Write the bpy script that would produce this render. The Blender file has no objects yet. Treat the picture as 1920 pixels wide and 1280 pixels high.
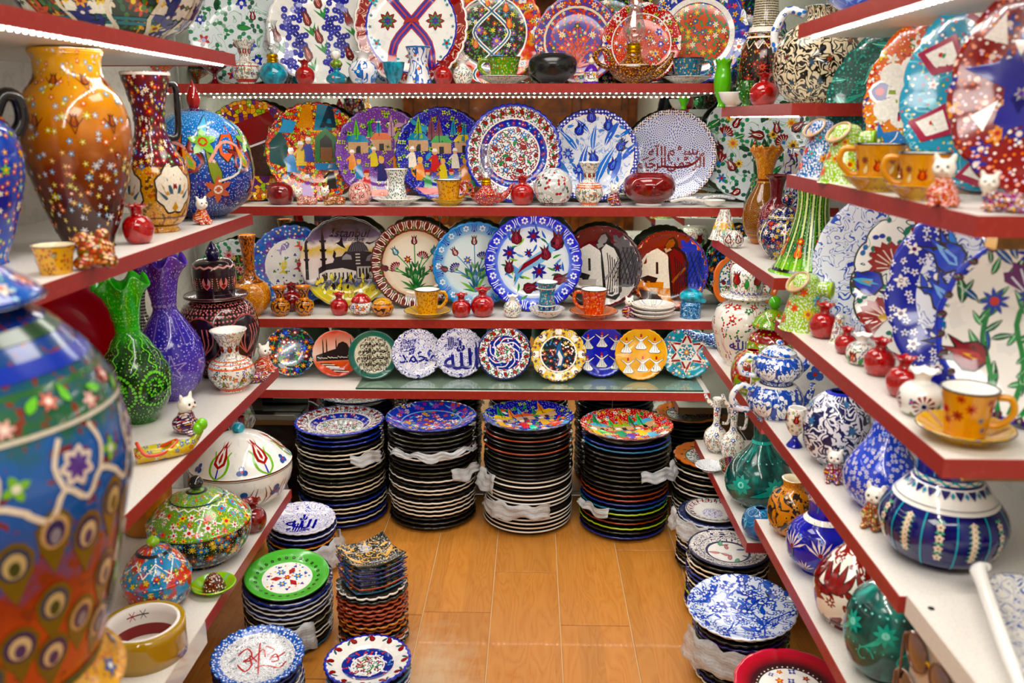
import bpy, bmesh, math, random
import numpy as np
from math import sin, cos, pi, sqrt, atan2, hypot
from mathutils import Vector, Matrix
from mathutils.geometry import tessellate_polygon
random.seed(7)
SC = bpy.context.scene
COL = SC.collection
# ------------------------------------------------------------------ camera
H = 1.40                                   # eye height
FPX = 1600.0                               # focal length in pixels of the 1920 wide frame
PITCH = math.atan(418.0 / FPX)
YAW = math.atan(40.0 * cos(PITCH) / FPX)
cam = bpy.data.cameras.new('camera')
cam.sensor_width = 36.0
cam.lens = 36.0 * FPX / 1920.0
cam.clip_start = 0.02
cam.dof.use_dof = True
cam.dof.focus_distance = 2.65
cam.dof.aperture_fstop = 3.4
co = bpy.data.objects.new('camera', cam)
COL.objects.link(co)
co.location = (0, 0, H)
co.rotation_euler = (pi / 2 - PITCH, 0, YAW)
SC.camera = co
# ------------------------------------------------------------------ world, light, exposure
W = bpy.data.worlds.new('world')
SC.world = W
W.use_nodes = True
W.node_tree.nodes['Background'].inputs['Color'].default_value = (1.0, 0.97, 0.93, 1)
W.node_tree.nodes['Background'].inputs['Strength'].default_value = 0.35
vs = SC.view_settings
vs.view_transform = 'Standard'
vs.look = 'None'
vs.gamma = 1.0
vs.use_curve_mapping = False
vs.exposure = 0.17
SC.cycles.max_bounces = 8
SC.cycles.transparent_max_bounces = 12
SC.cycles.caustics_reflective = False
SC.cycles.caustics_refractive = False
SC.cycles.sample_clamp_indirect = 6.0
CEIL_W, LED_E = 17.0, 85.0
def lamp(name, loc, rot, sx, sy, watt, col=(1, .96, .9)):
 l = bpy.data.lights.new(name, 'AREA')
 l.shape = 'RECTANGLE'
 l.size, l.size_y, l.energy, l.color = sx, sy, watt, col
 o = bpy.data.objects.new(name, l)
 COL.objects.link(o)
 o.location, o.rotation_euler = loc, rot
 return o
lamp('unseen_overhead_lamp', (-0.1, -0.22, 2.50), (0.12, 0, 0), 1.9, 0.8, CEIL_W * 2.3)  # unseen lamp added above the camera as front fill
lamp('unseen_overhead_lamp', (-0.1, 1.85, 2.50), (0, 0, 0), 1.2, 0.8, CEIL_W * 1.25)
# ------------------------------------------------------------------ colours
def lin(h):
 h = h.lstrip('#')
 if len(h) == 3:
  h = ''.join(c * 2 for c in h)
 o = []
 for i in (0, 2, 4):
  c = int(h[i:i + 2], 16) / 255.0
  o.append(c / 12.92 if c <= .04045 else ((c + .055) / 1.055) ** 2.4)
 m, s = sum(o) / 3, max(o) - min(o)       # glazes are deep: saturate, and darken what is saturated
 o = [max(m + (c - m) * 1.16, 0.0) * (1 - .16 * s) for c in o]
 return (o[0], o[1], o[2], 1.0)
LC = {}
def L(h):
 if isinstance(h, tuple):
  return h
 if h not in LC:
  LC[h] = lin(NAMED.get(h, h))
 return LC[h]
NAMED = dict(w='#f6f3ec', cream='#efe2c6', red='#b3161c', dred='#7d0f18', blue='#1b35b0', navy='#101a5e', sky='#2f86d8',
    teal='#0d7c86', turq='#17a7b8', green='#1f8a37', dgreen='#0d4a2c', lime='#8fca22', yel='#f2c218', or_='#ee6a16',
    amber='#d98512', brown='#5b2a12', black='#0c0c10', pur='#5b2d9c', pink='#e58a92', grey='#8d8f94', maroon='#5a0f1e',
    coral='#e2503a', olive='#6b7a20', lblue='#8fc1ec', white='#fbfaf6')
# ------------------------------------------------------------------ materials: layered node patterns
class NB:
 """builds a node material; sockets or numbers can be mixed freely"""
 def __init__(s, name):
  s.m = bpy.data.materials.new(name)
  s.m.use_nodes = True
  s.t = s.m.node_tree
  s.bs = s.t.nodes['Principled BSDF']
  s.masks = []
  s.uvn = None
 def n(s, typ, **kw):
  nd = s.t.nodes.new(typ)
  for k, v in kw.items():
   setattr(nd, k, v)
  return nd
 def put(s, sock, v):
  if hasattr(v, 'is_output') or hasattr(v, 'links'):
   s.t.links.new(v, sock)
  else:
   sock.default_value = v
 def m_(s, op, a, b=0.0, c=0.0):
  nd = s.n('ShaderNodeMath', operation=op)
  for i, v in enumerate((a, b, c)):
   s.put(nd.inputs[i], v)
  return nd.outputs[0]
 def v_(s, op, a, b=(0, 0, 0)):
  nd = s.n('ShaderNodeVectorMath', operation=op)
  s.put(nd.inputs[0], a)
  if op == 'SCALE':
   nd.inputs['Scale'].default_value = b
  else:
   s.put(nd.inputs[1], b)
  return nd.outputs['Value' if op in ('LENGTH',) else 'Vector']
 def uv(s):
  if s.uvn is None:
   s.uvn = s.n('ShaderNodeUVMap', uv_map='UVMap').outputs[0]
  return s.uvn
 def mix(s, f, a, b):
  nd = s.n('ShaderNodeMix', data_type='RGBA')
  s.put(nd.inputs[0], f)
  s.put(nd.inputs[6], a)
  s.put(nd.inputs[7], b)
  return nd.outputs[2]
 def ramp(s, f, stops, const=False):
  nd = s.n('ShaderNodeValToRGB')
  r = nd.color_ramp
  r.interpolation = 'CONSTANT' if const else 'LINEAR'
  while len(r.elements) < len(stops):
   r.elements.new(0.5)
  for e, (p, c) in zip(r.elements, stops):
   e.position = p
  for e, (p, c) in zip(r.elements, stops):
   e.position, e.color = p, L(c)
  s.put(nd.inputs[0], f)
  return nd.outputs[0]
 def pal(s, f, cols):
  if len(cols) == 1:
   return L(cols[0])
  return s.ramp(f, [(i / len(cols), c) for i, c in enumerate(cols)], True)
 def vor(s, vec, scale, rnd=1.0, feat='F1'):
  nd = s.n('ShaderNodeTexVoronoi', voronoi_dimensions='2D', feature=feat)
  s.put(nd.inputs['Vector'], vec)
  nd.inputs['Scale'].default_value = scale
  nd.inputs['Randomness'].default_value = rnd
  return nd
 def sep(s, c):
  nd = s.n('ShaderNodeSeparateColor')
  s.put(nd.inputs[0], c)
  return nd.outputs
 def noise(s, vec, scale, det=2, dist=0, dim='2D'):
  nd = s.n('ShaderNodeTexNoise', noise_dimensions=dim)
  s.put(nd.inputs['Vector'], vec)
  nd.inputs['Scale'].default_value = scale
  nd.inputs['Detail'].default_value = det
  nd.inputs['Distortion'].default_value = dist
  return nd.outputs[0]
def layer(b, col, L_):
 k = L_[0]
 a = list(L_[1:])
 def arg(i, d):
  return a[i] if len(a) > i else d
 uv = b.uv()
 if k == 'base':
  return L(a[0])
 if k == 'grad':       # v from lo to hi
  lo, hi, stops = a[:3]
  x = b.n('ShaderNodeSeparateXYZ')
  b.put(x.inputs[0], uv)
  wob = b.m_('MULTIPLY', b.m_('SUBTRACT', b.noise(uv, arg(3, 30), 2), .5), (hi - lo) * .12)
  f = b.m_('DIVIDE', b.m_('SUBTRACT', b.m_('ADD', x.outputs[1], wob), lo), hi - lo)
  return b.ramp(f, stops)
 if k == 'rad':        # radial, for plates (uv is metres from the middle)
  R, stops = a
  f = b.m_('DIVIDE', b.v_('LENGTH', uv), R)
  return b.ramp(f, stops)
 seed = {'fl': 5, 'dot': 4, 'verm': 4, 'tri': 3, 'blot': 3, 'spi': 3, 'scale': 4}.get(k, 9)
 sd = arg(seed, 0)
 vec = b.v_('ADD', uv, (sd * .37 + .11, sd * .53 + .29, 0)) if sd is not None else uv
 if k == 'fl':         # scale, palette, petals, radius, core colour, seed, threshold
  sc, pl, n, r = a[:4]
  core, thr = arg(4, None), arg(6, 0)
  v = b.vor(vec, sc, arg(7, .75))
  lc = b.v_('SCALE', b.v_('SUBTRACT', vec, v.outputs['Position']), sc)
  x = b.n('ShaderNodeSeparateXYZ')
  b.put(x.inputs[0], lc)
  rr = b.v_('LENGTH', lc)
  th = b.m_('ARCTAN2', x.outputs[1], x.outputs[0])
  rgb = b.sep(v.outputs['Color'])
  ang = b.m_('ADD', b.m_('MULTIPLY', th, n), b.m_('MULTIPLY', rgb[1], 6.28))
  amp = .5 if n <= 3 else .3
  pet = b.m_('MULTIPLY_ADD', b.m_('COSINE', ang), r * amp, r * (1 - amp))
  mk = b.m_('LESS_THAN', rr, pet)
  if thr:
   mk = b.m_('MULTIPLY', mk, b.m_('GREATER_THAN', rgb[2], thr))
  b.masks.append(mk)
  ol = b.m_('LESS_THAN', rr, b.m_('ADD', pet, .045))           # a thin dark outline, as the brush leaves it
  if thr:
   ol = b.m_('MULTIPLY', ol, b.m_('GREATER_THAN', rgb[2], thr))
  col = b.mix(b.m_('MULTIPLY', ol, .7), col, L('#15101c'))
  out = b.mix(mk, col, b.pal(rgb[0], pl))
  if core:
   out = b.mix(b.m_('MULTIPLY', b.m_('LESS_THAN', rr, r * .3), mk), out, L(core))
  return out
 if k == 'dot':        # scale, palette, radius, randomness
  sc, pl, r, rnd = a[:4]
  v = b.vor(vec, sc, rnd)
  mk = b.m_('LESS_THAN', v.outputs['Distance'], r)
  b.masks.append(mk)
  return b.mix(mk, col, b.pal(b.sep(v.outputs['Color'])[0], pl))
 if k == 'verm':       # scale, colour, width, count
  sc, c, w_, cnt = a[:4]
  f = b.m_('FRACT', b.m_('MULTIPLY', b.noise(vec, sc, arg(5, 1), arg(6, .6)), cnt))
  mk = b.m_('LESS_THAN', f, w_)
  b.masks.append(mk)
  return b.mix(mk, col, L(c))
 if k == 'tri':        # scale, palette, (random) cells
  v = b.vor(vec, a[0], 1.0)
  return b.pal(b.sep(v.outputs['Color'])[0], a[1])
 if k == 'crack':      # scale, colour, width: outlines of cells
  v = b.vor(vec, a[0], 1.0, 'DISTANCE_TO_EDGE')
  return b.mix(b.m_('LESS_THAN', v.outputs['Distance'], a[2]), col, L(a[1]))
 if k == 'blot':       # scale, stops
  return b.ramp(b.noise(vec, a[0], 3), a[1])
 if k == 'spi':        # scale, colour, rings: dashed spirals
  v = b.vor(vec, a[0], .7)
  lc = b.v_('SCALE', b.v_('SUBTRACT', vec, v.outputs['Position']), a[0])
  x = b.n('ShaderNodeSeparateXYZ')
  b.put(x.inputs[0], lc)
  rr = b.v_('LENGTH', lc)
  th = b.m_('ARCTAN2', x.outputs[1], x.outputs[0])
  ph = b.m_('ADD', b.m_('MULTIPLY', rr, arg(3, 10) if False else a[2]), b.m_('DIVIDE', th, 6.2832))
  ring = b.m_('LESS_THAN', b.m_('FRACT', ph), .5)
  dash = b.m_('GREATER_THAN', b.m_('SINE', b.m_('MULTIPLY', b.m_('FLOOR', ph), 1.0)), -2)
  d2 = b.m_('GREATER_THAN', b.m_('SINE', b.m_('ADD', b.m_('MULTIPLY', th, 17.0), b.m_('MULTIPLY', rr, 40))), -.35)
  return b.mix(b.m_('MULTIPLY', ring, b.m_('MULTIPLY', d2, dash)), col, L(a[1]))
 if k == 'spk':        # speckles: scale, colour, threshold
  return b.mix(b.m_('GREATER_THAN', b.noise(vec, a[0], 2), a[2]), col, L(a[1]))
 if k == 'lat':        # lattice: cell size, colour, line width
  x = b.n('ShaderNodeSeparateXYZ')
  b.put(x.inputs[0], uv)
  p_ = b.m_('DIVIDE', b.m_('ADD', x.outputs[0], x.outputs[1]), a[0])
  q_ = b.m_('DIVIDE', b.m_('SUBTRACT', x.outputs[0], x.outputs[1]), a[0])
  mk = b.m_('MAXIMUM', b.m_('LESS_THAN', b.m_('FRACT', p_), a[2]), b.m_('LESS_THAN', b.m_('FRACT', q_), a[2]))
  return b.mix(mk, col, L(a[1]))
 raise KeyError(k)
MATS = {}
SPEC = {}
def mat(key):
 """key is a name in SPEC, or a plain colour name / hex for a simple glaze"""
 if key in MATS:
  return MATS[key]
 sp = SPEC.get(key)
 opt = {}
 b = NB('glaze_' + key.strip('#'))
 if sp is None:
  sp = [('base', key)]
 else:
  opt = sp[-1] if isinstance(sp[-1], dict) else {}
  sp = [x for x in sp if not isinstance(x, dict)]
 c = None
 for l_ in sp:
  c = layer(b, c, l_)
 b.put(b.bs.inputs['Base Color'], c)
 b.bs.inputs['Roughness'].default_value = opt.get('rough', .14)
 b.bs.inputs['Coat Weight'].default_value = opt.get('coat', .4)
 b.bs.inputs['Coat Roughness'].default_value = .05
 b.bs.inputs['Metallic'].default_value = opt.get('metal', 0)
 if b.masks and opt.get('bump', 1):
  h = b.masks[0]
  for k in b.masks[1:]:
   h = b.m_('MAXIMUM', h, k)
  bp = b.n('ShaderNodeBump')
  bp.inputs['Strength'].default_value = .25 * opt.get('bump', 1)
  bp.inputs['Distance'].default_value = .001
  b.put(bp.inputs['Height'], h)
  b.put(b.bs.inputs['Normal'], bp.outputs[0])
 MATS[key] = b.m
 return b.m
def paint_mat():
 """enamel paint: the colour is an attribute of the painted shapes themselves"""
 if 'enamel' in MATS:
  return MATS['enamel']
 b = NB('enamel_paint')
 at = b.n('ShaderNodeAttribute', attribute_name='Col')
 nz = b.n('ShaderNodeTexNoise')
 nz.inputs['Scale'].default_value = 180
 tc = b.n('ShaderNodeTexCoord')
 b.put(nz.inputs['Vector'], tc.outputs['Object'])
 hs = b.n('ShaderNodeHueSaturation')
 b.put(hs.inputs['Color'], at.outputs['Color'])
 b.put(hs.inputs['Value'], b.m_('MULTIPLY_ADD', nz.outputs[0], .5, .75))
 b.put(b.bs.inputs['Base Color'], hs.outputs[0])
 b.bs.inputs['Roughness'].default_value = .16
 b.bs.inputs['Coat Weight'].default_value = .4
 b.bs.inputs['Coat Roughness'].default_value = .05
 MATS['enamel'] = b.m
 return b.m
def glass_mat(key='clear', tint=(1, 1, 1), alpha=.18):
 k = 'glass_' + key
 if k in MATS:
  return MATS[k]
 m = bpy.data.materials.new(k)
 m.use_nodes = True
 t = m.node_tree
 t.nodes.clear()
 o = t.nodes.new('ShaderNodeOutputMaterial')
 mx = t.nodes.new('ShaderNodeMixShader')
 tr = t.nodes.new('ShaderNodeBsdfTransparent')
 gl = t.nodes.new('ShaderNodeBsdfGlossy')
 fr = t.nodes.new('ShaderNodeMath')
 fr.operation = 'POWER'
 fr.inputs[1].default_value = 4.0
 lw = t.nodes.new('ShaderNodeLayerWeight')
 t.links.new(lw.outputs['Facing'], fr.inputs[0])
 ad = t.nodes.new('ShaderNodeMath')
 ad.operation = 'ADD'
 ad.inputs[1].default_value = alpha
 tr.inputs[0].default_value = (*tint, 1)
 gl.inputs['Roughness'].default_value = .08
 t.links.new(fr.outputs[0], ad.inputs[0])
 ad.use_clamp = True
 t.links.new(ad.outputs[0], mx.inputs[0])
 t.links.new(tr.outputs[0], mx.inputs[1])
 t.links.new(gl.outputs[0], mx.inputs[2])
 t.links.new(mx.outputs[0], o.inputs[0])
 MATS[k] = m
 return m
# ------------------------------------------------------------------ camera geometry: where a pixel's ray meets a real surface
FW = Vector((-sin(YAW) * cos(PITCH), cos(YAW) * cos(PITCH), -sin(PITCH)))
RT = Vector((cos(YAW), sin(YAW), 0))
UP = RT.cross(FW)
EYE = Vector((0, 0, H))
def ray(px, py):
 return FW + RT * ((px - 960) / FPX) - UP * ((py - 640) / FPX)
def atZ(px, py, z):
 d = ray(px, py)
 return EYE + d * ((z - H) / d.z)
def atY(px, py, y):
 d = ray(px, py)
 return EYE + d * (y / d.y)
def atX(px, py, x):
 d = ray(px, py)
 return EYE + d * (x / d.x)
def xat(px, y, z):
 """world X of column px at depth y, height z"""
 t = (px - 960) / FPX
 dz = z - H
 return (t * (y * FW.y + dz * FW.z) - y * RT.y) / (RT.x - t * FW.x)
def mpp(P):
 """metres per pixel at a point"""
 return (Vector(P) - EYE).dot(FW) / FPX
def face_cam(P):
 return atan2(-P[0], P[1])
# ------------------------------------------------------------------ objects
def link(name, me, parent=None, loc=(0, 0, 0), rot=(0, 0, 0), mats=None):
 o = bpy.data.objects.new(name, me)
 COL.objects.link(o)
 o.location, o.rotation_euler = loc, rot
 if parent is not None:
  o.parent = parent
 if mats and me is not None and not me.materials:
  for m in mats:
   me.materials.append(m)
 return o
LABELS = {}
def tag(o, label, cat, group=None):
 o['label'], o['category'] = label, cat
 if group:
  o['group'] = group
 return o
def empty(name, loc, rz=0.0):
 o = bpy.data.objects.new(name, None)
 o.empty_display_size = .02
 COL.objects.link(o)
 o.location, o.rotation_euler = loc, (0, 0, rz)
 return o
def mesh(name, V, F, mi=None, uv=None, smooth=True):
 me = bpy.data.meshes.new(name)
 me.from_pydata([tuple(v) for v in V], [], F)
 if mi is not None:
  me.polygons.foreach_set('material_index', np.array(mi, dtype=np.int32))
 if smooth:
  me.polygons.foreach_set('use_smooth', np.ones(len(me.polygons), dtype=bool))
 if uv is not None:
  ul = me.uv_layers.new(name='UVMap')
  li = np.empty(len(me.loops), dtype=np.int32)
  me.loops.foreach_get('vertex_index', li)
  if isinstance(uv, tuple):                     # per-loop data already
   ul.data.foreach_set('uv', np.array(uv[0], dtype=np.float32).ravel())
  else:
   ul.data.foreach_set('uv', np.array(uv, dtype=np.float32)[li].ravel())
 me.update()
 return me
def boxes(name, bs, mats, parent=None, loc=(0, 0, 0), rot=(0, 0, 0), bevel=0.0):
 """axis-aligned boxes (x0,y0,z0,x1,y1,z1,matindex) as one mesh with metre UVs"""
 V, F, MI, UV = [], [], [], []
 for b in bs:
  x0, y0, z0, x1, y1, z1 = b[:6]
  m = b[6] if len(b) > 6 else 0
  i = len(V)
  V += [(x0, y0, z0), (x1, y0, z0), (x1, y1, z0), (x0, y1, z0), (x0, y0, z1), (x1, y0, z1), (x1, y1, z1), (x0, y1, z1)]
  for f in ((0, 3, 2, 1), (4, 5, 6, 7), (0, 1, 5, 4), (1, 2, 6, 5), (2, 3, 7, 6), (3, 0, 4, 7)):
   F.append([i + q for q in f])
   MI.append(m)
 me = mesh(name, V, F, MI, smooth=False)
 ul = me.uv_layers.new(name='UVMap')
 for p in me.polygons:
  n = p.normal
  for li in p.loop_indices:
   c = me.vertices[me.loops[li].vertex_index].co
   ul.data[li].uv = (c.x, c.y) if abs(n.z) > .7 else ((c.y, c.z) if abs(n.x) > .7 else (c.x, c.z))
 if bevel:
  bm = bmesh.new()
  bm.from_mesh(me)
  bmesh.ops.bevel(bm, geom=bm.edges[:], offset=bevel, segments=1, affect='EDGES')
  bm.to_mesh(me)
  bm.free()
 return link(name, me, parent, loc, rot, [mat(m) if isinstance(m, str) else m for m in mats])
def smooth_prof(p, sub=4):
 """Catmull-Rom through (r,z); a repeated point makes a corner"""
 out = []
 n = len(p)
 for i in range(n - 1):
  p1, p2 = p[i], p[i + 1]
  if p1 == p2:
   continue
  p0 = p[i - 1] if i > 0 else p1
  p3 = p[i + 2] if i + 2 < n else p2
  for k in range(sub):
   t = k / sub
   q = []
   for j in (0, 1):
    a, b_, c, d = p0[j], p1[j], p2[j], p3[j]
    q.append(.5 * (2 * b_ + (c - a) * t + (2 * a - 5 * b_ + 4 * c - d) * t * t + (3 * b_ - a - 3 * c + d) * t ** 3))
   out.append((max(q[0], 0.0), q[1]))
 out.append(p[-1])
 return out
class Surf:
 """the outer surface of a turned body: arc length -> radius, height, normal"""
 def __init__(s, prof):
  a = np.array(prof)
  d = np.hypot(np.diff(a[:, 0]), np.diff(a[:, 1]))
  s.s = np.concatenate([[0], np.cumsum(d)])
  s.r, s.z = a[:, 0], a[:, 1]
  tr, tz = np.gradient(s.r), np.gradient(s.z)
  l = np.hypot(tr, tz) + 1e-9
  s.nr, s.nz = tz / l, -tr / l
  s.len = s.s[-1]
 def rad(s, x):
  return max(float(np.interp(x, s.s, s.r)), .004)
 def szz(s, frac):
  """arc length at which height is frac of the total (first crossing)"""
  zt = s.z.min() + frac * (s.z.max() - s.z.min())
  i = int(np.argmax(s.z >= zt - 1e-9))
  return float(s.s[i])
 def map(s, A):
  th, x, off = A[:, 0], A[:, 1], A[:, 2]
  r = np.interp(x, s.s, s.r) + np.interp(x, s.s, s.nr) * off
  z = np.interp(x, s.s, s.z) + np.interp(x, s.s, s.nz) * off
  return np.stack([r * np.sin(th), -r * np.cos(th), z], 1)
def lathe(name, prof, mats, parent=None, seg=40, thick=0.0, depth=.75, ruffle=None, flute=None, zones=None, sub=4, loc=(0, 0, 0), rot=(0, 0, 0), crown=None):
 """prof (r,z) from the middle of the foot up to the rim; thick>0 gives it an inside (last material)"""
 P = smooth_prof(prof, sub)
 S = Surf(P)
 n_out = len(P)
 rows = [(r, z, i) for i, (r, z) in enumerate(P)]
 zt, zb = P[-1][1], min(z for r, z in P)
 if thick:
  lim = zt - (zt - zb) * depth
  inn = []
  for i in range(n_out - 1, 0, -1):
   r, z = P[i]
   nr, nz = S.nr[i], S.nz[i]
   q = (r - nr * thick, z - nz * thick * (0 if i == n_out - 1 else 1))
   if q[0] <= thick or q[1] < lim:
    break
   inn.append((q[0], q[1]))
  if not inn:
   inn = [(P[-1][0] - thick, zt)]
  rows += [(r, z, n_out + 1) for r, z in inn]
  rows.append((0.0, inn[-1][1], n_out + 1))
 V, UV, F, MI = [], [], [], []
 rm = max(r for r, z in P)
 sarr = list(S.s)
 for j, (r, z, i) in enumerate(rows):
  sv = sarr[i] if i < n_out else S.len + .01
  w = 0.0
  if ruffle:
   w = max(0.0, ((z - zb) / (zt - zb) - ruffle[2]) / (1 - ruffle[2]))
  for k in range(seg):
   th = 2 * pi * k / seg
   rr, zz = r, z
   if flute and r > 0:
    rr = r * (1 + flute[1] * (abs(sin(flute[0] * th / 2)) - .5) * min(1, 4 * (z - zb) / (zt - zb)) * min(1, 4 * (zt - z) / (zt - zb)))
   if ruffle:
    c = cos(ruffle[0] * th)
    rr = rr * (1 + ruffle[1] * c * w * w)
    zz = zz - (zt - zb) * ruffle[1] * .28 * c * w * w
   if crown and i >= n_out - 3 and i <= n_out - 1:
    zz += crown[1] * (abs(((th * crown[0] / (2 * pi)) % 1) - .5) - .25) * ((i - n_out + 4) / 3.0)
   V.append((rr * sin(th), -rr * cos(th), zz))
 nr = len(rows)
 loopuv = []
 for j in range(nr - 1):
  i0 = rows[j][2]
  if i0 >= n_out - 1:
   m = len(mats) - 1 if thick else 0
  else:
   m = 0
  if zones and i0 < n_out - 1:
   fz = (.5 * (P[i0][1] + P[min(i0 + 1, n_out - 1)][1]) - zb) / (zt - zb + 1e-9)
   for lim_, mi_ in zones:
    if fz <= lim_:
     m = mi_
     break
  s0 = sarr[rows[j][2]] if rows[j][2] < n_out else S.len
  s1 = sarr[rows[j + 1][2]] if rows[j + 1][2] < n_out else S.len + .01
  for k in range(seg):
   k2 = (k + 1) % seg
   a_, b_, c_, d_ = j * seg + k, j * seg + k2, (j + 1) * seg + k2, (j + 1) * seg + k
   u0, u1 = (2 * pi * k / seg - pi) * rm, (2 * pi * (k + 1) / seg - pi) * rm
   if rows[j][0] < 1e-6:
    F.append([a_, c_, d_])
    loopuv += [(u0, s0), (u1, s1), (u0, s1)]
   elif rows[j + 1][0] < 1e-6:
    F.append([a_, b_, d_])
    loopuv += [(u0, s0), (u1, s0), (u0, s1)]
   else:
    F.append([a_, b_, c_, d_])
    loopuv += [(u0, s0), (u1, s0), (u1, s1), (u0, s1)]
   MI.append(m)
 me = mesh(name, V, F, MI, (loopuv,))
 o = link(name, me, parent, loc, rot, [mat(m) if isinstance(m, str) else m for m in mats])
 return o, S
def tube(name, pts, rads, mats, parent=None, seg=10, loc=(0, 0, 0), rot=(0, 0, 0), sub=4, flat=1.0, closed=False):
 """a round bar swept along smoothed 3-D points"""
 n = len(pts)
 P, R_ = [], []
 if not hasattr(rads, '__len__'):
  rads = [rads] * n
 for i in range(n - 1):
  p0, p1, p2, p3 = pts[max(i - 1, 0)], pts[i], pts[i + 1], pts[min(i + 2, n - 1)]
  for k in range(sub):
   t = k / sub
   P.append(Vector([.5 * (2 * b + (c - a) * t + (2 * a - 5 * b + 4 * c - d) * t * t + (3 * b - a - 3 * c + d) * t ** 3)
        for a, b, c, d in zip(p0, p1, p2, p3)]))
   R_.append(rads[i] * (1 - t) + rads[i + 1] * t)
 P.append(Vector(pts[-1]))
 R_.append(rads[-1])
 V, F, UV = [], [], []
 N = None
 ln = 0
 for i, p in enumerate(P):
  T = (P[min(i + 1, len(P) - 1)] - P[max(i - 1, 0)]).normalized()
  if N is None:
   N = T.orthogonal().normalized()
  N = (N - T * N.dot(T)).normalized()
  B_ = T.cross(N)
  if i:
   ln += (p - P[i - 1]).length
  for k in range(seg):
   a = 2 * pi * k / seg
   V.append(p + (N * cos(a) + B_ * sin(a) * flat) * R_[i])
   UV.append((a * R_[i], ln))
 m = len(P)
 for i in range(m - 1):
  for k in range(seg):
   k2 = (k + 1) % seg
   F.append([i * seg + k, i * seg + k2, (i + 1) * seg + k2, (i + 1) * seg + k])
 F.append([k for k in range(seg)][::-1])
 F.append([(m - 1) * seg + k for k in range(seg)])
 me = mesh(name, V, F, None, UV)
 return link(name, me, parent, loc, rot, [mat(q) if isinstance(q, str) else q for q in mats])
def ellipsoids(name, els, mats, parent=None, loc=(0, 0, 0), rot=(0, 0, 0), voxel=.003, key=None):
 """fused ellipsoids (cx,cy,cz,rx,ry,rz[,rotx,roty]) remeshed into one continuous body"""
 if key and key in bpy.data.meshes:
  return link(name, bpy.data.meshes[key], parent, loc, rot)
 bm = bmesh.new()
 for e in els:
  M_ = Matrix.Translation(e[:3]) @ Matrix.Rotation(e[6] if len(e) > 6 else 0, 4, 'X') @ Matrix.Rotation(e[7] if len(e) > 7 else 0, 4, 'Y') @ Matrix.Diagonal((*e[3:6], 1))
  bmesh.ops.create_uvsphere(bm, u_segments=20, v_segments=12, radius=1, matrix=M_)
 me = bpy.data.meshes.new('tmp')
 bm.to_mesh(me)
 bm.free()
 t = bpy.data.objects.new('tmp', me)
 COL.objects.link(t)
 md = t.modifiers.new('r', 'REMESH')
 md.mode = 'VOXEL'
 md.voxel_size = voxel
 md.use_smooth_shade = True
 sm = t.modifiers.new('s', 'SMOOTH')
 sm.iterations = 3
 bpy.context.view_layer.update()
 ev = bpy.data.meshes.new_from_object(t.evaluated_get(bpy.context.evaluated_depsgraph_get()))
 bpy.data.objects.remove(t)
 bpy.data.meshes.remove(me)
 ev.name = key or name
 ev.materials.clear()
 n = len(ev.vertices)
 cs = np.empty(n * 3, dtype=np.float32)
 ev.vertices.foreach_get('co', cs)
 cs = cs.reshape(-1, 3)
 li = np.empty(len(ev.loops), dtype=np.int32)
 ev.loops.foreach_get('vertex_index', li)
 ul = ev.uv_layers.new(name='UVMap')
 th = np.stack([cs[:, 0] + cs[:, 1] * .7, cs[:, 2] + cs[:, 1] * .3], 1)
 ul.data.foreach_set('uv', th[li].astype(np.float32).ravel())
 ev.polygons.foreach_set('use_smooth', np.ones(len(ev.polygons), dtype=bool))
 for m in mats:
  ev.materials.append(mat(m) if isinstance(m, str) else m)
 return link(name, ev, parent, loc, rot)
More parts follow.
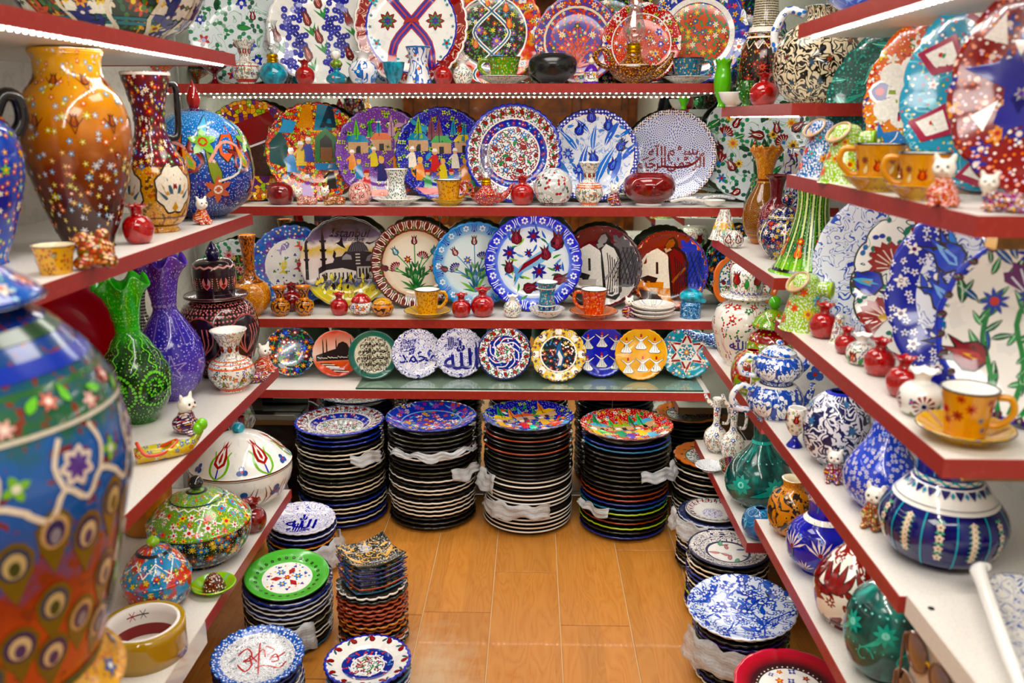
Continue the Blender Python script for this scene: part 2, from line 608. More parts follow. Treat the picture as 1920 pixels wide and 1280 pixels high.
# ------------------------------------------------------------------ painted and raised decoration: 2-D shapes laid on a real surface
class Deco:
 """coloured 2-D shapes; on a turned body x is an angle and y the arc length, on a plate x,y are fractions of its radius"""
 def __init__(s, surf=None, plate=None, unit=.001):
  s.surf, s.plate = surf, plate
  s.V, s.F, s.C = [], [], []
  s.nv = 0
  s.unit = unit
  s.put(0, 0)
 def put(s, x, y, a=0.0, k=1.0):
  s.x0, s.y0, s.ca, s.sa, s.k = x, y, cos(a), sin(a), k
  s.kx = 1.0 / s.surf.rad(y) if s.surf else 1.0
  return s
 def _tr(s, pts):
  x0, y0, ca, sa, k, kx = s.x0, s.y0, s.ca, s.sa, s.k, s.kx
  return [(x0 + (ca * x - sa * y) * k * kx, y0 + (sa * x + ca * y) * k) for x, y in pts]
 def _add(s, P, F, col, lay):
  c = L(col)
  if s.plate:                              # nothing painted past the rim
   P = [(x, y) if x * x + y * y < .99 else (x * .994 / hypot(x, y), y * .994 / hypot(x, y)) for x, y in P]
  o = (.4 + .24 * lay) * s.unit
  n = s.nv
  s.V += [(x, y, o) for x, y in P]
  s.C += [c] * len(P)
  s.F += [[n + i for i in f] for f in F]
  s.nv += len(P)
 def poly(s, pts, col, lay=1):
  """star-shaped outline, fanned from its middle"""
  P = s._tr(pts)
  n = len(P)
  cx, cy = sum(p[0] for p in P) / n, sum(p[1] for p in P) / n
  Q = P + [(cx + (x - cx) * .5, cy + (y - cy) * .5) for x, y in P] + [(cx, cy)]
  F = []
  for i in range(n):
   j = (i + 1) % n
   F += [[i, j, n + j, n + i], [n + i, n + j, 2 * n]]
  s._add(Q, F, col, lay)
 def small(s, pts, col, lay=1):
  s._add(s._tr(pts), [list(range(len(pts)))], col, lay)
 def shape(s, pts, col, lay=1):
  """any outline (tessellated)"""
  P = s._tr(pts)
  F = [list(t) for t in tessellate_polygon([[Vector((x, y, 0)) for x, y in P]])]
  lim = .17 if s.plate else 1e9
  if any(hypot(P[a][0] - P[b][0], P[a][1] - P[b][1]) > lim for a, b in ((f[i], f[i - 1]) for f in F for i in range(3))):
   P, out, mid = list(P), [], {}
   while F:
    f = F.pop()
    i = max(range(3), key=lambda q: hypot(P[f[q]][0] - P[f[q - 1]][0], P[f[q]][1] - P[f[q - 1]][1]))
    a, b, c = f[i - 1], f[i], f[(i + 1) % 3]
    if hypot(P[a][0] - P[b][0], P[a][1] - P[b][1]) <= lim:
     out.append(f)
     continue
    e = (min(a, b), max(a, b))
    if e not in mid:
     mid[e] = len(P)
     P.append(((P[a][0] + P[b][0]) / 2, (P[a][1] + P[b][1]) / 2))
    F += [[a, mid[e], c], [mid[e], b, c]]
   F = out
  s._add(P, F, col, lay)
 def disc(s, x, y, r, col, lay=1, n=8, sx=1.0):
  s.small([(x + r * sx * cos(2 * pi * i / n), y + r * sin(2 * pi * i / n)) for i in range(n)], col, lay)
 def stroke(s, pts, w, col, lay=1, taper=0.0, sub=3):
  n = len(pts)
  P = []
  if n > 2 and sub > 1:
   for i in range(n - 1):
    p0, p1, p2, p3 = pts[max(i - 1, 0)], pts[i], pts[i + 1], pts[min(i + 2, n - 1)]
    for k in range(sub):
     t = k / sub
     P.append(tuple(.5 * (2 * b + (c - a) * t + (2 * a - 5 * b + 4 * c - d) * t * t + (3 * b - a - 3 * c + d) * t ** 3)
         for a, b, c, d in zip(p0, p1, p2, p3)))
   P.append(tuple(pts[-1]))
  else:
   P = [tuple(p) for p in pts]
  out = []
  m = len(P)
  for i, p in enumerate(P):
   q, r = P[min(i + 1, m - 1)], P[max(i - 1, 0)]
   dx, dy = q[0] - r[0], q[1] - r[1]
   l = hypot(dx, dy) or 1e-9
   ww = w * .5 * (1 - taper * abs(2 * i / (m - 1) - 1) if taper >= 0 else 1 + taper * i / (m - 1))
   out.append((p[0] - dy / l * ww, p[1] + dx / l * ww))
   out.append((p[0] + dy / l * ww, p[1] - dx / l * ww))
  s._add(s._tr(out), [[2 * i, 2 * i + 1, 2 * i + 3, 2 * i + 2] for i in range(m - 1)], col, lay)
 def band(s, y, w, col, lay=1, n=48, x0=-pi, x1=pi):
  """a ring round a body at arc y, or round a plate at radius y"""
  V, F = [], []
  for i in range(n + 1):
   th = x0 + (x1 - x0) * i / n
   if s.surf:
    V += [(th, y - w / 2), (th, y + w / 2)]
   else:
    V += [((y - w / 2) * sin(th), (y - w / 2) * cos(th)), ((y + w / 2) * sin(th), (y + w / 2) * cos(th))]
  F = [[2 * i, 2 * i + 1, 2 * i + 3, 2 * i + 2] for i in range(n)]
  s._add(V, F, col, lay)
 def ringof(s, n, y, fn, k, rot=0.0, a=0.0):
  """n copies of a motif round a body (arc y) or a plate (radius y, standing outward)"""
  for i in range(n):
   th = 2 * pi * (i + rot) / n - (pi if s.surf else 0)
   if s.surf:
    s.put(th, y, a, k)
   else:
    s.put(y * sin(th), y * cos(th), -th + a, k)
   fn(s, i)
  s.put(0, 0)
 def obj(s, parent, name='painted_pattern'):
  if not s.V:
   return None
  A = np.array(s.V, dtype=np.float64)
  P = s.surf.map(A) if s.surf else s.plate(A)
  me = bpy.data.meshes.new(name)
  me.from_pydata(P.tolist(), [], s.F)
  ca = me.color_attributes.new('Col', 'FLOAT_COLOR', 'POINT')
  ca.data.foreach_set('color', np.array(s.C, dtype=np.float32).ravel())
  me.materials.append(paint_mat())
  me.polygons.foreach_set('use_smooth', np.ones(len(me.polygons), dtype=bool))
  me.update()
  o = link(name, me, parent)
  o['kind'] = 'stuff'
  return o
# motifs: drawn round the origin, y up, about one unit tall
def m_flower(D, n, col, core, lay=2, r=.5, amp=.28):
 N = n * 4
 D.poly([(r * (1 - amp + amp * cos(n * 2 * pi * i / N)) * sin(2 * pi * i / N), r * (1 - amp + amp * cos(n * 2 * pi * i / N)) * cos(2 * pi * i / N)) for i in range(N)], col, lay)
 if core:
  D.disc(0, 0, r * .32, core, lay + 1)
def m_leaf(D, col, l=1.0, w=.3, bend=0.0, lay=1, vein=None):
 ts = [0, .2, .45, .7, 1]
 ws = [0.02, .75, 1, .7, 0]
 A = [(bend * t * t - w * .5 * q, l * t) for t, q in zip(ts, ws)]
 B_ = [(bend * t * t + w * .5 * q, l * t) for t, q in zip(ts, ws)]
 V = s_tr = D._tr(A + B_)
 n = len(ts)
 if lay > 0 and w > .25:
  D._add(D._tr([(bend * t * t - w * .5 * q - .035, l * t * 1.04 - .02) for t, q in zip(ts, ws)] + [(bend * t * t + w * .5 * q + .035, l * t * 1.04 - .02) for t, q in zip(ts, ws)]), [[i, n + i, n + i + 1, i + 1] for i in range(n - 1)], '#12201c', lay - .6)
 D._add(V, [[i, n + i, n + i + 1, i + 1] for i in range(n - 1)], col, lay)
 if vein:
  D.stroke([(bend * t * t, l * t) for t in ts], w * .12, vein, lay + 1, sub=1)
def m_tulip(D, c1='red', c2='w', c3='red', lay=3, open_=.34):
 """a long pointed Ottoman tulip"""
 o = open_
 D.shape([(0, -.05), (-o * .85, .12), (-o * 1.0, .4), (-o * .62, .68), (-o * .86, 1.1), (-o * .2, .82), (0, 1.14), (o * .2, .82), (o * .86, 1.1), (o * .62, .68), (o * 1.0, .4), (o * .85, .12)], '#1c1018', lay - 1)
 D.shape([(0, 0), (-o * .75, .16), (-o * .85, .4), (-o * .5, .68), (-o * .75, 1.0), (-o * .2, .74), (0, 1.05), (o * .2, .74), (o * .75, 1.0), (o * .5, .68), (o * .85, .4), (o * .75, .16)], c1, lay)
 D.shape([(0, .08), (-o * .3, .25), (-o * .22, .6), (0, .85), (o * .22, .6), (o * .3, .25)], c2, lay + 1)
 D.shape([(0, .15), (-o * .15, .3), (0, .62), (o * .15, .3)], c3, lay + 2)
def m_carn(D, c1='red', c2='w', c3='green', lay=3, n=7):
 """a fan-shaped carnation"""
 pts = [(0, 0)]
 for i in range(n * 2 + 1):
  a = -1.25 + 2.5 * i / (n * 2)
  r = 1.0 if i % 2 else .84
  pts.append((r * sin(a) * .8, r * cos(a)))
 D.shape(pts, c1, lay)
 for i in range(n - 1):
  a = -1.0 + 2.0 * i / (n - 2)
  D.stroke([(.2 * sin(a), .2 * cos(a)), (.75 * sin(a) * .8, .75 * cos(a))], .045, c2, lay + 1, sub=1)
 D.shape([(0, -.1), (-.16, .1), (0, .3), (.16, .1)], c3, lay + 2)
def m_rosette(D, cols, lay=2):
 m_flower(D, 8, cols[0], None, lay, .5, .2)
 m_flower(D, 8, cols[1], None, lay + 1, .36, .25)
 m_flower(D, 6, cols[2], cols[0], lay + 2, .2, .2)
def m_trefoil(D, col='blue', lay=2, core='red'):
 for k in range(3):
  a = 2 * pi * k / 3
  D.disc(.26 * sin(a), .26 * cos(a), .26, col, lay, 8)
 D.disc(0, 0, .12, core, lay + 1, 6)
def m_sprig(D, stem='green', leaf='green', fl='red', core='yel', lay=1, n=5, kind='fl'):
 D.stroke([(0, 0), (.06, .3), (-.04, .6), (0, .8)], .035, stem, lay)
 for sx, y in ((-1, .15), (1, .3), (-1, .48)):
  D2 = D
  D.shape([(0, y), (sx * .12, y + .16), (sx * .34, y + .26), (sx * .22, y + .08)], leaf, lay)
 x0, y0 = D.x0, D.y0
 N = n * 4
 if kind == 'fl':
  D.poly([(.2 * (1 - .28 + .28 * cos(n * 2 * pi * i / N)) * sin(2 * pi * i / N), .85 + .2 * (1 - .28 + .28 * cos(n * 2 * pi * i / N)) * cos(2 * pi * i / N)) for i in range(N)], fl, lay + 1)
  D.disc(0, .85, .06, core, lay + 2, 6)
 else:
  D.shape([(0, .68), (-.15, .78), (-.1, .95), (-.17, 1.12), (0, 1.0), (.17, 1.12), (.1, .95), (.15, .78)], fl, lay + 1)
  D.small([(0, .76), (-.05, .85), (0, 1.0), (.05, .85)], core, lay + 2)
def m_scroll(D, col, w=.08, lay=1):
 D.stroke([(.5 * (1 - t / 7) * cos(t) * .8, .5 * (1 - t / 7) * sin(t)) for t in [0, .8, 1.6, 2.4, 3.2, 4, 4.8, 5.6]], w, col, lay, sub=2)
def scatter(n, r, mind, rng, inner=0.0):
 """points in a disc at least mind apart"""
 out = []
 tries = 0
 while len(out) < n and tries < n * 40:
  tries += 1
  a, q = rng.uniform(0, 2 * pi), sqrt(rng.uniform(inner * inner, 1)) * r
  p = (q * cos(a), q * sin(a))
  if all((p[0] - x) ** 2 + (p[1] - y) ** 2 > mind * mind for x, y in out):
   out.append(p)
 return out
FONTC = {}
def glyphs(text, shear=0.0):
 """outline of a word in the font that comes with Blender, centred and 1 unit wide"""
 k = (text, shear)
 if k not in FONTC:
  c = bpy.data.curves.new('t', 'FONT')
  c.body = text
  c.shear = shear
  c.offset = .014 if ord(text[0]) > 0xF000 and text != '\uFDFD' else .005
  c.resolution_u = 2
  o = bpy.data.objects.new('t', c)
  COL.objects.link(o)
  bpy.context.view_layer.update()
  ev = o.evaluated_get(bpy.context.evaluated_depsgraph_get())
  m = ev.to_mesh()
  v = np.array([(q.co.x, q.co.y) for q in m.vertices])
  f = [list(p.vertices) for p in m.polygons]
  ev.to_mesh_clear()
  bpy.data.objects.remove(o)
  bpy.data.curves.remove(c)
  v = (v - (v.min(0) + v.max(0)) / 2) / (v[:, 0].max() - v[:, 0].min())
  FONTC[k] = ([tuple(q) for q in v], f)
 return FONTC[k]
def m_text(D, text, col, lay=4, shear=0.0):
 v, f = glyphs(text, shear)
 D._add(D._tr(v), f, col, lay)
# ------------------------------------------------------------------ the setting
XL, XR, YM, YF, ZC = -1.22, 0.97, 3.03, -2.2, 2.56
SPEC['shelf_white'] = [('base', '#e4e0da'), ('spk', 240, '#d9d4cd', .62), dict(rough=.38, coat=0, bump=0)]
SPEC['shelf_red'] = [('base', '#98322c'), ('spk', 60, '#a03a33', .6), dict(rough=.42, coat=0, bump=0)]
SPEC['wall_paint'] = [('base', '#c9c8bf'), ('spk', 40, '#c1c0b6', .55), dict(rough=.7, coat=0, bump=0)]
SPEC['wood_dark'] = [('blot', 9, [(.3, '#5a3014'), (.55, '#8a4a1c'), (.75, '#a5602a')]), dict(rough=.35, coat=.2, bump=0)]
SPEC['batten'] = [('blot', 30, [(.3, '#6b4a22'), (.7, '#8d6a36')]), dict(rough=.5, coat=0, bump=0)]
SPEC['floor_joint'] = [('base', '#e6c79c'), dict(rough=.7, coat=0)]
SPEC['black_plastic'] = [('base', '#101114'), dict(rough=.25, coat=.3)]
SPEC['gold'] = [('base', '#d8a53a'), dict(rough=.22, metal=1, coat=0)]
def struct(o):
 o['kind'] = 'structure'
 return o
struct(boxes('floor', [(XL, YF, -.05, XR, YM, -.004)], ['floor_joint']))
struct(boxes('ceiling', [(XL, YF, ZC, XR, YM, ZC + .05)], ['wall_paint']))
struct(boxes('wall_left', [(XL - .06, YF, 0, XL, YM + .06, ZC)], ['wall_paint']))
struct(boxes('wall_right', [(XR, YF, 0, XR + .06, YM + .06, ZC)], ['wall_paint']))
struct(boxes('wall_back', [(XL, YM, 0, XR, YM + .06, ZC)], ['wall_paint']))
wf = struct(boxes('wall_front', [(XL, YF - .06, 0, XR, YF, ZC)], ['wood_dark']))
def wood_floor():
 b = NB('laminate_floor')
 tc = b.n('ShaderNodeTexCoord')
 oi = b.n('ShaderNodeObjectInfo')
 p = tc.outputs['Object']
 x = b.n('ShaderNodeSeparateXYZ')
 b.put(x.inputs[0], p)
 strip = b.m_('FLOOR', b.m_('DIVIDE', x.outputs[0], .0667))
 wn = b.n('ShaderNodeTexWhiteNoise', noise_dimensions='2D')
 cv = b.n('ShaderNodeCombineXYZ')
 b.put(cv.inputs[0], strip)
 b.put(cv.inputs[1], b.m_('MULTIPLY', oi.outputs['Random'], 37.0))
 b.put(wn.inputs['Vector'], cv.outputs[0])
 off = wn.outputs['Value']
 q = b.n('ShaderNodeCombineXYZ')
 b.put(q.inputs[0], b.m_('MULTIPLY_ADD', x.outputs[0], 14.0, b.m_('MULTIPLY', off, 9)))
 b.put(q.inputs[1], b.m_('MULTIPLY_ADD', x.outputs[1], 2.2, b.m_('MULTIPLY', off, 13)))
 b.put(q.inputs[2], b.m_('MULTIPLY', off, 20))
 n1 = b.noise(q.outputs[0], 1.0, 2, .6, '3D')
 gr = b.m_('FRACT', b.m_('MULTIPLY', n1, 11.0))
 gl = b.m_('SMOOTH_MIN', gr, b.m_('SUBTRACT', 1.0, gr), .1)
 q2 = b.n('ShaderNodeCombineXYZ')
 b.put(q2.inputs[0], b.m_('MULTIPLY', x.outputs[0], 260.0))
 b.put(q2.inputs[1], b.m_('MULTIPLY', x.outputs[1], 9.0))
 n2 = b.noise(q2.outputs[0], 1.0, 3)
 base = b.ramp(b.m_('MULTIPLY_ADD', gl, .9, b.m_('MULTIPLY', n2, .35)), [(.04, '#aa6a34'), (.22, '#bd7e42'), (.6, '#c6894c')])
 hs = b.n('ShaderNodeHueSaturation')
 b.put(hs.inputs['Color'], base)
 b.put(hs.inputs['Value'], b.m_('MULTIPLY_ADD', off, .22, .9))
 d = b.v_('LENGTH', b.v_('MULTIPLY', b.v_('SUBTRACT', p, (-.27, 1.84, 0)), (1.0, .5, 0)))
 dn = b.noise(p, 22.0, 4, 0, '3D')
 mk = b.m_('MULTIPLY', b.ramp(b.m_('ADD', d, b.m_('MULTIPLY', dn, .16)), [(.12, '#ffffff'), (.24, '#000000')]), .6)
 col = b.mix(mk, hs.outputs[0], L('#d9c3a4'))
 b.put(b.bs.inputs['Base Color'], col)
 b.bs.inputs['Roughness'].default_value = .42
 b.bs.inputs['Coat Weight'].default_value = .04
 return b.m
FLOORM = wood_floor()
flo = bpy.data.objects['floor']
x0 = atZ(1056, 1279, 0).x
yj = {-2: atZ(863, 1147, 0).y, 0: atZ(1120, 1172, 0).y, -1: 3.0 - .55, 1: 2.6, -3: 2.2, 2: 2.0, -4: 1.9, 3: 2.5, -5: 2.5}
for c in range(-6, 5):
 a, b_ = x0 + .2 * c, x0 + .2 * (c + 1)
 a, b_ = max(a, XL), min(b_, XR)
 if b_ - a < .01:
  continue
 y = yj.get(c, 2.2) + 1.28
 while y > YF:
  y0, y1 = max(y - 1.28, YF), min(y, YM)
  if y1 - y0 > .02:
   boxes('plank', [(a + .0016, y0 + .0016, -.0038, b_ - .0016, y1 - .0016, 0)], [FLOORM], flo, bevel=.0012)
  y -= 1.28
# panels of the wooden front behind the camera (seen only in the mirror)
for i in range(4):
 xa = XL + .1 + i * .52
 boxes('panel', [(xa, YF + .001, .15, xa + .44, YF + .03, 2.1)], ['wood_dark'], wf, bevel=.008)
mm = bpy.data.materials.new('mirror_silver')
mm.use_nodes = True
mb = mm.node_tree.nodes['Principled BSDF']
mb.inputs['Base Color'].default_value = (.62, .68, .62, 1)
mb.inputs['Metallic'].default_value = 1
mb.inputs['Roughness'].default_value = .015
mir = empty('wall_mirror', (0, YM, 0))
tag(mir, 'tall silvered wall mirror in panels behind the shelves at the back', 'mirror')
for xa, xb in ((XL + .01, -.33), (-.328, .30), (.302, XR - .01)):
 boxes('mirror_panel', [(xa, -.006, .02, xb, -.0005, 2.2)], [mm], mir)
em = bpy.data.materials.new('led_glow')
em.use_nodes = True
em.node_tree.nodes['Principled BSDF'].inputs['Emission Color'].default_value = (1, .98, .92, 1)
em.node_tree.nodes['Principled BSDF'].inputs['Emission Strength'].default_value = LED_E
def led_strip(parent, axis, a, b, fixed, z, step=.0195):
 """a row of small domes under a shelf's front edge"""
 V, F = [], []
 n = int(abs(b - a) / step)
 for i in range(n):
  t = a + (b - a) * (i + .5) / n
  c = (fixed, t) if axis == 'Y' else (t, fixed)
  k = len(V)
  for q in range(6):
   an = 2 * pi * q / 6
   V.append((c[0] + .0036 * cos(an), c[1] + .0036 * sin(an), z))
  for q in range(6):
   an = 2 * pi * q / 6
   V.append((c[0] + .0024 * cos(an), c[1] + .0024 * sin(an), z - .004))
  for q in range(6):
   F.append([k + q, k + (q + 1) % 6, k + 6 + (q + 1) % 6, k + 6 + q])
  F.append([k + 6 + q for q in range(6)])
 o = link('led_strip', mesh('led_strip', V, F), parent, mats=[em])
 o['kind'] = 'stuff'
TH = .026
def shelf(label, z, x0, x1, y0, y1, front, led=True, split=None):
 """white board, red band on the edge that faces the shop; z is the top"""
 r = boxes('wall_shelf', [(x0, y0, z - TH, x1, y1, z)], ['shelf_white'])
 tag(r, label, 'shelf', 'red-edged display shelves')
 e = .0022
 if front == 'E':      # a left-hand shelf, its front at x1
  bs = [(x1, y0, z - TH - .002, x1 + e, y1 + e, z + .0005), (x0, y1, z - TH - .002, x1, y1 + e, z + .0005)]
  lx = x1 - .022
 elif front == 'W':
  bs = [(x0 - e, y0 - e, z - TH - .002, x0, y1, z + .0005), (x0, y0 - e, z - TH - .002, x1, y0, z + .0005)]
  lx = x0 + .022
 else:
  bs = [(x0, y0 - e, z - TH - .002, x1, y0, z + .0005)]
 if split:
  bs[0] = (x1, split) + bs[0][2:]
  boxes('pale_edge', [(x1, y0, z - TH - .03, x1 + e, split, z + .0005)], ['#d9d2c4'], r)
 boxes('edge_band', bs, ['shelf_red'], r)
 if led:
  if front in 'EW':
   led_strip(r, 'Y', y0 + .02, y1 - .02, lx, z - TH)
  else:
   led_strip(r, 'X', x0 + .02, x1 - .02, y0 + .02, z - TH, .0195)
 return r
LX, RX, BY = -.75, .58, 2.75
Z1, Z2, Z3, Z4 = 1.504, 1.125, .754, .506          # back
L1, L2, L3, L4 = 1.555, 1.154, .69, .281            # left
A0, A1, A3, A4, A5 = 1.597, 1.277, .938, .674, .40  # right, near unit
B0, B2, B3, B4 = 1.433, 1.03, .66, .30              # right, far unit
shelf('top back shelf holding the biggest painted platters', Z1, XL, .60, BY, YM - .008, 'S')
shelf('second back shelf with the village-scene plates, above the mosque plate', Z2, XL, XR, BY, YM - .008, 'S')
shelf('third back shelf holding the mosque plate and the two robed-figure plates', Z3, XL, XR, BY, YM - .008, 'S')
shelf('lowest back shelf carrying the row of small calligraphy and dancer plates', Z4, XL, .60, BY, YM - .008, 'S')
shelf('top left-hand shelf with a bright light strip under its edge', L1, XL, LX, .95, 2.23, 'E')
shelf('left-hand shelf carrying the big amber vase and the round blue jar', L2, XL, LX, 1.08, 2.27, 'E')
shelf('left-hand shelf carrying the ruffled green and purple vases', L3, XL, LX, 1.08, 2.40, 'E')
shelf('bottom left-hand shelf carrying the lidded tureens and the tape roll', L4, XL, LX, 1.05, 2.44, 'E', led=False, split=1.72)
shelf('top right-hand shelf with a light strip, over the orange and turquoise plates', A0, RX, XR, 1.12, 1.99, 'W')
shelf('right-hand shelf carrying the yellow cups and two seated cats', A1, RX, XR, 1.13, 1.99, 'W')
shelf('right-hand shelf carrying the row of red pomegranates', A3, RX, XR, 1.13, 1.99, 'W')
shelf('right-hand shelf carrying the navy striped vase', A4, RX, XR, 1.21, 2.03, 'W')
shelf('bottom right-hand shelf carrying the maroon and white bottle', A5, RX, XR, 1.24, 2.03, 'W', led=False)
shelf('far right shelf under the round black and white pitcher', B0, RX, XR, 1.995, 2.73, 'W')
shelf('far right shelf carrying the navy flowered teapot', B2, RX, XR, 2.03, 2.76, 'W')
shelf('far right shelf carrying the two blue and white teapots', B3, RX, XR, 2.035, 2.80, 'W')
shelf('far right bottom shelf carrying the dark teal pitcher', B4, RX, XR, 2.09, 2.85, 'W', led=False)
for z, y in ((A1, 1.17), (A3, 1.17)):
 o = boxes('support_batten', [(RX + .05, y, z - TH - .024, XR, y + .03, z - TH - .003)], ['batten'])
 tag(o, 'brown wooden batten under the near end of the ' + ('yellow cup shelf' if z == A1 else 'pomegranate shelf'), 'batten', 'shelf battens')
# sheet of glass lying on the lowest back shelf
gs = boxes('glass_sheet', [(-.60, BY + .012, Z4 + .0006, .58, YM - .02, Z4 + .006)], [glass_mat('sheet', (.86, .95, .9), .1)])
tag(gs, 'thin glass sheet with a dark green edge under the small plates', 'glass')
boxes('glass_edge', [(-.60, BY + .0105, Z4 + .0006, .58, BY + .012, Z4 + .006)], ['#0c3a2c'], gs)
# ------------------------------------------------------------------ pottery: shapes are (radius, height) as fractions of half width and height
SH = dict(
 pom=[(0, 0), (.42, 0), (.78, .08), (1, .32), (.95, .54), (.68, .70), (.34, .755), (.3, .77)],
 gvase=[(0, 0), (.42, 0), (.46, .02), (.82, .12), (1, .27), (.9, .42), (.56, .56), (.36, .64), (.36, .70), (.42, .78), (.56, .9), (.78, 1.0)],
 ovase=[(0, 0), (.56, 0), (.56, .03), (.9, .17), (1, .33), (.86, .48), (.5, .55), (.38, .62), (.46, .78), (.8, 1.0)],
 sphere=[(0, 0), (.42, 0), (.44, .02), (.82, .16), (1, .46), (.84, .8), (.5, .95), (.3, 1.0)],
 big=[(0, 0), (.46, 0), (.47, .03), (.68, .18), (.92, .42), (1, .58), (.9, .74), (.66, .84), (.6, .88), (.6, .95), (.66, .985), (.63, 1.0)],
 pitcher=[(0, 0), (.55, 0), (.53, .035), (.8, .1), (1, .28), (.92, .42), (.6, .56), (.46, .66), (.5, .8), (.7, .97), (.72, 1.0)],
 bottle=[(0, 0), (.5, 0), (.5, .02), (.88, .16), (1, .33), (.8, .55), (.42, .68), (.24, .76), (.24, .9), (.36, 1.0)],
 cup=[(0, 0), (.58, 0), (.62, .03), (.72, .2), (.84, .65), (1, 1.0)],
 mug=[(0, 0), (.66, 0), (.72, .06), (.8, .35), (.88, .7), (1, 1.0)],
 tumbler=[(0, 0), (.62, 0), (.78, .08), (.84, .25), (.7, .48), (.68, .6), (.84, .86), (1, 1.0)],
 bowl=[(0, 0), (.45, 0), (.46, .05), (.84, .26), (1, .55), (.93, .82), (.78, 1.0)],
 openbowl=[(0, 0), (.36, 0), (.36, .06), (.66, .3), (.9, .7), (1, 1.0)],
 egg=[(0, 0), (.45, 0), (.78, .1), (1, .45), (.85, .82), (.5, .98), (0, 1.0)],
 saucer=[(0, 0), (.5, 0), (.52, .12), (.7, .45), (.9, .85), (1, 1.0)],
 jar=[(0, 0), (.52, 0), (.52, .03), (.74, .15), (.97, .5), (1, .64), (.86, .84), (.6, .93), (.56, 1.0)],
 tureen=[(0, 0), (.52, 0), (.52, .04), (.8, .25), (.97, .65), (1, 1.0)],
 dome=[(1, 0), (1, .08), (.9, .3), (.62, .72), (.3, .95), (.1, 1.0), (0, 1.0)],
 lid=[(1, 0), (1, .12), (.96, .16), (.72, .5), (.3, .86), (0, .92)],
 hat=[(1, 0), (1, .06), (.66, .1), (.62, .14), (.68, .5), (.66, .82), (.5, .96), (.2, 1.0), (0, 1.0)],
 drop=[(0, 0), (.6, .0), (.95, .22), (1, .38), (.7, .62), (.3, .85), (0, 1.0)],
 ball=[(0, 0), (.6, .12), (1, .5), (.6, .88), (0, 1.0)],
 flare=[(0, 0), (1, 0), (1, .012), (.86, .1), (.56, .42), (.44, .62), (.42, .8), (.5, .93), (.62, 1.0)],
 teapot=[(0, 0), (.55, 0), (.56, .05), (.86, .28), (1, .55), (.86, .85), (.62, 1.0)],
 longneck=[(0, 0), (.42, 0), (.42, .02), (.8, .1), (1, .24), (.86, .38), (.44, .47), (.3, .53), (.27, .6), (.34, .85), (.46, 1.0)],
 compote=[(0, 0), (.5, 0), (.46, .05), (.16, .2), (.14, .42), (.5, .56), (.9, .8), (1, 1.0)],
 cone=[(0, 0), (1, 0), (.94, .1), (.6, .6), (.34, 1.0)],
 stripe=[(0, 0), (.5, 0), (.5, .02), (.84, .08), (1, .23), (.95, .34), (.77, .43), (.57, .52), (.5, .56), (.5, .64), (.52, .86), (.62, 1.0)],
 footcup=[(0, 0), (.7, 0), (.66, .06), (.3, .2), (.3, .28), (.7, .42), (1, .66), (.9, .9), (.8, 1.0)],
 lampbody=[(0, 0), (.55, 0), (.62, .04), (.95, .3), (1, .5), (.8, .8), (.45, .97), (.4, 1.0)],
 chimney=[(.5, 0), (.5, .04), (.9, .18), (1, .3), (.75, .52), (.55, .75), (.7, .93), (.86, 1.0)],
 wok=[(0, 0), (.5, 0), (.5, .08), (.9, .34), (1, .6), (.92, .85), (.74, .98), (.7, 1.0)],
)
def prof(shape, w, h):
 return [(r * w / 2, z * h) for r, z in (SH[shape] if isinstance(shape, str) else shape)]
# decorations for turned bodies; u is the body's width, f is a fraction of its height
def d_scatter(lo, hi, n, sz, cols, pet=5, core='yel', seed=1, lay=2, sep=.9, fn=None):
 def go(D, S, u, rng):
  rng = random.Random(seed)
  s0, s1 = S.szz(lo), S.szz(hi)
  pts, t = [], 0
  while len(pts) < n and t < n * 30:
   t += 1
   s = rng.uniform(s0, s1)
   if rng.random() > S.rad(s) / (u * .5):
    continue
   th = rng.uniform(-pi, pi)
   k = rng.uniform(.75, 1.25) * sz * u
   if all(hypot((((th - a + pi) % (2 * pi)) - pi) * S.rad(s), s - b) > sep * (k + q) / 2 for a, b, q in pts):
    pts.append((th, s, k))
  for th, s, k in pts:
   D.put(th, s, rng.uniform(0, 6.28), k)
   if fn:
    fn(D, rng)
   else:
    m_flower(D, pet, rng.choice(cols), core, lay)
 return go
def d_band(f, w, col, lay=1):
 return lambda D, S, u, rng: D.band(S.szz(f), w * u, col, lay)
def d_dots(f, n, r, col, lay=3, rot=0.0):
 def go(D, S, u, rng):
  s = S.szz(f)
  for i in range(n):
   D.put(2 * pi * (i + rot) / n - pi, s).disc(0, 0, r * u, col, lay, 6)
 return go
def d_ring(f, n, k, fn, rot=.5, a=0.0):
 """n motifs of size k*u standing at height f"""
 return lambda D, S, u, rng: D.ringof(n, S.szz(f), lambda d, i: fn(d), k * u, rot, a)
def d_zig(f, amp, n, w, col, lay=2):
 def go(D, S, u, rng):
  s = S.szz(f)
  for i in range(n):
   D.put(2 * pi * (i + .5) / n - pi, s)
   hw = pi * S.rad(s) / n
   D.stroke([(-hw, -amp * u / 2), (0, amp * u / 2), (hw, -amp * u / 2)], w * u, col, lay, sub=1)
 return go
def d_lines(lo, hi, n, w, col, lay=1, rot=0.0, wob=0.0):
 """upright lines round the body"""
 def go(D, S, u, rng):
  s0, s1 = S.szz(lo), S.szz(hi)
  D.put(0, 0)
  for i in range(n):
   th = 2 * pi * (i + rot) / n - pi
   V = []
   for j in range(13):
    s = s0 + (s1 - s0) * j / 12
    o = wob * sin(j * 1.3 + i)
    dth = w * u / 2 / S.rad(s)
    V += [(th + o - dth, s), (th + o + dth, s)]
   D._add(V, [[2 * j, 2 * j + 1, 2 * j + 3, 2 * j + 2] for j in range(12)], col, lay)
 return go
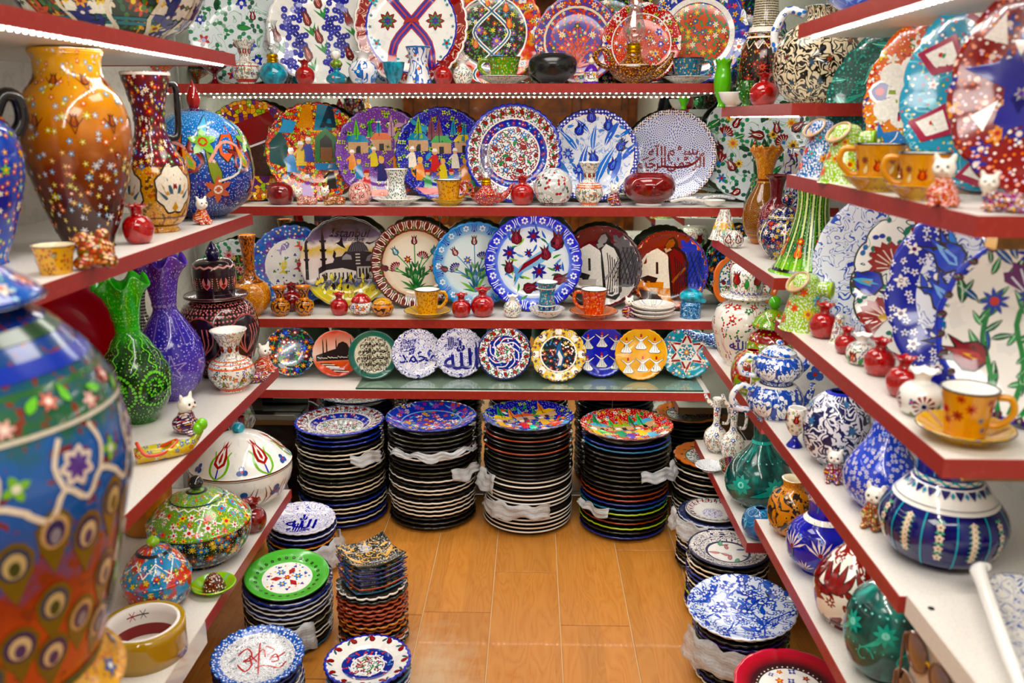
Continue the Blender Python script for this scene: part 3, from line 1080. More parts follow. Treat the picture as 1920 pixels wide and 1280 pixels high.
def d_vine(f, n, amp, col, leafc, flc, u_k=.1, lay=1):
 def go(D, S, u, rng):
  s = S.szz(f)
  for i in range(n):
   D.put(2 * pi * i / n - pi, s)
   hw = pi * S.rad(s) / n
   a = amp * u
   D.stroke([(-hw, 0), (-hw * .5, a), (0, 0), (hw * .5, -a), (hw, 0)], .012 * u, col, lay)
   for sx in (-1, 1):
    D.put(2 * pi * i / n - pi + sx * .5 * hw / S.rad(s), s + sx * -.4 * a, 0, u_k * u)
    m_flower(D, 5, flc[(i + (sx > 0)) % len(flc)], 'yel', lay + 1)
    D.put(2 * pi * i / n - pi + sx * .1 * hw / S.rad(s), s + sx * a * .3, sx * 1.0, u_k * u)
    m_leaf(D, leafc, .8, .35, .1, lay)
 return go
def place(p):
 """('Z',px,py,z) under a pixel on a level, ('Y',px,depth,z) in a pixel's column at a depth, or a point"""
 if p[0] == 'Z':
  return atZ(*p[1:])
 if p[0] == 'Y':
  return Vector((xat(p[1], p[2], p[3]), p[2], p[3]))
 return Vector(p)
LASTK = [0.001]
def pot(name, label, cat, pos, w, h, shape, mats, deco=(), group=None, thick=.05, turn=0.0, seg=40, metric=False, lean=0.0, **kw):
 P = place(pos)
 k = 1.0 if metric else mpp(P + Vector((0, 0, .02)))
 LASTK[0] = k
 W_, H_ = w * k, h * k
 o, S = lathe(name, prof(shape, W_, H_), mats, None, seg, thick * W_ if thick else 0, loc=P, rot=(0, lean, face_cam(P) + turn), **kw)
 if label:
  tag(o, label, cat, group)
 if deco:
  D = Deco(S, unit=max(.0006, min(.0014, W_ * .009)))
  rng = random.Random(hash(label) % 1000 if False else len(label) * 7 + int(w))
  for d in deco:
   d(D, S, W_, rng)
  D.obj(o)
 o['_k'] = k
 return o, S, k
def part_lathe(name, parent, shape, w, h, mats, z, deco=(), x=0, y=0, thick=0.0, rot=(0, 0, 0), seg=32, **kw):
 o, S = lathe(name, prof(shape, w, h), mats, parent, seg, thick, loc=(x, y, z), rot=rot, **kw)
 if deco:
  D = Deco(S, unit=max(.0005, min(.0014, w * .009)))
  for d in deco:
   d(D, S, w, random.Random(3))
  D.obj(o)
 return o
def handle_c(parent, r0, z0, r1, z1, out, rad, m, ang=0.0, name='handle'):
 """a C-shaped handle from (r0,z0) to (r1,z1) bulging outward, at angle ang (0 = viewer's right)"""
 zm = (z0 + z1) / 2
 pts = [(r0, 0, z0), (r0 + out * .8, 0, z0 + (z1 - z0) * .0), (r0 + out, 0, zm), (r1 + out * .6, 0, z1 - (z1 - z0) * .04), (r1, 0, z1)]
 return tube(name, pts, rad, [m], parent, rot=(0, 0, ang))
# small red pomegranates and their kin
SPEC['pom_red'] = [('blot', 40, [(.35, '#8e0b12'), (.65, '#b8141b')]), dict(rough=.1, coat=.8, bump=0)]
SPEC['pom_dark'] = [('blot', 40, [(.35, '#5e0a14'), (.65, '#82101c')]), dict(rough=.1, coat=.8, bump=0)]
def pomegranate(label, pos, d, m='pom_red', group='red glazed pomegranates', crown=None, deco=(), hk=1.18):
 h = d * hk
 o, S, k = pot('pomegranate', label, 'ornament', pos, d, h, 'pom', [m], deco, group, thick=0, seg=32)
 R_, Hh = d * k / 2, h * k
 c = part_lathe('crown', o, [(.62, 0), (.5, .25), (.62, .62), (1.0, 1.0)], R_ * 1.34, Hh * .27, [crown or m, crown or m], Hh * .745, thick=R_ * .08, seg=36, depth=.7, crown=(6, Hh * .2))
 return o
# ------------------------------------------------------------------ seated and lying cats
SPEC['cat_white'] = [('base', '#f3efe4'), dict(rough=.12)]
SPEC['cat_orange'] = [('base', '#c8421a'), ('dot', 260, ['#ffffff', '#f6d9b0', '#e9b03a', '#ffffff'], .3, .8), dict(bump=3)]
SPEC['cat_mix'] = [('base', '#7d1a20'), ('dot', 240, ['#ffffff', '#e9b03a', '#2f7fb5', '#f0e0d0', '#b86ad0'], .34, .8), dict(bump=3)]
SPEC['cat_gold'] = [('base', '#8a3c10'), ('dot', 240, ['#e8b456', '#f1d9a8', '#c02a1a', '#2e8a4a'], .34, .8), dict(bump=3)]
SPEC['cat_pink'] = [('base', '#b9584c'), ('dot', 260, ['#ffffff', '#f6e0dc', '#5a8a4a', '#e8a090'], .34, .8), dict(bump=3)]
SPEC['cat_purple'] = [('base', '#3b1a44'), ('dot', 240, ['#ffffff', '#e8c0d8', '#c02a2a', '#e8b84a'], .34, .8), dict(bump=3)]
def cat_fig(label, pos, hpx, body='cat_orange', turn=0.0, lying=False, group='little painted cats'):
 P = place(pos)
 k = mpp(P)
 h = hpx * k
 o = empty('cat_figurine', P, face_cam(P) + turn)
 tag(o, label, 'figurine', group)
 s = h
 if lying:
  b = [(0, .05 * s, .24 * s, .52 * s, .26 * s, .25 * s), (-.34 * s, -.16 * s, .11 * s, .2 * s, .14 * s, .11 * s), (.28 * s, -.18 * s, .10 * s, .22 * s, .12 * s, .1 * s),
    (.42 * s, .02 * s, .2 * s, .2 * s, .2 * s, .2 * s), (-.36 * s, 0, .36 * s, .2 * s, .18 * s, .2 * s)]
  hc = (-.42 * s, -.1 * s, .68 * s)
 else:
  b = [(0, .06 * s, .24 * s, .30 * s, .30 * s, .24 * s), (0, 0, .42 * s, .2 * s, .2 * s, .22 * s), (-.11 * s, -.17 * s, .2 * s, .075 * s, .09 * s, .2 * s), (.11 * s, -.17 * s, .2 * s, .075 * s, .09 * s, .2 * s),
    (-.12 * s, -.22 * s, .05 * s, .09 * s, .12 * s, .05 * s), (.12 * s, -.22 * s, .05 * s, .09 * s, .12 * s, .05 * s), (.26 * s, .02 * s, .1 * s, .1 * s, .24 * s, .1 * s)]
  hc = (0, -.05 * s, .74 * s)
 kb = 'cat_body_%s_%s_%d' % (body, lying, round(h * 500))
 ellipsoids('body', b, [body], o, key=kb, voxel=s * .035)
 hd = [(0, 0, 0, .22 * s, .2 * s, .19 * s), (-.08 * s, -.15 * s, -.05 * s, .075 * s, .07 * s, .06 * s), (.08 * s, -.15 * s, -.05 * s, .075 * s, .07 * s, .06 * s),
   (-.14 * s, 0, .17 * s, .065 * s, .035 * s, .13 * s, 0, -.35), (.14 * s, 0, .17 * s, .065 * s, .035 * s, .13 * s, 0, .35), (0, .06 * s, -.14 * s, .15 * s, .14 * s, .14 * s)]
 he = ellipsoids('head', hd, ['cat_white'], o, loc=hc, rot=(0, 0, .15 if lying else 0), key='cat_head_%d' % round(h * 500), voxel=s * .028)
 ek = 'cat_eye_%d' % round(h * 500)
 for sx in (-1, 1):
  ellipsoids('eye', [(0, 0, 0, .035 * s, .02 * s, .04 * s)], ['black'], he, loc=(sx * .085 * s, -.175 * s, .035 * s), key=ek, voxel=s * .012)
 ellipsoids('nose', [(0, 0, 0, .03 * s, .02 * s, .02 * s)], ['#a05a50'], he, loc=(0, -.215 * s, -.025 * s), key='cat_nose_%d' % round(h * 500), voxel=s * .012)
 return o
# ------------------------------------------------------------------ coffee cup and saucer
def cup_set(where, pos, dcup, hcup, dsau, m, rim, hside=1, sm=None, deco=(), group='coffee cups on saucers', labels=None, hsau=None, shape='mug', tilt=None, inner='white'):
 P = place(pos)
 k = mpp(P)
 hs = (hsau or dsau * .15) * k
 sa, S2, _ = pot('saucer', labels[1], 'saucer', P, dsau * k, hs, 'saucer', [sm or m, sm or m], (), 'saucers under cups', thick=.02, metric=True, depth=.75)
 lathe('rim_line', [(dsau * k / 2 - .0014, hs - .0006), (dsau * k / 2 + .0006, hs - .0004), (dsau * k / 2 + .0006, hs + .0008), (dsau * k / 2 - .0014, hs + .0008)], [rim], sa, seg=40, sub=1)
 zc = hs * .27 + .02 * dsau * k + .0012
 cu, S, _ = pot('coffee_cup', labels[0], 'cup', (P.x, P.y, P.z + zc), dcup * k, hcup * k, shape, [m, inner], deco, group, thick=.05, metric=True, depth=.85)
 R_, Hh = dcup * k / 2, hcup * k
 lathe('rim_line', [(R_ - .0016, Hh - .001), (R_ + .0008, Hh - .001), (R_ + .0008, Hh + .0012), (R_ - .0016, Hh + .0012)], [rim], cu, seg=36, sub=1)
 if hside:
  handle_c(cu, R_ * .86, Hh * .86, R_ * .68, Hh * .24, R_ * .62, R_ * .13, m, 0.0 if hside > 0 else pi)
 return sa, cu
# ------------------------------------------------------------------ plates
def plate_h(style, R, dep, t):
 """height of the upper face at radius fraction r"""
 if style == 'wide':        # flat middle, a step, a broad sloping rim
  xs, ys = [0, .52, .58, .66, .8, .97, 1.0], [0, 0, .12, .5, .68, 1.0, .98]
 elif style == 'dish':
  xs, ys = [0, .4, .6, .8, .95, 1.0], [0, .03, .16, .5, .9, 1.0]
 else:
  xs, ys = [0, .6, .7, .8, .97, 1.0], [0, 0, .12, .42, 1.0, .98]
 return lambda r: t + dep * np.interp(r, xs, ys)
def scal(n, amp, th, sharp=.5):
 return 1 - amp + amp * abs(math.sin(n * th / 2)) ** sharp if n else 1.0
def plate_mesh(name, R, zones, lip, back, n=0, amp=.03, dep=.022, t=.0055, style='flat', seg=96, rings=(.0, .3, .6, .7, .82, .95, 1.0), amp_th=None):
 hf = plate_h(style, R, dep, t)
 rs = sorted(set([round(q, 4) for q in rings] + [round(z[0], 4) for z in zones]))
 mats = []
 for z in zones:
  if z[1] not in mats:
   mats.append(z[1])
 mats = mats + [lip, back]
 V, F, MI, UV = [], [], [], []
 def ring(r, z):
  i = len(V)
  for k in range(seg):
   th = 2 * pi * k / seg
   q = r * (1 + (scal(n, amp, th) - 1) * max(0, (r - .6) / .4))
   V.append((q * R * sin(th), q * R * cos(th), z))
   UV.append((q * R * sin(th), q * R * cos(th)))
  return i
 top = [ring(r, float(hf(r))) for r in rs if r > 0]
 rr = [r for r in rs if r > 0]
 c0 = len(V)
 V.append((0, 0, t))
 UV.append((0, 0))
 def zm(r):
  for lim, m in zones:
   if r <= lim + 1e-6:
    return mats.index(m)
  return mats.index(zones[-1][1])
 for k in range(seg):
  F.append([top[0] + (k + 1) % seg, top[0] + k, c0])
  MI.append(zm(rr[0]))
 for j in range(len(top) - 1):
  for k in range(seg):
   k2 = (k + 1) % seg
   F.append([top[j] + k, top[j] + k2, top[j + 1] + k2, top[j + 1] + k])
   MI.append(zm(rr[j + 1]))
 br = [1.0, .8, .6, .56]
 lipi, backi = len(mats) - 2, len(mats) - 1
 e0 = ring(1.012, float(hf(1.0)) - t * .5)
 bot = [ring(r, max(float(hf(r)) - t, 0.0)) for r in br]
 for a, b_, m in [(top[-1], e0, lipi), (e0, bot[0], lipi)] + [(bot[i], bot[i + 1], backi) for i in range(len(bot) - 1)]:
  for k in range(seg):
   k2 = (k + 1) % seg
   F.append([a + k, a + k2, b_ + k2, b_ + k])
   MI.append(m)
 F.append([bot[-1] + k for k in range(seg)])
 MI.append(backi)
 F = [f[::-1] for f in F]
 me = mesh(name, V, F, MI, UV)
 for m in mats:
  me.materials.append(mat(m) if isinstance(m, str) else m)
 def pm(A):
  x, y = A[:, 0], A[:, 1]
  r = np.hypot(x, y) + 1e-9
  s_ = 1 - amp + amp * np.abs(np.sin(n * np.arctan2(x, y) / 2)) ** .5 if n else np.ones_like(r)
  nom = r / (1 + (s_ - 1) * np.clip((r - .6) / .4, 0, None))       # the scallops pull the rim in
  f = np.minimum(1, .992 / np.maximum(nom, 1e-6))
  return np.stack([x * f * R, y * f * R, hf(np.minimum(nom, .992)) + A[:, 2]], 1)
 return me, pm
def plate(label, C, R, zones, lip='white', back='#141210', n=0, amp=.03, dep=.022, style='flat', rot=(0, 0, 0), designs=(), group=None, name='plate', cat='plate', seg=None):
 seg = seg or (96 if not n else max(96, min(4 * n, 160)))
 me, pm = plate_mesh(name, R, zones, lip, back, n, amp, dep, style=style, seg=seg)
 o = link(name, me, None, C, rot)
 if label:
  tag(o, label, cat, group)
 if designs:
  D = Deco(plate=pm, unit=max(.0008, R * .006))
  for d in designs:
   d(D)
  D.obj(o)
 return o
def stand(label, px, rpx, zs, Ymax=3.016, lean=.14, turn=0.0, py=None, dy=0.0, k=None, dep=None, **kw):
 """a plate on its rim on a back shelf, leaning on the mirror"""
 Yc = Ymax - .05
 for _ in range(3):
  R = rpx * mpp((xat(px, Yc, zs + .15), Yc, zs + .15))
  Yc = Ymax - R * sin(lean) - abs(sin(turn)) * R - dy
 dp = dep or min(.022, R * .13)
 zc = zs + 1.012 * R * cos(lean) - dp * sin(lean) + .001
 return plate(label, (xat(px, Yc, zc), Yc, zc), R, rot=(pi / 2 - lean, 0, turn), dep=dp, **kw)
# ---- designs (x,y in fractions of the radius, y up)
def p_ring(r, w, col, lay=1):
 return lambda D: (D.put(0, 0), D.band(r, w, col, lay, 72))
def p_ringof(n, r, k, fn, rot=0.0, a=0.0):
 return lambda D: D.ringof(n, r, lambda d, i: fn(d), k, rot, a)
def p_alt(n, r, k, fns, rot=0.0, a=0.0):
 return lambda D: D.ringof(n, r, lambda d, i: fns[i % len(fns)](d), k, rot, a)
def p_scatter(n, r, k, fns, seed=1, mind=None, inner=0.0, up=False):
 def go(D):
  rng = random.Random(seed)
  for x, y in scatter(n, r, mind or k * .9, rng, inner):
   D.put(x, y, 0 if up else rng.uniform(0, 6.28), k * rng.uniform(.8, 1.2))
   rng.choice(fns)(D)
 return go
def fl(c, core='yel', n=6, amp=.28):
 return lambda D: m_flower(D, n, c, core, 2, .5, amp)
def tu(a='red', b='w', c='red', o=.34):
 return lambda D: m_tulip(D, a, b, c, 3, o)
def le(c, w=.32, bend=.12, vein=None):
 return lambda D: m_leaf(D, c, 1.0, w, bend, 1, vein)
def sp(stem='dgreen', leaf='green', f='red', core='yel', kind='fl'):
 return lambda D: m_sprig(D, stem, leaf, f, core, 1, 5, kind)
def ca(a='red', b='w', c='green'):
 return lambda D: m_carn(D, a, b, c)
def dt(c, r=.4):
 return lambda D: D.disc(0, 0, r, c, 2, 8)
def tf(c='blue'):
 return lambda D: m_trefoil(D, c)
def p_bouquet(cols, base=(0, -.6), seed=2, k=1.0, stemc='green', leafc=('green', 'dgreen'), heads='mix', n=9, reach=1.05, spread=1.0):
 """stems fanning up from the foot of the plate with tulips, carnations and long leaves"""
 def go(D):
  rng = random.Random(seed)
  bx, by = base
  for i in range(n):
   f = (i + .5) / n * 2 - 1
   ang = f * 1.0 * spread
   l = reach * k * (1.0 - .28 * abs(f)) * (1 - .25 * (i % 2))
   ex, ey = bx + sin(ang) * l, by + cos(ang) * l
   mx, my = bx + sin(ang * .45) * l * .5, by + cos(ang * .45) * l * .5
   D.put(0, 0)
   D.stroke([(bx, by), (mx, my), (ex, ey)], .022, stemc, 1)
   D.put(ex, ey, -ang * 1.15, .2 * k)
   h = heads if heads != 'mix' else ('tulip', 'carn', 'tulip', 'fl')[i % 4]
   c = cols[i % len(cols)]
   if h == 'tulip':
    m_tulip(D, c, 'w' if i % 3 else c, c, 3, .36)
   elif h == 'carn':
    m_carn(D, c, 'w', 'green')
   else:
    m_flower(D, 7, c, 'yel', 3)
   for sx in (-1, 1):
    D.put(mx + sx * .01, my, -ang + sx * .7, .17 * k)
    m_leaf(D, leafc[(i + (sx > 0)) % len(leafc)], 1.0, .28, sx * .2)
  for i in range(8):
   a = (i - 3.5) * .3
   D.put(bx, by, -a, (.42 if i % 2 else .3) * k)
   m_leaf(D, leafc[i % len(leafc)], 1.0, .16, (i - 3.5) * .08)
 return go
def p_text(text, x, y, w, col, a=0.0, shear=0.0, lay=5):
 return lambda D: m_text(D.put(x, y, a, w), text, col, lay, shear)
def p_poly(pts, col, lay=2):
 return lambda D: D.put(0, 0).shape(pts, col, lay)
def p_stroke(pts, w, col, lay=2, taper=0.0):
 return lambda D: D.put(0, 0).stroke(pts, w, col, lay, taper)
def p_many(*ds):
 return lambda D: [d(D) for d in ds]
def dervish(D, robe='white', hat='red', line='#30302c'):
 D.shape([(-.42, -.5), (-.3, -.6), (.3, -.62), (.44, -.48), (.2, -.2), (.1, .05), (-.1, .05), (-.2, -.2)], line, 2)
 D.shape([(-.38, -.49), (-.28, -.56), (.28, -.58), (.4, -.47), (.17, -.18), (.075, .05), (-.075, .05), (-.17, -.18)], robe, 3)
 for sx in (-.2, 0, .2):
  D.stroke([(sx * .3, 0), (sx, -.5)], .02, line, 4, sub=1)
 D.shape([(-.5, .3), (-.46, .36), (-.1, .12), (.1, .12), (.46, .36), (.5, .3), (.12, -.02), (-.12, -.02)], line, 2)
 D.shape([(-.46, .31), (-.44, .335), (-.1, .1), (.1, .1), (.44, .335), (.46, .31), (.1, .0), (-.1, .0)], robe, 3)
 D.disc(0, .2, .08, '#e8b890', 4, 8)
 D.shape([(-.07, .25), (.07, .25), (.05, .48), (-.05, .48)], hat, 4)
def person_small(D, robe, head='#e6b48a', hat='white'):
 D.shape([(-.2, -.5), (.22, -.5), (.16, 0), (.1, .22), (-.1, .22), (-.17, 0)], robe, 3)
 D.stroke([(-.1, .15), (-.3, -.05)], .08, robe, 3, sub=1)
 D.disc(0, .32, .11, head, 4, 8)
 D.shape([(-.13, .36), (.13, .36), (.08, .5), (-.08, .5)], hat, 5)
def tree_small(D, c):
 D.shape([(-.22, -.5), (.22, -.5), (.12, .1), (0, .6), (-.12, .1)], c, 2)
 D.stroke([(0, -.5), (0, .3)], .03, 'black', 3, sub=1)
def house_small(D, w, roof):
 D.shape([(-.5, -.4), (.5, -.4), (.5, .15), (-.5, .15)], w, 2)
 D.shape([(-.6, .15), (.6, .15), (.3, .5), (-.3, .5)], roof, 3)
 D.shape([(-.12, -.4), (.12, -.4), (.12, -.05), (-.12, -.05)], 'black', 3)
def fish(D, c):
 D.shape([(-.5, .28), (-.22, .05), (.1, .24), (.42, .08), (.5, -.05), (.3, -.2), (.0, -.22), (-.2, -.06), (-.5, -.3), (-.38, 0)], c, 3)
 D.disc(.34, .03, .05, 'white', 4, 6)
 D.stroke([(.1, .2), (.14, 0), (.06, -.2)], .03, 'w', 4)
def p_village(seed, robes, trees, roofs, n=9):
 def go(D):
  rng = random.Random(seed)
  for i in range(5):
   D.put(-.5 + .25 * i + rng.uniform(-.05, .05), .52 + rng.uniform(-.1, .08), 0, rng.uniform(.3, .5))
   tree_small(D, trees[i % len(trees)])
  for i in range(3):
   D.put(-.5 + .5 * i, .24 + rng.uniform(-.05, .05), 0, .42)
   house_small(D, '#caa27a', roofs[i % len(roofs)])
  for i in range(34):
   x, y = rng.uniform(-.8, .8), rng.uniform(-.8, .7)
   if hypot(x, y) < .85:
    m_leaf(D.put(x, y, rng.uniform(0, 6), rng.uniform(.12, .22)), robes[i % len(robes)] if i % 2 else trees[i % len(trees)], 1, .5, .2, 1)
  for i in range(n):
   D.put(-.66 + 1.32 * i / (n - 1) + rng.uniform(-.04, .04), -.08 - .24 * (i % 3) + rng.uniform(-.05, .05), 0, rng.uniform(.4, .54))
   person_small(D, robes[i % len(robes)], hat=('white', 'yel', 'red')[i % 3])
 return go
def p_lattice(c, w=.035, r=.62):
 """interlaced pointed ovals"""
 def go(D):
  D.put(0, 0)
  for sx in (-1, 1):
   for y0 in (-1, 0, 1):
    D.stroke([(sx * .0, y0 * .8 - .4), (sx * .34, y0 * .8), (sx * .0, y0 * .8 + .4)], w * 2.6, 'w', 2, sub=6)
    D.stroke([(sx * .0, y0 * .8 - .4), (sx * .34, y0 * .8), (sx * .0, y0 * .8 + .4)], w, c, 3, sub=6)
 return go
# ------------------------------------------------------------------ materials of the plates
SPEC['white_crackle'] = [('base', '#f2f1ec'), ('spk', 30, '#e8e8e6', .6), dict(bump=0)]
SPEC['blue_fishrim'] = [('blot', 22, [(.3, '#1c2f9a'), (.5, '#2a6fc4'), (.62, '#6a2a9a'), (.75, '#3aa0c8')]), ('fl', 70, ['#f0d8e8', '#8ad0e8', '#f2d84a', '#2a9a6a'], 5, .36, '#ffffff', 3, .45), dict(bump=.5)]
SPEC['mosque_sky'] = [('grad', -.14, .14, [(0, '#c9b226'), (.16, '#ded23a'), (.24, '#2c3a6a'), (.3, '#d9d2cc'), (.55, '#e8d8d4'), (.66, '#d8b83a'), (.72, '#e6dcd2'), (.8, '#6a5a78'), (.92, '#2e2a36'), (1, '#1c1a22')]), dict(bump=0)]
SPEC['tan_glow'] = [('rad', .16, [(0, '#f4efe2'), (.6, '#e8dcc6'), (.72, '#c9a684'), (1, '#a27a58')]), dict(bump=0)]
SPEC['brown_rim'] = [('base', '#5a1a14'), ('dot', 150, ['#8a3a2a', '#3a0f0c'], .35, .8), dict(bump=.4)]
SPEC['lblue_rim'] = [('rad', .16, [(.6, '#dbeaf6'), (.74, '#8fc4ee'), (.88, '#2f8ad6'), (1, '#1678b0')]), dict(bump=0)]
SPEC['lblue_mid'] = [('rad', .16, [(0, '#eef6f8'), (.6, '#dff0f2'), (.75, '#b4d8ee')]), dict(bump=0)]
SPEC['royal_rim'] = [('rad', .18, [(.6, '#b8c8f4'), (.7, '#6a86e6'), (.82, '#1c3ad0'), (1, '#1228a8')]), dict(bump=0)]
SPEC['royal_mid'] = [('rad', .18, [(0, '#f2f6f2'), (.6, '#e4eef2'), (.76, '#b4c4f0')]), dict(bump=0)]
SPEC['derv_bw'] = [('blot', 26, [(.4, '#e9e7e2'), (.6, '#b9b6b0')]), dict(bump=0)]
SPEC['derv_col'] = [('blot', 26, [(.35, '#f0e2cc'), (.55, '#e08a2a'), (.7, '#8a3a12')]), dict(bump=0)]
SPEC['maroon_lat'] = [('base', '#3a0d14'), ('lat', .018, '#8a2a34', .14), dict(bump=0)]
SPEC['red_lat'] = [('base', '#4a1410'), ('lat', .02, '#e2561e', .2), dict(bump=0)]
SPEC['verm_blue'] = [('base', '#eceaf2'), ('verm', 55, '#4a58b0', .24, 5), dict(bump=0)]
SPEC['verm_blue_rim'] = [('base', '#f0eef4'), ('verm', 70, '#2a2f8a', .45, 5), dict(bump=0)]
SPEC['script_dark'] = [('base', '#d9d3bd'), ('verm', 120, '#3a4a3c', .2, 7, 3), dict(bump=0)]
SPEC['dteal_rim'] = [('rad', .1, [(.5, '#8ab0a0'), (.7, '#1c5a4c'), (1, '#06302a')]), dict(bump=0)]
SPEC['red_mosque'] = [('grad', -.08, .08, [(0, '#c23a1c'), (.3, '#d8603a'), (.5, '#e0c0b0'), (.75, '#d89a84'), (1, '#c8402a')]), dict(bump=0)]
SPEC['dark_flower'] = [('base', '#15202c'), ('fl', 55, ['#1f7a4a', '#2f5aa0'], 2, .45, None, 1), ('fl', 42, ['#c8501a', '#8a1c2a', '#2a4aa0', '#d8902a', '#e0d8c8'], 6, .4, '#e8c84a', 2, .2), dict(bump=1)]
SPEC['iznik'] = [('base', '#efefe8'), ('fl', 60, ['#1f6a3c', '#2f8a5a', '#2a4a9a'], 2, .46, None, 1), ('fl', 44, ['#9a2418', '#b0341c', '#1f3aa0', '#7a1a1a'], 3, .42, '#f2efe8', 2, .25), dict(bump=.3)]
SPEC['iznik_fine'] = [('base', '#f2f1ec'), ('fl', 90, ['#1f6a3c', '#2a4a9a', '#3a8a9a'], 2, .46, None, 1), ('fl', 62, ['#8a1f18', '#a8301c', '#6a1418'], 3, .46, '#c03a24', 2, .15), dict(bump=.3)]
SPEC['blue_band'] = [('base', '#1a2f9e'), ('fl', 60, ['#5a2f8a', '#c8502a', '#3a8ad0', '#8a2a4a'], 6, .42, '#f0e8e0', 4, .25), dict(bump=.4)]
SPEC['pinwheel'] = [('base', '#1b2f8a'), ('fl', 60, ['#e8e8f0', '#c03a2a', '#5a9ad0'], 2, .42, None, 4, .3), dict(bump=.3)]
SPEC['yellow_brown'] = [('base', '#e6c45a'), ('fl', 80, ['#6a3a12', '#2a1a10', '#b8501a', '#f4ecd8'], 5, .46, '#3a6a9a', 3), dict(bump=.4)]
SPEC['boteh'] = [('base', '#1c2430'), ('fl', 60, ['#3a7aa8', '#2f6a4a', '#f0e8d8'], 2, .46, None, 1), ('fl', 50, ['#b8401a', '#8a1c1c', '#e0b04a'], 6, .4, '#f0e8d8', 2, .2), dict(bump=.4)]
SPEC['royal_blue'] = [('base', '#1a2fb4'), ('spk', 18, '#2440c8', .55), dict(bump=0)]
SPEC['sun_yellow'] = [('base', '#efb21a'), ('spk', 18, '#f0a812', .55), dict(bump=0)]
SPEC['turq_star'] = [('base', '#2b93a8'), ('fl', 60, ['#e8e8e0', '#c8502a', '#1c4a8a', '#f0d060'], 5, .4, '#ffffff', 2, .2), dict(bump=.8)]
SPEC['confetti_red'] = [('base', '#c8401a'), ('tri', 95, ['#d23a14', '#e8701a', '#f2b81a', '#c21c18', '#8fb41c', '#d23a14', '#7a1a14', '#e85a1a', '#f2d84a', '#2a6a9a']), ('crack', 95, '#3a120c', .05), ('dot', 120, ['#ffffff', '#f2d84a'], .12, 1, 3), dict(bump=.4)]
SPEC['confetti_purple'] = [('base', '#6d3f97'), ('fl', 40, ['#9fb83a', '#3a1a5a', '#c9c83a'], 4, .34, '#2a1a4a', 1, .35), ('dot', 110, ['#f2e8f2', '#d8a0d8'], .1, 1, 3), dict(bump=.4)]
SPEC['confetti_blue'] = [('base', '#20249a'), ('fl', 40, ['#9fc83a', '#0c1058', '#c9d83a'], 4, .34, '#101460', 1, .35), ('dot', 110, ['#f2f2f2', '#a0c8f0'], .1, 1, 3), dict(bump=.4)]
SPEC['confetti_red2'] = [('base', '#b8261a'), ('fl', 46, ['#9fc83a', '#f2c21a', '#e8f0f0', '#2a8a4a', '#5aa8d8', '#e88a2a'], 5, .42, '#3a1a12', 1, .2), ('dot', 120, ['#ffffff'], .13, 1, 3), dict(bump=.5)]
SPEC['house_yellow'] = [('base', '#e0a81c'), ('tri', 70, ['#e6b01c', '#d8901a', '#b8501a', '#5a2a6a', '#8fb41c', '#e6c23a']), ('crack', 70, '#2a140a', .05), dict(bump=.4)]
SPEC['blue_leaf'] = [('base', '#e9eef8'), ('verm', 40, '#9ab4e4', .2, 3), dict(bump=0)]
SPEC['blue_rimdots'] = [('base', '#1c2f9a'), ('dot', 95, ['#e8ecf8'], .3, .3), dict(bump=.3)]
SPEC['spiral_blue'] = [('base', '#e6e9f4'), ('spi', 15, '#3b4fa6', 11.0), dict(bump=0)]
SPEC['spiral_rim'] = [('base', '#f0ece8'), ('dot', 130, ['#3a3a52', '#7a3a3a', '#3b4fa6'], .36, .4), dict(bump=.2)]
SPEC['floral_big'] = [('base', '#e3ecf0'), ('verm', 22, '#7fb08c', .07, 4), ('fl', 30, ['#1f7a4a', '#2f8a5a', '#2a5a4a'], 2, .46, None, 1, .2), dict(bump=0)]
SPEC['redrim_ch'] = [('base', '#8a1a1c'), ('verm', 46, '#e0b8a0', .22, 3), dict(bump=.3)]
SPEC['flame_rim'] = [('blot', 26, [(.3, '#c01c14'), (.5, '#e0481a'), (.62, '#f0b01c'), (.72, '#5a1a6a')]), ('fl', 40, ['#f0ece4', '#2a7ac0', '#e8d23a', '#6a2a9a'], 5, .4, '#1f6a9a', 2, .3), dict(bump=.5)]
SPEC['ogee_dark'] = [('base', '#22140c'), ('fl', 60, ['#2a7a3a', '#5a9a2a'], 2, .46, None, 1), ('fl', 46, ['#e07a1a', '#3a8ac8', '#e8d84a', '#8a4ab0', '#c82a1a', '#f0ece0'], 6, .42, '#e8d23a', 2, .1), dict(bump=.6)]
SPEC['violet_orange'] = [('base', '#5a4a9a'), ('fl', 46, ['#e0562a', '#d8482a'], 2, .5, None, 1), ('fl', 56, ['#e8e0d0', '#e0562a', '#2a8a6a', '#3a8ad0', '#c83a6a'], 6, .36, '#f0d84a', 2, .35), dict(bump=.5)]
SPEC['orange_dots'] = [('base', '#d8481a'), ('fl', 50, ['#f0b01c', '#2a5aa8', '#2a7a3a', '#f0ece0', '#a01c1c'], 5, .38, '#ffffff', 2, .25), ('dot', 150, ['#ffffff', '#f2c83a'], .12, 1, 3), dict(bump=.6)]
SPEC['blue_multi'] = [('base', '#1f3aa8'), ('fl', 44, ['#f0ece4', '#e8561a', '#e8c82a', '#8a2a9a', '#2a9a7a'], 5, .42, '#c82a2a', 2, .2), dict(bump=.6)]
SPEC['multi_orange'] = [('base', '#d2551a'), ('fl', 46, ['#1f7a4a', '#2a8a4a'], 2, .5, None, 1), ('fl', 42, ['#f0ece4', '#2a5aa8', '#e8b81a', '#8a1c2a'], 6, .42, '#f0d84a', 2, .1), dict(bump=.6)]
SPEC['dk_teal_relief'] = [('base', '#04403c'), ('verm', 20, '#0f7a68', .1, 4, 2), ('dot', 120, ['#1f9a86', '#0f6a5c'], .22, 1, 3), dict(bump=3)]
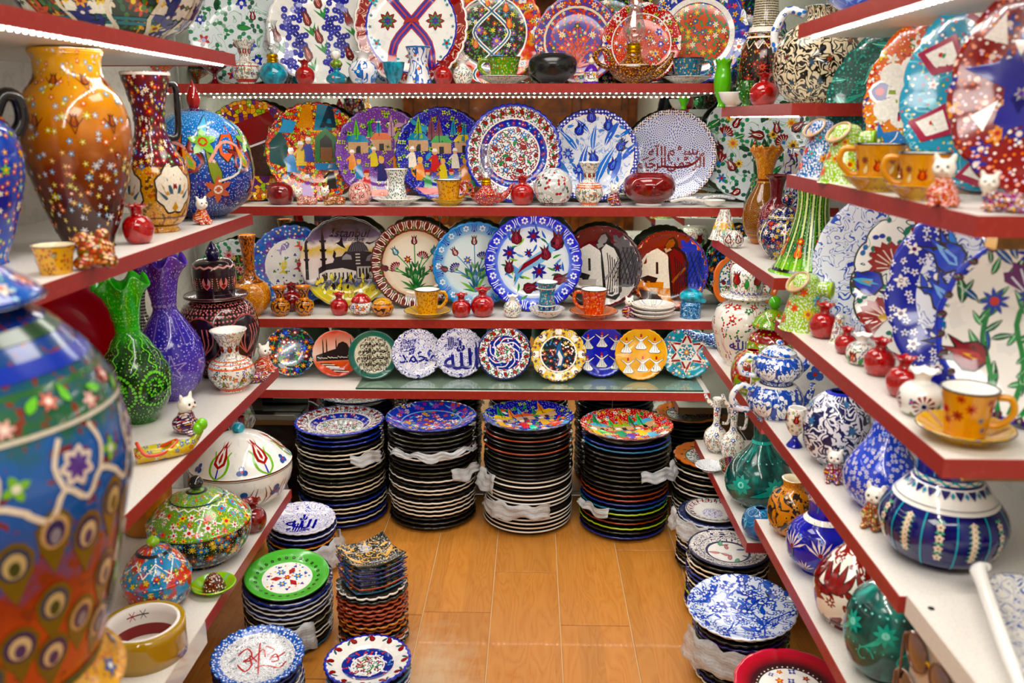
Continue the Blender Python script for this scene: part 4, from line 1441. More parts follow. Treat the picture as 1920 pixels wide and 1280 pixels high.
SPEC['orange_relief'] = [('grad', -.15, .15, [(0, '#e8a81a'), (.5, '#e2701c'), (1, '#d8581c')]), ('fl', 34, ['#2a3aa0', '#c02a2a', '#f0ece4', '#3a9ad0', '#2a8a4a', '#e8d23a'], 5, .4, '#f0e0c0', 2, .15), ('dot', 110, ['#ffffff', '#f2d84a'], .16, 1, 3), dict(bump=2)]
SPEC['turq_relief'] = [('base', '#2795b8'), ('verm', 20, '#8fd0e0', .08, 3, 2), ('dot', 85, ['#ffffff', '#d8402a', '#2a8a4a', '#f0d84a'], .17, 1, 3), dict(bump=2)]
SPEC['red_relief'] = [('base', '#7a1216'), ('fl', 30, ['#2a2a8a', '#8a1c1c', '#2a2a8a', '#e0902a', '#a83a1c'], 5, .44, '#e8d8c8', 2, .2), ('dot', 90, ['#f0b8a8', '#f0ece4', '#e07a2a', '#d8c0d8'], .2, 1, 3), dict(bump=2)]
SPEC['scribble'] = [('base', '#e8ecf6'), ('verm', 42, '#3a5ab8', .22, 5, 4), dict(bump=0)]
SPEC['navy_rim'] = [('base', '#1a2a96'), ('fl', 52, ['#f0f0f8', '#dfe6f8'], 5, .36, '#5a1a5a', 2, .2), dict(bump=.4)]
SPEC['carn_bg'] = [('base', '#f0f0ec'), ('verm', 18, '#2a5a5a', .045, 3, 2), ('fl', 40, ['#1f6a5a', '#2a3a9a', '#2a6aa8'], 2, .44, None, 1, .45), dict(bump=.3)]
SPEC['green_bright'] = [('base', '#4fae3e'), dict(bump=0)]
SPEC['white_lace'] = [('base', '#eef0f2'), ('verm', 75, '#8a8f9a', .35, 6), dict(bump=.6)]
SPEC['blue_lace'] = [('base', '#1f58b0'), ('dot', 130, ['#bcd4f0', '#e8f0f8'], .28, 1), dict(bump=.6)]
SPEC['red_black'] = [('rad', .12, [(.55, '#1a1214'), (.7, '#3a1018'), (.86, '#b01e34'), (1, '#c02a44')]), dict(bump=0)]
SPEC['blue_vine'] = [('base', '#dde6f4'), ('verm', 26, '#3a62c0', .25, 4, 3), ('fl', 52, ['#2a4ab0', '#4a74c8'], 5, .4, '#e8eef8', 2, .35), dict(bump=0)]
SPEC['grey_print'] = [('base', '#ece8e2'), ('verm', 60, '#3a3f5a', .32, 5, 2), dict(bump=0)]
SPEC['black_gold'] = [('base', '#1d2018'), ('verm', 24, '#d9a85a', .16, 3, 3), ('dot', 130, ['#d8d0c0', '#8a8478'], .2, 1, 3), dict(bump=1)]
# ------------------------------------------------------------------ top back shelf: the big platters
T = .12
stand('big white platter with leafy vines behind the turquoise oil lamp', 452, 92, Z1, turn=.14, zones=[(1, 'floral_big')], lip='#a8c4b4', back='#c8dccb', n=24, amp=.02,
  designs=[p_scatter(16, .85, .22, [le('green', .4), le('dgreen', .4), fl('blue', 'w', 5), fl('red', 'blue', 5), tu('dred', 'w', 'blue')], 3, .24)])
def d_hya(D):
 for i in range(13):
  a = 2 * pi * i / 9 * 1.7
  q = .08 + .038 * i
  D.disc(.5 * q * 1.6 * cos(a), q * 1.5 * sin(a), .17, '#2a2f9e', 2, 7)
  D.disc(.5 * q * 1.6 * cos(a), q * 1.5 * sin(a), .03, 'w', 3, 5)
def d_tulipleaf(D):
 m_tulip(D, 'dred', '#d8a898', 'red', 4, .26)
 D.shape([(0, 0), (.1, -.35), (0, -.75), (-.1, -.35)], 'green', 2)
 for sx in (-1, 1):
  D.shape([(0, -.7), (sx * .22, -.35), (sx * .42, .1), (sx * .1, -.3)], 'green', 3)
def p_hyatulip(D):
 for i in range(5):
  for j in range(6):
   x, y = -.78 + .39 * i + (.18 if j % 2 else 0), -.85 + .32 * j
   if hypot(x, y) > .84:
    continue
   if (i + j) % 2:
    D.put(x, y, .15, .36)
    d_hya(D)
   else:
    D.put(x, y, .35, .3)
    d_tulipleaf(D)
stand('white platter covered with slim red tulips and blue hyacinth clusters', 602, 98, Z1, turn=.12, zones=[(1, 'white_crackle')], lip='#c8d4f0', back='#c8dccb', n=24, amp=.025, designs=[p_hyatulip])
def p_ribbons(D):
 for sx in (-1, 1):
  for w, c, l in ((.15, '#b02a2c', 2), (.11, '#2a2f9a', 3), (.03, '#c03a3a', 4)):
   D.put(0, 0).stroke([(sx * .62, .75), (sx * .3, .42), (0, .08), (-sx * .3, -.28), (-sx * .36, -.7)], w, c, l)
 for x, y in ((-.42, .1), (.42, .1), (-.05, .62), (.05, -.5)):
  D.put(x, y, 0, .34)
  m_rosette(D, ['#7a1418', '#2a7a3a', '#2a2f9a'])
 D.put(0, .1, 0, .3).shape([(-.5, -.2), (0, 0), (.5, -.2), (.3, .25), (0, .15), (-.3, .25)], '#a01c1c', 5)
 for x, y in ((-.62, -.28), (.62, -.28), (-.3, -.55), (.3, -.62), (-.25, .5), (.6, .5), (-.66, .45)):
  D.put(x, y, x, .18)
  m_flower(D, 5, 'turq', 'red')
stand('white platter with a dark red rim, blue ribbons and round rosettes', 772, 106, Z1, dy=.055, turn=.0, zones=[(.78, 'white_crackle'), (.81, 'blue'), (.97, 'redrim_ch'), (1, 'w')], lip='#e8d8d0', back='#c8dccb', n=30, amp=.025,
  designs=[p_ribbons, p_ringof(24, .73, .07, fl('turq', 'red', 5))])
stand('platter with a flame red rim and white ogee lattice over dark flowers', 922, 97, Z1, turn=.0, zones=[(.66, 'ogee_dark'), (.69, 'w'), (1, 'flame_rim')], lip='#a01c14', back='#c8dccb', n=24, amp=.03,
  designs=[p_lattice('#2a6a8a', .03), p_scatter(8, .5, .2, [tu('or_', 'yel', 'or_'), fl('#8a5ac0', 'yel', 7), fl('sky', 'w', 6)], 5, .3, up=True), p_ringof(8, .84, .2, fl('w', 'sky', 4, .2))])
stand('violet platter with coral branches inside a pale ring', 1082, 80, Z1, dy=.065, turn=.0, zones=[(.74, 'violet_orange'), (.79, 'cream'), (1, 'violet_orange')], lip='#5a2f7a', back='#c8dccb', n=20, amp=.03,
  designs=[p_ringof(14, .88, .15, fl('cream', 'or_', 6)), p_bouquet(['#1c4a3a', '#e0562a', '#e8e0d0', '#c83a6a'], (0, -.6), 4, .9, '#e0562a', ('#e0562a', '#d8482a'), 'fl', 9)])
stand('dark platter with blue and orange blossom behind the brown magic lamp', 1140, 96, Z1, dy=.0, turn=.0, zones=[(1, 'ogee_dark')], lip='#2a4a6a', back='#c8dccb', n=24, designs=[p_scatter(10, .85, .26, [fl('teal', 'w', 6), fl('or_', 'yel', 6), le('teal', .4)], 9, .3)])
stand('orange platter with a red rim right behind the brown magic lamp chimney', 1202, 74, Z1, dy=.095, turn=-.06, zones=[(.72, 'orange_dots'), (1, 'confetti_red2')], lip='#a02a14', back='#c8dccb', n=20, amp=.03,
  designs=[p_ring(.74, .03, 'w'), p_alt(8, .86, .26, [ca('w', 'red', 'blue'), fl('w', 'red', 6)], 0, 0), p_scatter(9, .6, .2, [fl('yel', 'blue', 6), fl('blue', 'w', 6), le('green', .4)], 6, .26)])
stand('platter with a bright blue rim, white scallops and orange flowers', 1308, 92, Z1, dy=.03, turn=-.12, zones=[(.62, 'multi_orange'), (1, 'blue_multi')], lip='#1a2a8a', back='#c8dccb', n=24, amp=.035,
  designs=[p_ring(.68, .1, 'w', 1), p_ringof(26, .68, .09, fl('red', 'green', 5)), p_alt(10, .86, .24, [ca('w', 'sky', 'yel'), fl('w', 'or_', 6)])])
stand('multicoloured flowered platter at the far right end, behind the zigzag vase', 1392, 80, Z1, dy=.0, turn=-.1, zones=[(.7, 'boteh'), (1, 'dark_flower')], lip='#1a1a2a', back='#c8dccb', n=24,
  designs=[p_scatter(14, .9, .28, [fl('or_', 'yel', 6), fl('#6a3a9a', 'w', 6), fl('sky', 'w', 5), le('green', .4), fl('yel', 'red', 5)], 12, .3)])
# ------------------------------------------------------------------ second back shelf
stand('yellow platter with a big dark red roof, partly behind the round blue jar', 475, 92, Z2, dy=.0, turn=.17, zones=[(1, 'house_yellow')], lip='#2a1a10', back='#7d8f6a', n=30, amp=.02,
  designs=[p_poly([(-.6, .45), (.35, .78), (.62, .35), (-.3, .05)], '#7a1414', 2), p_poly([(-.3, .05), (.62, .35), (.55, -.5), (-.25, -.5)], '#3a1c12', 2), p_ringof(30, .9, .05, dt('w')),
    p_stroke([(-.62, .45), (-.32, .04), (.62, .34)], .04, '#f0e8f0', 4), p_poly([(.2, -.1), (.34, .5), (.45, -.1)], 'lime', 4), p_poly([(-.5, -.2), (-.42, .3), (-.34, -.2)], 'lime', 4)])
stand('village-scene plate with orange and red ground and a green gateway', 592, 90, Z2, dy=.0, turn=.17, zones=[(1, 'confetti_red')], lip='#1c1210', back='#7d8f6a', n=30, amp=.025,
  designs=[p_poly([(-.35, .5), (-.2, .95), (-.05, .95), (-.02, .5)], '#d8901a', 3), p_poly([(-.02, .45), (.08, .96), (.32, .93), (.36, .45)], '#1c7a96', 3), p_poly([(.1, .5), (.3, .94), (.4, .9), (.44, .5)], '#0c2a3a', 4),
    p_poly([(-.72, .4), (-.45, .4), (-.36, .62), (-.6, .66)], '#3a9ad0', 3), p_poly([(-.9, .2), (-.68, .45), (-.55, .1), (-.62, -.3), (-.92, -.2)], '#124a4a', 3),
    p_poly([(-.02, -.2), (.0, .3), (.22, .5), (.44, .3), (.46, -.2)], '#1f6a2a', 4), p_poly([(.08, -.12), (.1, .24), (.22, .36), (.34, .24), (.36, -.12)], '#151515', 5), p_poly([(.1, -.18), (.34, -.18), (.34, .1), (.1, .1)], '#7a4a1a', 6),
    p_poly([(-.04, -.22), (.48, -.22), (.44, -.36), (0, -.36)], '#2a7ab0', 5),
    p_many(*[(lambda D, x=x, y=y, c=c: person_small(D.put(x, y, 0, .5), c)) for x, y, c in ((-.5, -.15, '#3a8ad0'), (-.3, -.02, '#e8c82a'), (-.14, .06, '#2a3a9a'), (.3, -.5, '#1a1a1a'), (-.2, -.7, '#7a3a9a'))])])
stand('village-scene plate with violet ground and riders', 716, 86, Z2, dy=.0, turn=.17, zones=[(1, 'confetti_purple')], lip='#14101a', back='#7d8f6a', n=30, amp=.025,
  designs=[p_village(3, ['#e8902a', '#2a7ab0', '#c82a2a', '#e8d23a', '#2a2a6a', '#f0ece4'], ['#5ac02a', '#1f8a3a', '#2a8ab0', '#c8a0b8', '#e0a0a8'], ['#2a8ab0', '#e0701a', '#8ac02a']), p_scatter(14, .85, .12, [fl('lime', 'black', 4)], 8, .2),
    p_poly([(-.6, -.75), (.6, -.75), (.4, -.9), (-.4, -.9)], '#e0602a', 3)])
stand('village-scene plate with deep blue ground and riders', 828, 86, Z2, dy=.0, turn=.17, zones=[(1, 'confetti_blue')], lip='#0c0c1a', back='#7d8f6a', n=30, amp=.025,
  designs=[p_village(5, ['#f0e8d8', '#e8902a', '#2a8a4a', '#c82a2a', '#e8d23a', '#3a9ad0'], ['#8ac02a', '#7a3a4a', '#7a3a4a', '#1f8ab0', '#2a8ab0'], ['#2a8ab0', '#3aa04a', '#e8c83a']), p_scatter(14, .85, .12, [fl('lime', 'black', 4)], 9, .2),
    p_poly([(-.6, -.7), (.6, -.7), (.4, -.85), (-.4, -.85)], '#c8301a', 3)])
stand('white plate with a deep blue ring and little red tulips, scalloped blue edge', 963, 90, Z2, dy=.06, turn=.0, zones=[(.52, 'iznik_fine'), (.55, 'w'), (.7, 'blue_band'), (.73, 'w'), (.95, 'iznik_fine'), (1, 'blue')], lip='#1a2a9a', back='#7d8f6a', n=40, amp=.035,
  designs=[p_scatter(28, .47, .13, [tu('dred', 'red', 'dred'), tu('red', 'w', 'dred'), le('green', .4), fl('sky', 'w', 5)], 4, .13), p_ringof(16, .625, .11, fl('#5a2f8a', 'or_', 6)), p_ringof(16, .625, .08, fl('sky', 'w', 5), .5), p_ringof(26, .8, .13, tu('dred', 'red', 'dred'), 0, .5), p_ringof(26, .78, .1, le('green', .35), .5, -.4)])
def p_blueleaf(D):
 rng = random.Random(4)
 for i, (x, y, a, k) in enumerate([(-.5, -.5, .5, .8), (-.25, -.65, .1, .95), (.1, -.6, -.2, .9), (.4, -.55, -.5, .8), (-.65, -.1, .7, .6), (.62, -.1, -.6, .7), (-.35, .1, .5, .6), (.25, .2, -.3, .7), (0, .1, .15, .6), (-.1, .5, .6, .45), (.55, .4, -.9, .45), (-.6, .4, .8, .4)]):
  D.put(x, y, a, k)
  m_leaf(D, '#2a62c8' if i % 2 else '#3a7ad8', 1.0, .2, .25 * (1 if i % 3 else -1), 2, '#e8eef8')
 for x, y in ((-.35, .45), (.3, .55), (.55, .12), (-.55, .05), (.05, -.15), (-.05, .72), (.4, -.3), (-.3, -.3)):
  D.put(x, y, rng.uniform(-.6, .6), .27)
  (m_tulip(D, '#1c3ab0', '#6a94e4', '#1c3ab0', 4, .4) if rng.random() < .5 else m_flower(D, 9, '#1c3ab0', '#8ab0e8', 4))
 for i in range(26):
  D.put(rng.uniform(-.7, .7), rng.uniform(-.7, .7), rng.uniform(0, 6), .14)
  m_leaf(D, '#4a86dc', 1, .4, .2, 1)
stand('white plate with large swirling blue tulips and leaves', 1112, 85, Z2, dy=.022, turn=-.14, zones=[(.84, 'blue_leaf'), (.9, 'w'), (1, 'blue_rimdots')], lip='#1a2f9a', back='#7d8f6a', n=36, amp=.02, designs=[p_blueleaf])
stand('pale blue plate of dashed spirals with dark red script across it', 1257, 84, Z2, dy=.0, turn=-.16, zones=[(.91, 'spiral_blue'), (1, 'spiral_rim')], lip='#3a2a2a', back='#7d8f6a', n=36, amp=.015,
  designs=[p_text('\uFDFD', .0, -.06, 1.5, '#7a1420', .03), p_stroke([(-.2, -.22), (.2, -.24), (.5, -.16), (.66, .0)], .045, '#7a1420', 5)])
o = plate('large pale blue-white platter with yellow daisies in the corner by the ruffled amber vase', (atY(1412, 292, 2.99).x, 2.966, Z2 + .186), .185, zones=[(1, 'floral_big')], lip='#b8ccd8', back='#7d8f6a', n=16, amp=.03, rot=(pi / 2 - .12, 0, -.12),
   designs=[p_scatter(9, .8, .2, [fl('yel', 'brown', 9), fl('yel', 'or_', 9)], 6, .34), p_scatter(26, .85, .24, [le('green', .4, .1, 'w'), le('dgreen', .42), tu('dred', 'w', 'red'), fl('#2a7ac0', 'red', 6), ca('dred', 'w', 'sky')], 8, .22)])
# ------------------------------------------------------------------ third back shelf
stand('plate of leaping fish on white inside a blue and violet rim', 549, 76, Z3, dy=.0, turn=.2, zones=[(.66, 'white_crackle'), (1, 'blue_fishrim')], lip='#2a7ac0', back='#8a9a78', n=24, amp=.03,
  designs=[p_many(*[(lambda D, x=x, y=y, a=a, c=c: fish(D.put(x, y, a, .36), c)) for x, y, a, c in ((-.2, .45, .7, '#5a1f8a'), (.25, .42, -.8, '#e0481a'), (.16, .04, 1.2, '#a81c1c'), (-.22, -.02, 1.4, '#e8d21a'), (-.1, -.5, -.3, '#e0481a'), (.3, -.36, 1.0, '#5a2f8a'))]),
    p_scatter(18, .6, .085, [tf('#2a3aa0'), tf('#2a8a3a')], 5, .14), p_scatter(14, .6, .05, [dt('#2a2f7a')], 7, .1)])
def p_mosque(D):
 D.put(0, 0)
 k = '#141318'
 g = '#55525a'
 D.shape([(-.62, -.38), (.9, -.38), (.9, -.05), (.72, .02), (.66, .1), (.6, .12), (.55, .22), (.38, .24), (-.02, .24), (-.1, .14), (-.25, .12), (-.3, 0), (-.5, -.04), (-.62, -.12)], '#2a272c', 2)
 D.shape([(.02, .24), (.06, .34), (.14, .42), (.26, .46), (.38, .42), (.46, .34), (.5, .24)], g, 3)
 D.stroke([(.26, .46), (.26, .6)], .02, k, 4, sub=1)
 for i in range(9):
  D.stroke([(.26 + (i - 4) * .052, .25), (.26 + (i - 4) * .028, .45)], .012, k, 4, sub=1)
 D.shape([(-.1, .06), (-.08, .13), (.0, .19), (.1, .15), (.12, .06)], '#8f8c90', 4)
 D.shape([(.42, .02), (.46, .12), (.56, .18), (.66, .12), (.7, .02)], '#7a777c', 4)
 for x in (-.5, -.86):
  w = .045 if x > -.6 else .035
  D.shape([(x - w, -.36), (x + w, -.36), (x + w * .8, .52), (x, .78), (x - w * .8, .52)], k, 4)
  for y in (.1, .3, .5):
   D.shape([(x - w * 1.8, y), (x + w * 1.8, y), (x + w * 1.3, y - .05), (x - w * 1.3, y - .05)], k, 5)
 D.shape([(-.6, -.38), (.2, -.38), (.2, -.2), (-.1, -.12), (-.45, -.16), (-.6, -.24)], '#e0dcd4', 4)
 for i in range(8):
  D.shape([(-.55 + .09 * i, -.36), (-.52 + .09 * i, -.36), (-.52 + .09 * i, -.22), (-.55 + .09 * i, -.22)], k, 5)
 D.shape([(.22, -.36), (.7, -.36), (.7, -.1), (.22, -.1)], '#b8b4ae', 4)
 for i in range(6):
  D.shape([(.26 + .075 * i, -.34), (.3 + .075 * i, -.34), (.3 + .075 * i, -.16), (.28 + .075 * i, -.12), (.26 + .075 * i, -.16)], k, 5)
 for i in range(4):
  D.shape([(.2, -.05 + .07 * i), (.3, -.05 + .07 * i), (.3, -.02 + .07 * i), (.2, -.02 + .07 * i)], '#c8c4bc', 5)
 D.shape([(-.2, .42), (-.12, .36), (.0, .3), (-.06, .4), (-.08, .58), (-.14, .46), (-.24, .42)], k, 4)
 D.shape([(.42, .42), (.52, .38), (.7, .48), (.55, .43), (.46, .44)], k, 4)
 D.shape([(-.3, .14), (-.26, .06), (-.22, .2), (-.26, .28)], k, 4)
 rng = random.Random(3)
 for i in range(46):
  D.put(rng.uniform(-.7, .75), rng.uniform(-.62, -.36), rng.uniform(-.5, .5), rng.uniform(.08, .16))
  m_leaf(D, rng.choice(['#141318', '#2a3a6a', '#e8d23a', '#f0e87a', '#3a3a2a', '#5a6a9a']), 1, .5, .2, 6)
 for i in range(16):
  D.put(rng.uniform(-.5, .55), rng.uniform(-.92, -.6), rng.uniform(-.5, .5), rng.uniform(.1, .16))
  m_leaf(D, rng.choice(['#e8d23a', '#d8b01a', '#4a4a2a']), 1, .5, .2, 6)
stand('plate with a black mosque skyline under a purple and yellow sky', 650, 84, Z3, dy=.0, turn=.2, zones=[(1, 'mosque_sky')], lip='#e0dcd0', back='#8a9a78', n=20, amp=.03,
  designs=[p_mosque, p_text('\u0130stanbul', .1, .68, .9, '#141318', -.04, .35), p_text('T\u00fcrkiye', .2, .5, .42, '#2a2a30', -.02, .4)])
def d_rimtulip(c, cc):
 def f(D):
  D.stroke([(-.32, -.4), (-.2, .0), (-.3, .5)], .1, c, 2)
  D.stroke([(.32, -.4), (.2, .0), (.3, .5)], .1, c, 2)
  D.stroke([(0, -.45), (0, .45)], .09, c, 2, sub=1)
  D.shape([(-.18, -.5), (.18, -.5), (0, -.15)], cc, 3)
 return f
def d_rimflower(c):
 def f(D):
  for i in range(6):
   D.disc(.26 * sin(i * pi / 3), .26 * cos(i * pi / 3), .13, c, 2, 6)
 return f
stand('plate with a brown rim of white tulips round a maroon tulip bouquet', 778, 82, Z3, dy=.0, turn=.2, zones=[(.74, 'tan_glow'), (1, 'brown_rim')], lip='#3a2014', back='#8a9a78', n=28, amp=.025,
  designs=[p_ringof(28, .87, .2, d_rimtulip('#efe6d8', '#4a7a2a')), p_bouquet(['#6a1420', '#7a1c2a', '#3a7a8a', '#8a2a3a'], (0, -.62), 3, 1.0, 'green', ('#2a6a3a', '#3a7a3a', '#1f5a34'))])
stand('light blue plate with a bouquet of red and navy flowers on stems', 890, 80, Z3, dy=.0, turn=.2, zones=[(.72, 'lblue_mid'), (1, 'lblue_rim')], lip='#1f6a9a', back='#8a9a78', n=28, amp=.025,
  designs=[p_alt(28, .86, .19, [d_rimtulip('#1c4ab0', '#1c3a9a'), d_rimflower('#f2f6fa')]), p_bouquet(['#6a1424', '#2a2f7a', '#7a1c2a', '#3a5ab0'], (0, -.64), 6, 1.05, '#4a90c0', ('#2f8a4a', '#7ac04a', '#3a6ab8', '#2a7a3a'))])
def p_feather(D):
 D.put(0, 0)
 D.shape([(-.38, -.3), (-.3, -.1), (-.05, .12), (.25, .3), (.42, .55), (.45, .3), (.3, .08), (.05, -.08), (-.2, -.2)], '#8fc4ea', 2)
 D.shape([(-.34, -.24), (-.2, -.02), (.1, .16), (.3, .26), (.1, .06), (-.15, -.1)], '#7a1424', 4)
 D.shape([(-.46, -.02), (-.36, -.3), (-.4, -.5), (-.3, -.32), (-.2, -.2)], '#6aa8e0', 3)
 for x, y, a, k, f in [(-.34, .38, .1, .3, 0), (.0, .55, 0, .32, 1), (.48, .28, -.1, .36, 0), (-.5, .2, .2, .32, 1), (.28, .06, .2, .28, 0), (.12, -.18, 0, .34, 1), (-.5, -.22, 0, .26, 0), (.42, -.36, -1.4, .3, 0), (-.2, -.56, -1.3, .3, 0), (.5, -.1, 0, .2, 1), (-.1, .2, .4, .2, 1)]:
  D.put(x, y, a, k)
  if f:
   m_flower(D, 7, '#2a2a86', '#7a1424', 4)
  else:
   m_tulip(D, '#6a1a2a', '#8a3a4a', '#4a0f1c', 4, .4)
 rng = random.Random(2)
 for x, y in scatter(40, .68, .12, rng):
  D.put(x, y, rng.uniform(0, 6), .2)
  m_leaf(D, rng.choice(['#3a8a3a', '#8ac04a', '#3a6ac0', '#2a6a4a', '#6aa8e0']), 1, .25, .3, 1)
stand('deep blue rimmed plate with a light blue feather among tulips', 1000, 90, Z3, dy=.07, turn=.0, zones=[(.74, 'royal_mid'), (1, 'royal_rim')], lip='#141f8a', back='#8a9a78', n=30, amp=.02,
  designs=[p_alt(30, .875, .19, [d_rimtulip('#dfe6fa', '#2a48d0'), d_rimflower('#f2f4fc')]), p_feather])
def p_robed(robe, line, hood, sky, tiles, tile_line, arch, ground):
 def go(D):
  D.put(0, 0)
  arc = lambda a, b: [(.985 * cos(a + (b - a) * i / 24), .985 * sin(a + (b - a) * i / 24)) for i in range(25)]
  D.shape(arc(3.3, 1.0) + [(.3, .5), (.2, .0), (-.5, .0), (-.72, -.1)], arch, 1)
  D.shape(arc(1.3, -.5) + [(.35, -.45), (.3, .3)], tiles, 2)
  for i in range(8):
   D.stroke([(.3 + .1 * i, -.4), (.3 + .1 * i - .3, .5)], .018, tile_line, 2, sub=1)
   D.stroke([(.15 + .1 * i, -.4), (.15 + .1 * i + .4, .5)], .018, tile_line, 2, sub=1)
  D.shape([(-.75, -.45), (-.75, .12), (-.55, .42), (-.3, .55), (-.05, .4), (.1, .1), (.1, -.45)], sky, 3)
  D.shape([(-.82, -.5), (-.74, -.5), (-.74, .15), (-.82, .1)], line, 4)
  D.shape([(-.74, -.28), (-.1, -.3), (-.1, -.45), (-.74, -.45)], ground, 4)
  D.shape([(-.7, -.22), (-.5, -.14), (-.25, -.2), (-.3, -.32), (-.6, -.33)], line, 5)
  D.shape([(-.32, .2), (-.26, .2), (-.24, -.1), (-.3, -.1)], line, 5)
  D.shape([(-.12, .6), (-.02, .8), (.1, .85), (.2, .74), (.22, .6), (.4, .45), (.5, .2), (.48, -.1), (.55, -.6), (.4, -.78), (.1, -.72), (.05, -.3), (.0, .1), (-.02, .42), (-.14, .46)], line, 5)
  D.shape([(0, .42), (.1, .56), (.3, .46), (.44, .2), (.42, -.1), (.46, -.62), (.3, -.7), (.16, -.66), (.12, -.3), (.06, .1)], robe, 6)
  D.shape([(-.1, .62), (-.02, .76), (.08, .8), (.14, .7), (.1, .6), (-.06, .52)], hood, 7)
  D.shape([(-.13, .54), (-.02, .6), (.06, .52), (-.08, .44)], '#c8a080' if robe != '#d8d5cf' else '#8f8c86', 7)
  for i in range(5):
   D.stroke([(.14 + .06 * i, .35 - .05 * i), (.2 + .05 * i, -.1), (.18 + .06 * i, -.62)], .022, line, 7)
  D.stroke([(.44, .1), (.2, -.18), (.12, -.3)], .06, hood, 8)
  D.shape([(-.7, -.5), (-.3, -.55), (-.1, -.75), (-.4, -.85), (-.62, -.72)], line, 5)
  D.shape([(.5, -.5), (.85, -.42), (.7, -.66), (.5, -.72)], ground, 5)
 return go
stand('black and white plate of a robed figure bowing under an arch', 1127, 77, Z3, dy=.0, turn=-.2, zones=[(.93, 'derv_bw'), (1, 'maroon_lat')], lip='#141014', back='#6a7a5a', n=28, amp=.02,
  designs=[p_robed('#d8d5cf', '#17161a', '#8f8c90', '#e6e4de', '#5a585e', '#17161a', 'maroon', '#bdb9b2')])
stand('colour plate of a robed figure in dark red under an orange arch', 1253, 74, Z3, dy=.028, turn=-.2, zones=[(.93, 'derv_col'), (1, 'red_lat')], lip='#101014', back='#6a7a5a', n=28, amp=.02,
  designs=[p_robed('#6a1410', '#2a0f0a', '#8a4a1c', '#f0e4d0', '#1f3ab0', '#0c1440', '#7a2412', '#e08a2a')])
stand('white floral plate with an orange wavy rim behind the script jar', 1396, 62, Z3, dy=.125, turn=.0, zones=[(.78, 'iznik'), (.82, 'teal'), (1, '#d9733f')], lip='#a8502a', back='#6a7a5a', n=8, amp=.07,
  designs=[p_bouquet(['#7a1424', '#2a3a9a', '#9a1c2a', '#2a8ab0'], (0, -.55), 8, .95, 'green', ('#2a7a3a', 'teal'))])
stand('black platter strewn with tiny flowers behind the orange-rimmed plate', 1392, 76, Z3, dy=.0, lean=.06, turn=.0, zones=[(1, 'dark_flower')], lip='#101014', back='#6a7a5a', n=24, designs=[p_scatter(20, .9, .17, [fl('or_', 'yel', 6), fl('yel', 'red', 5), fl('w', 'red', 5), le('green')], 3, .2)])
# ------------------------------------------------------------------ lowest back shelf: ten small plates
Z4g = Z4 + .0062
kw = dict(Ymax=2.94, lean=.16, dep=.012)
stand('small dark plate crowded with orange and blue flowers, first in the bottom row', 545, 47, Z4g, turn=.2, zones=[(1, 'dark_flower')], lip='#1a2a2a', back='#8aa890', n=20, amp=.03, designs=[p_scatter(16, .8, .3, [fl('or_', 'yel', 6), fl('dred', 'w', 6), le('green', .4), fl('blue', 'sky', 6)], 5, .3)], **kw)
def p_redmosque(D):
 D.put(0, 0)
 k = '#171416'
 D.shape([(-.85, -.3), (-.85, -.05), (-.5, .05), (-.3, .12), (.0, .2), (.1, .42), (.28, .5), (.46, .4), (.55, .2), (.85, .1), (.85, -.3)], k, 2)
 for x in (-.55, -.4, .0, .62, .72):
  D.shape([(x - .03, -.1), (x + .03, -.1), (x + .02, .5), (x, .68), (x - .02, .5)], k, 3)
 for i in range(12):
  D.stroke([(-.8 + .14 * i, -.12 - .03 * (i % 3)), (-.66 + .14 * i, -.2)], .04, '#c8beb4', 4, sub=1)
 for i in range(9):
  D.stroke([(-.7 + .08 * i, -.4 - .05 * i), (-.2 + .1 * i, -.45 - .05 * i)], .035, '#f0d8c8' if i % 2 else k, 4, sub=1)
stand('small plate of a black mosque on a red sunset', 631, 44, Z4g, dy=.004, turn=.2, zones=[(1, 'red_mosque')], lip='#c8a090', back='#8aa890', n=22, amp=.02, designs=[p_redmosque], **kw)
stand('small dark green rimmed plate filled with rows of black script', 700, 46, Z4g, dy=.03, turn=.2, zones=[(.76, 'script_dark'), (1, 'dteal_rim')], lip='#06302a', back='#8aa890', n=0,
  designs=[p_text('\uFDFD', 0, y, 1.35 - .6 * abs(y), '#0c100c', 0) for y in (-.52, -.26, 0, .26, .52)], **kw)
stand('small white scalloped plate with a blue name in script, beside the green script plate', 781, 47, Z4g, dy=.012, turn=.24, zones=[(.86, 'verm_blue'), (1, 'verm_blue_rim')], lip='#d8d4e8', back='#8aa890', n=22, amp=.05, designs=[p_text('\uFDF4', 0.04, -.08, 1.5, '#141f7a'), p_text('\uFDFA', -.34, .34, .6, '#141f7a')], **kw)
stand('small white scalloped plate with a blue divine name in script, beside the tulip pinwheel plate', 861, 47, Z4g, turn=.2, zones=[(.86, 'verm_blue'), (1, 'verm_blue_rim')], lip='#d8d4e8', back='#8aa890', n=22, amp=.05, designs=[p_text('\uFDF2', .06, -.1, 1.4, '#141f7a'), p_text('\uFDFB', -.3, .36, .6, '#141f7a'), p_stroke([(.66, .4), (.7, 0), (.62, -.5), (.5, -.7)], .09, '#141f7a', 5, .5)], **kw)
def p_pin(D):
 D.put(0, 0)
 for i in range(8):
  a = 2 * pi * i / 8
  D.stroke([(.3 * sin(a), .3 * cos(a)), (.5 * sin(a + .7), .5 * cos(a + .7)), (.6 * sin(a + 1.3), .6 * cos(a + 1.3))], .045, '#e8eaf4', 3)
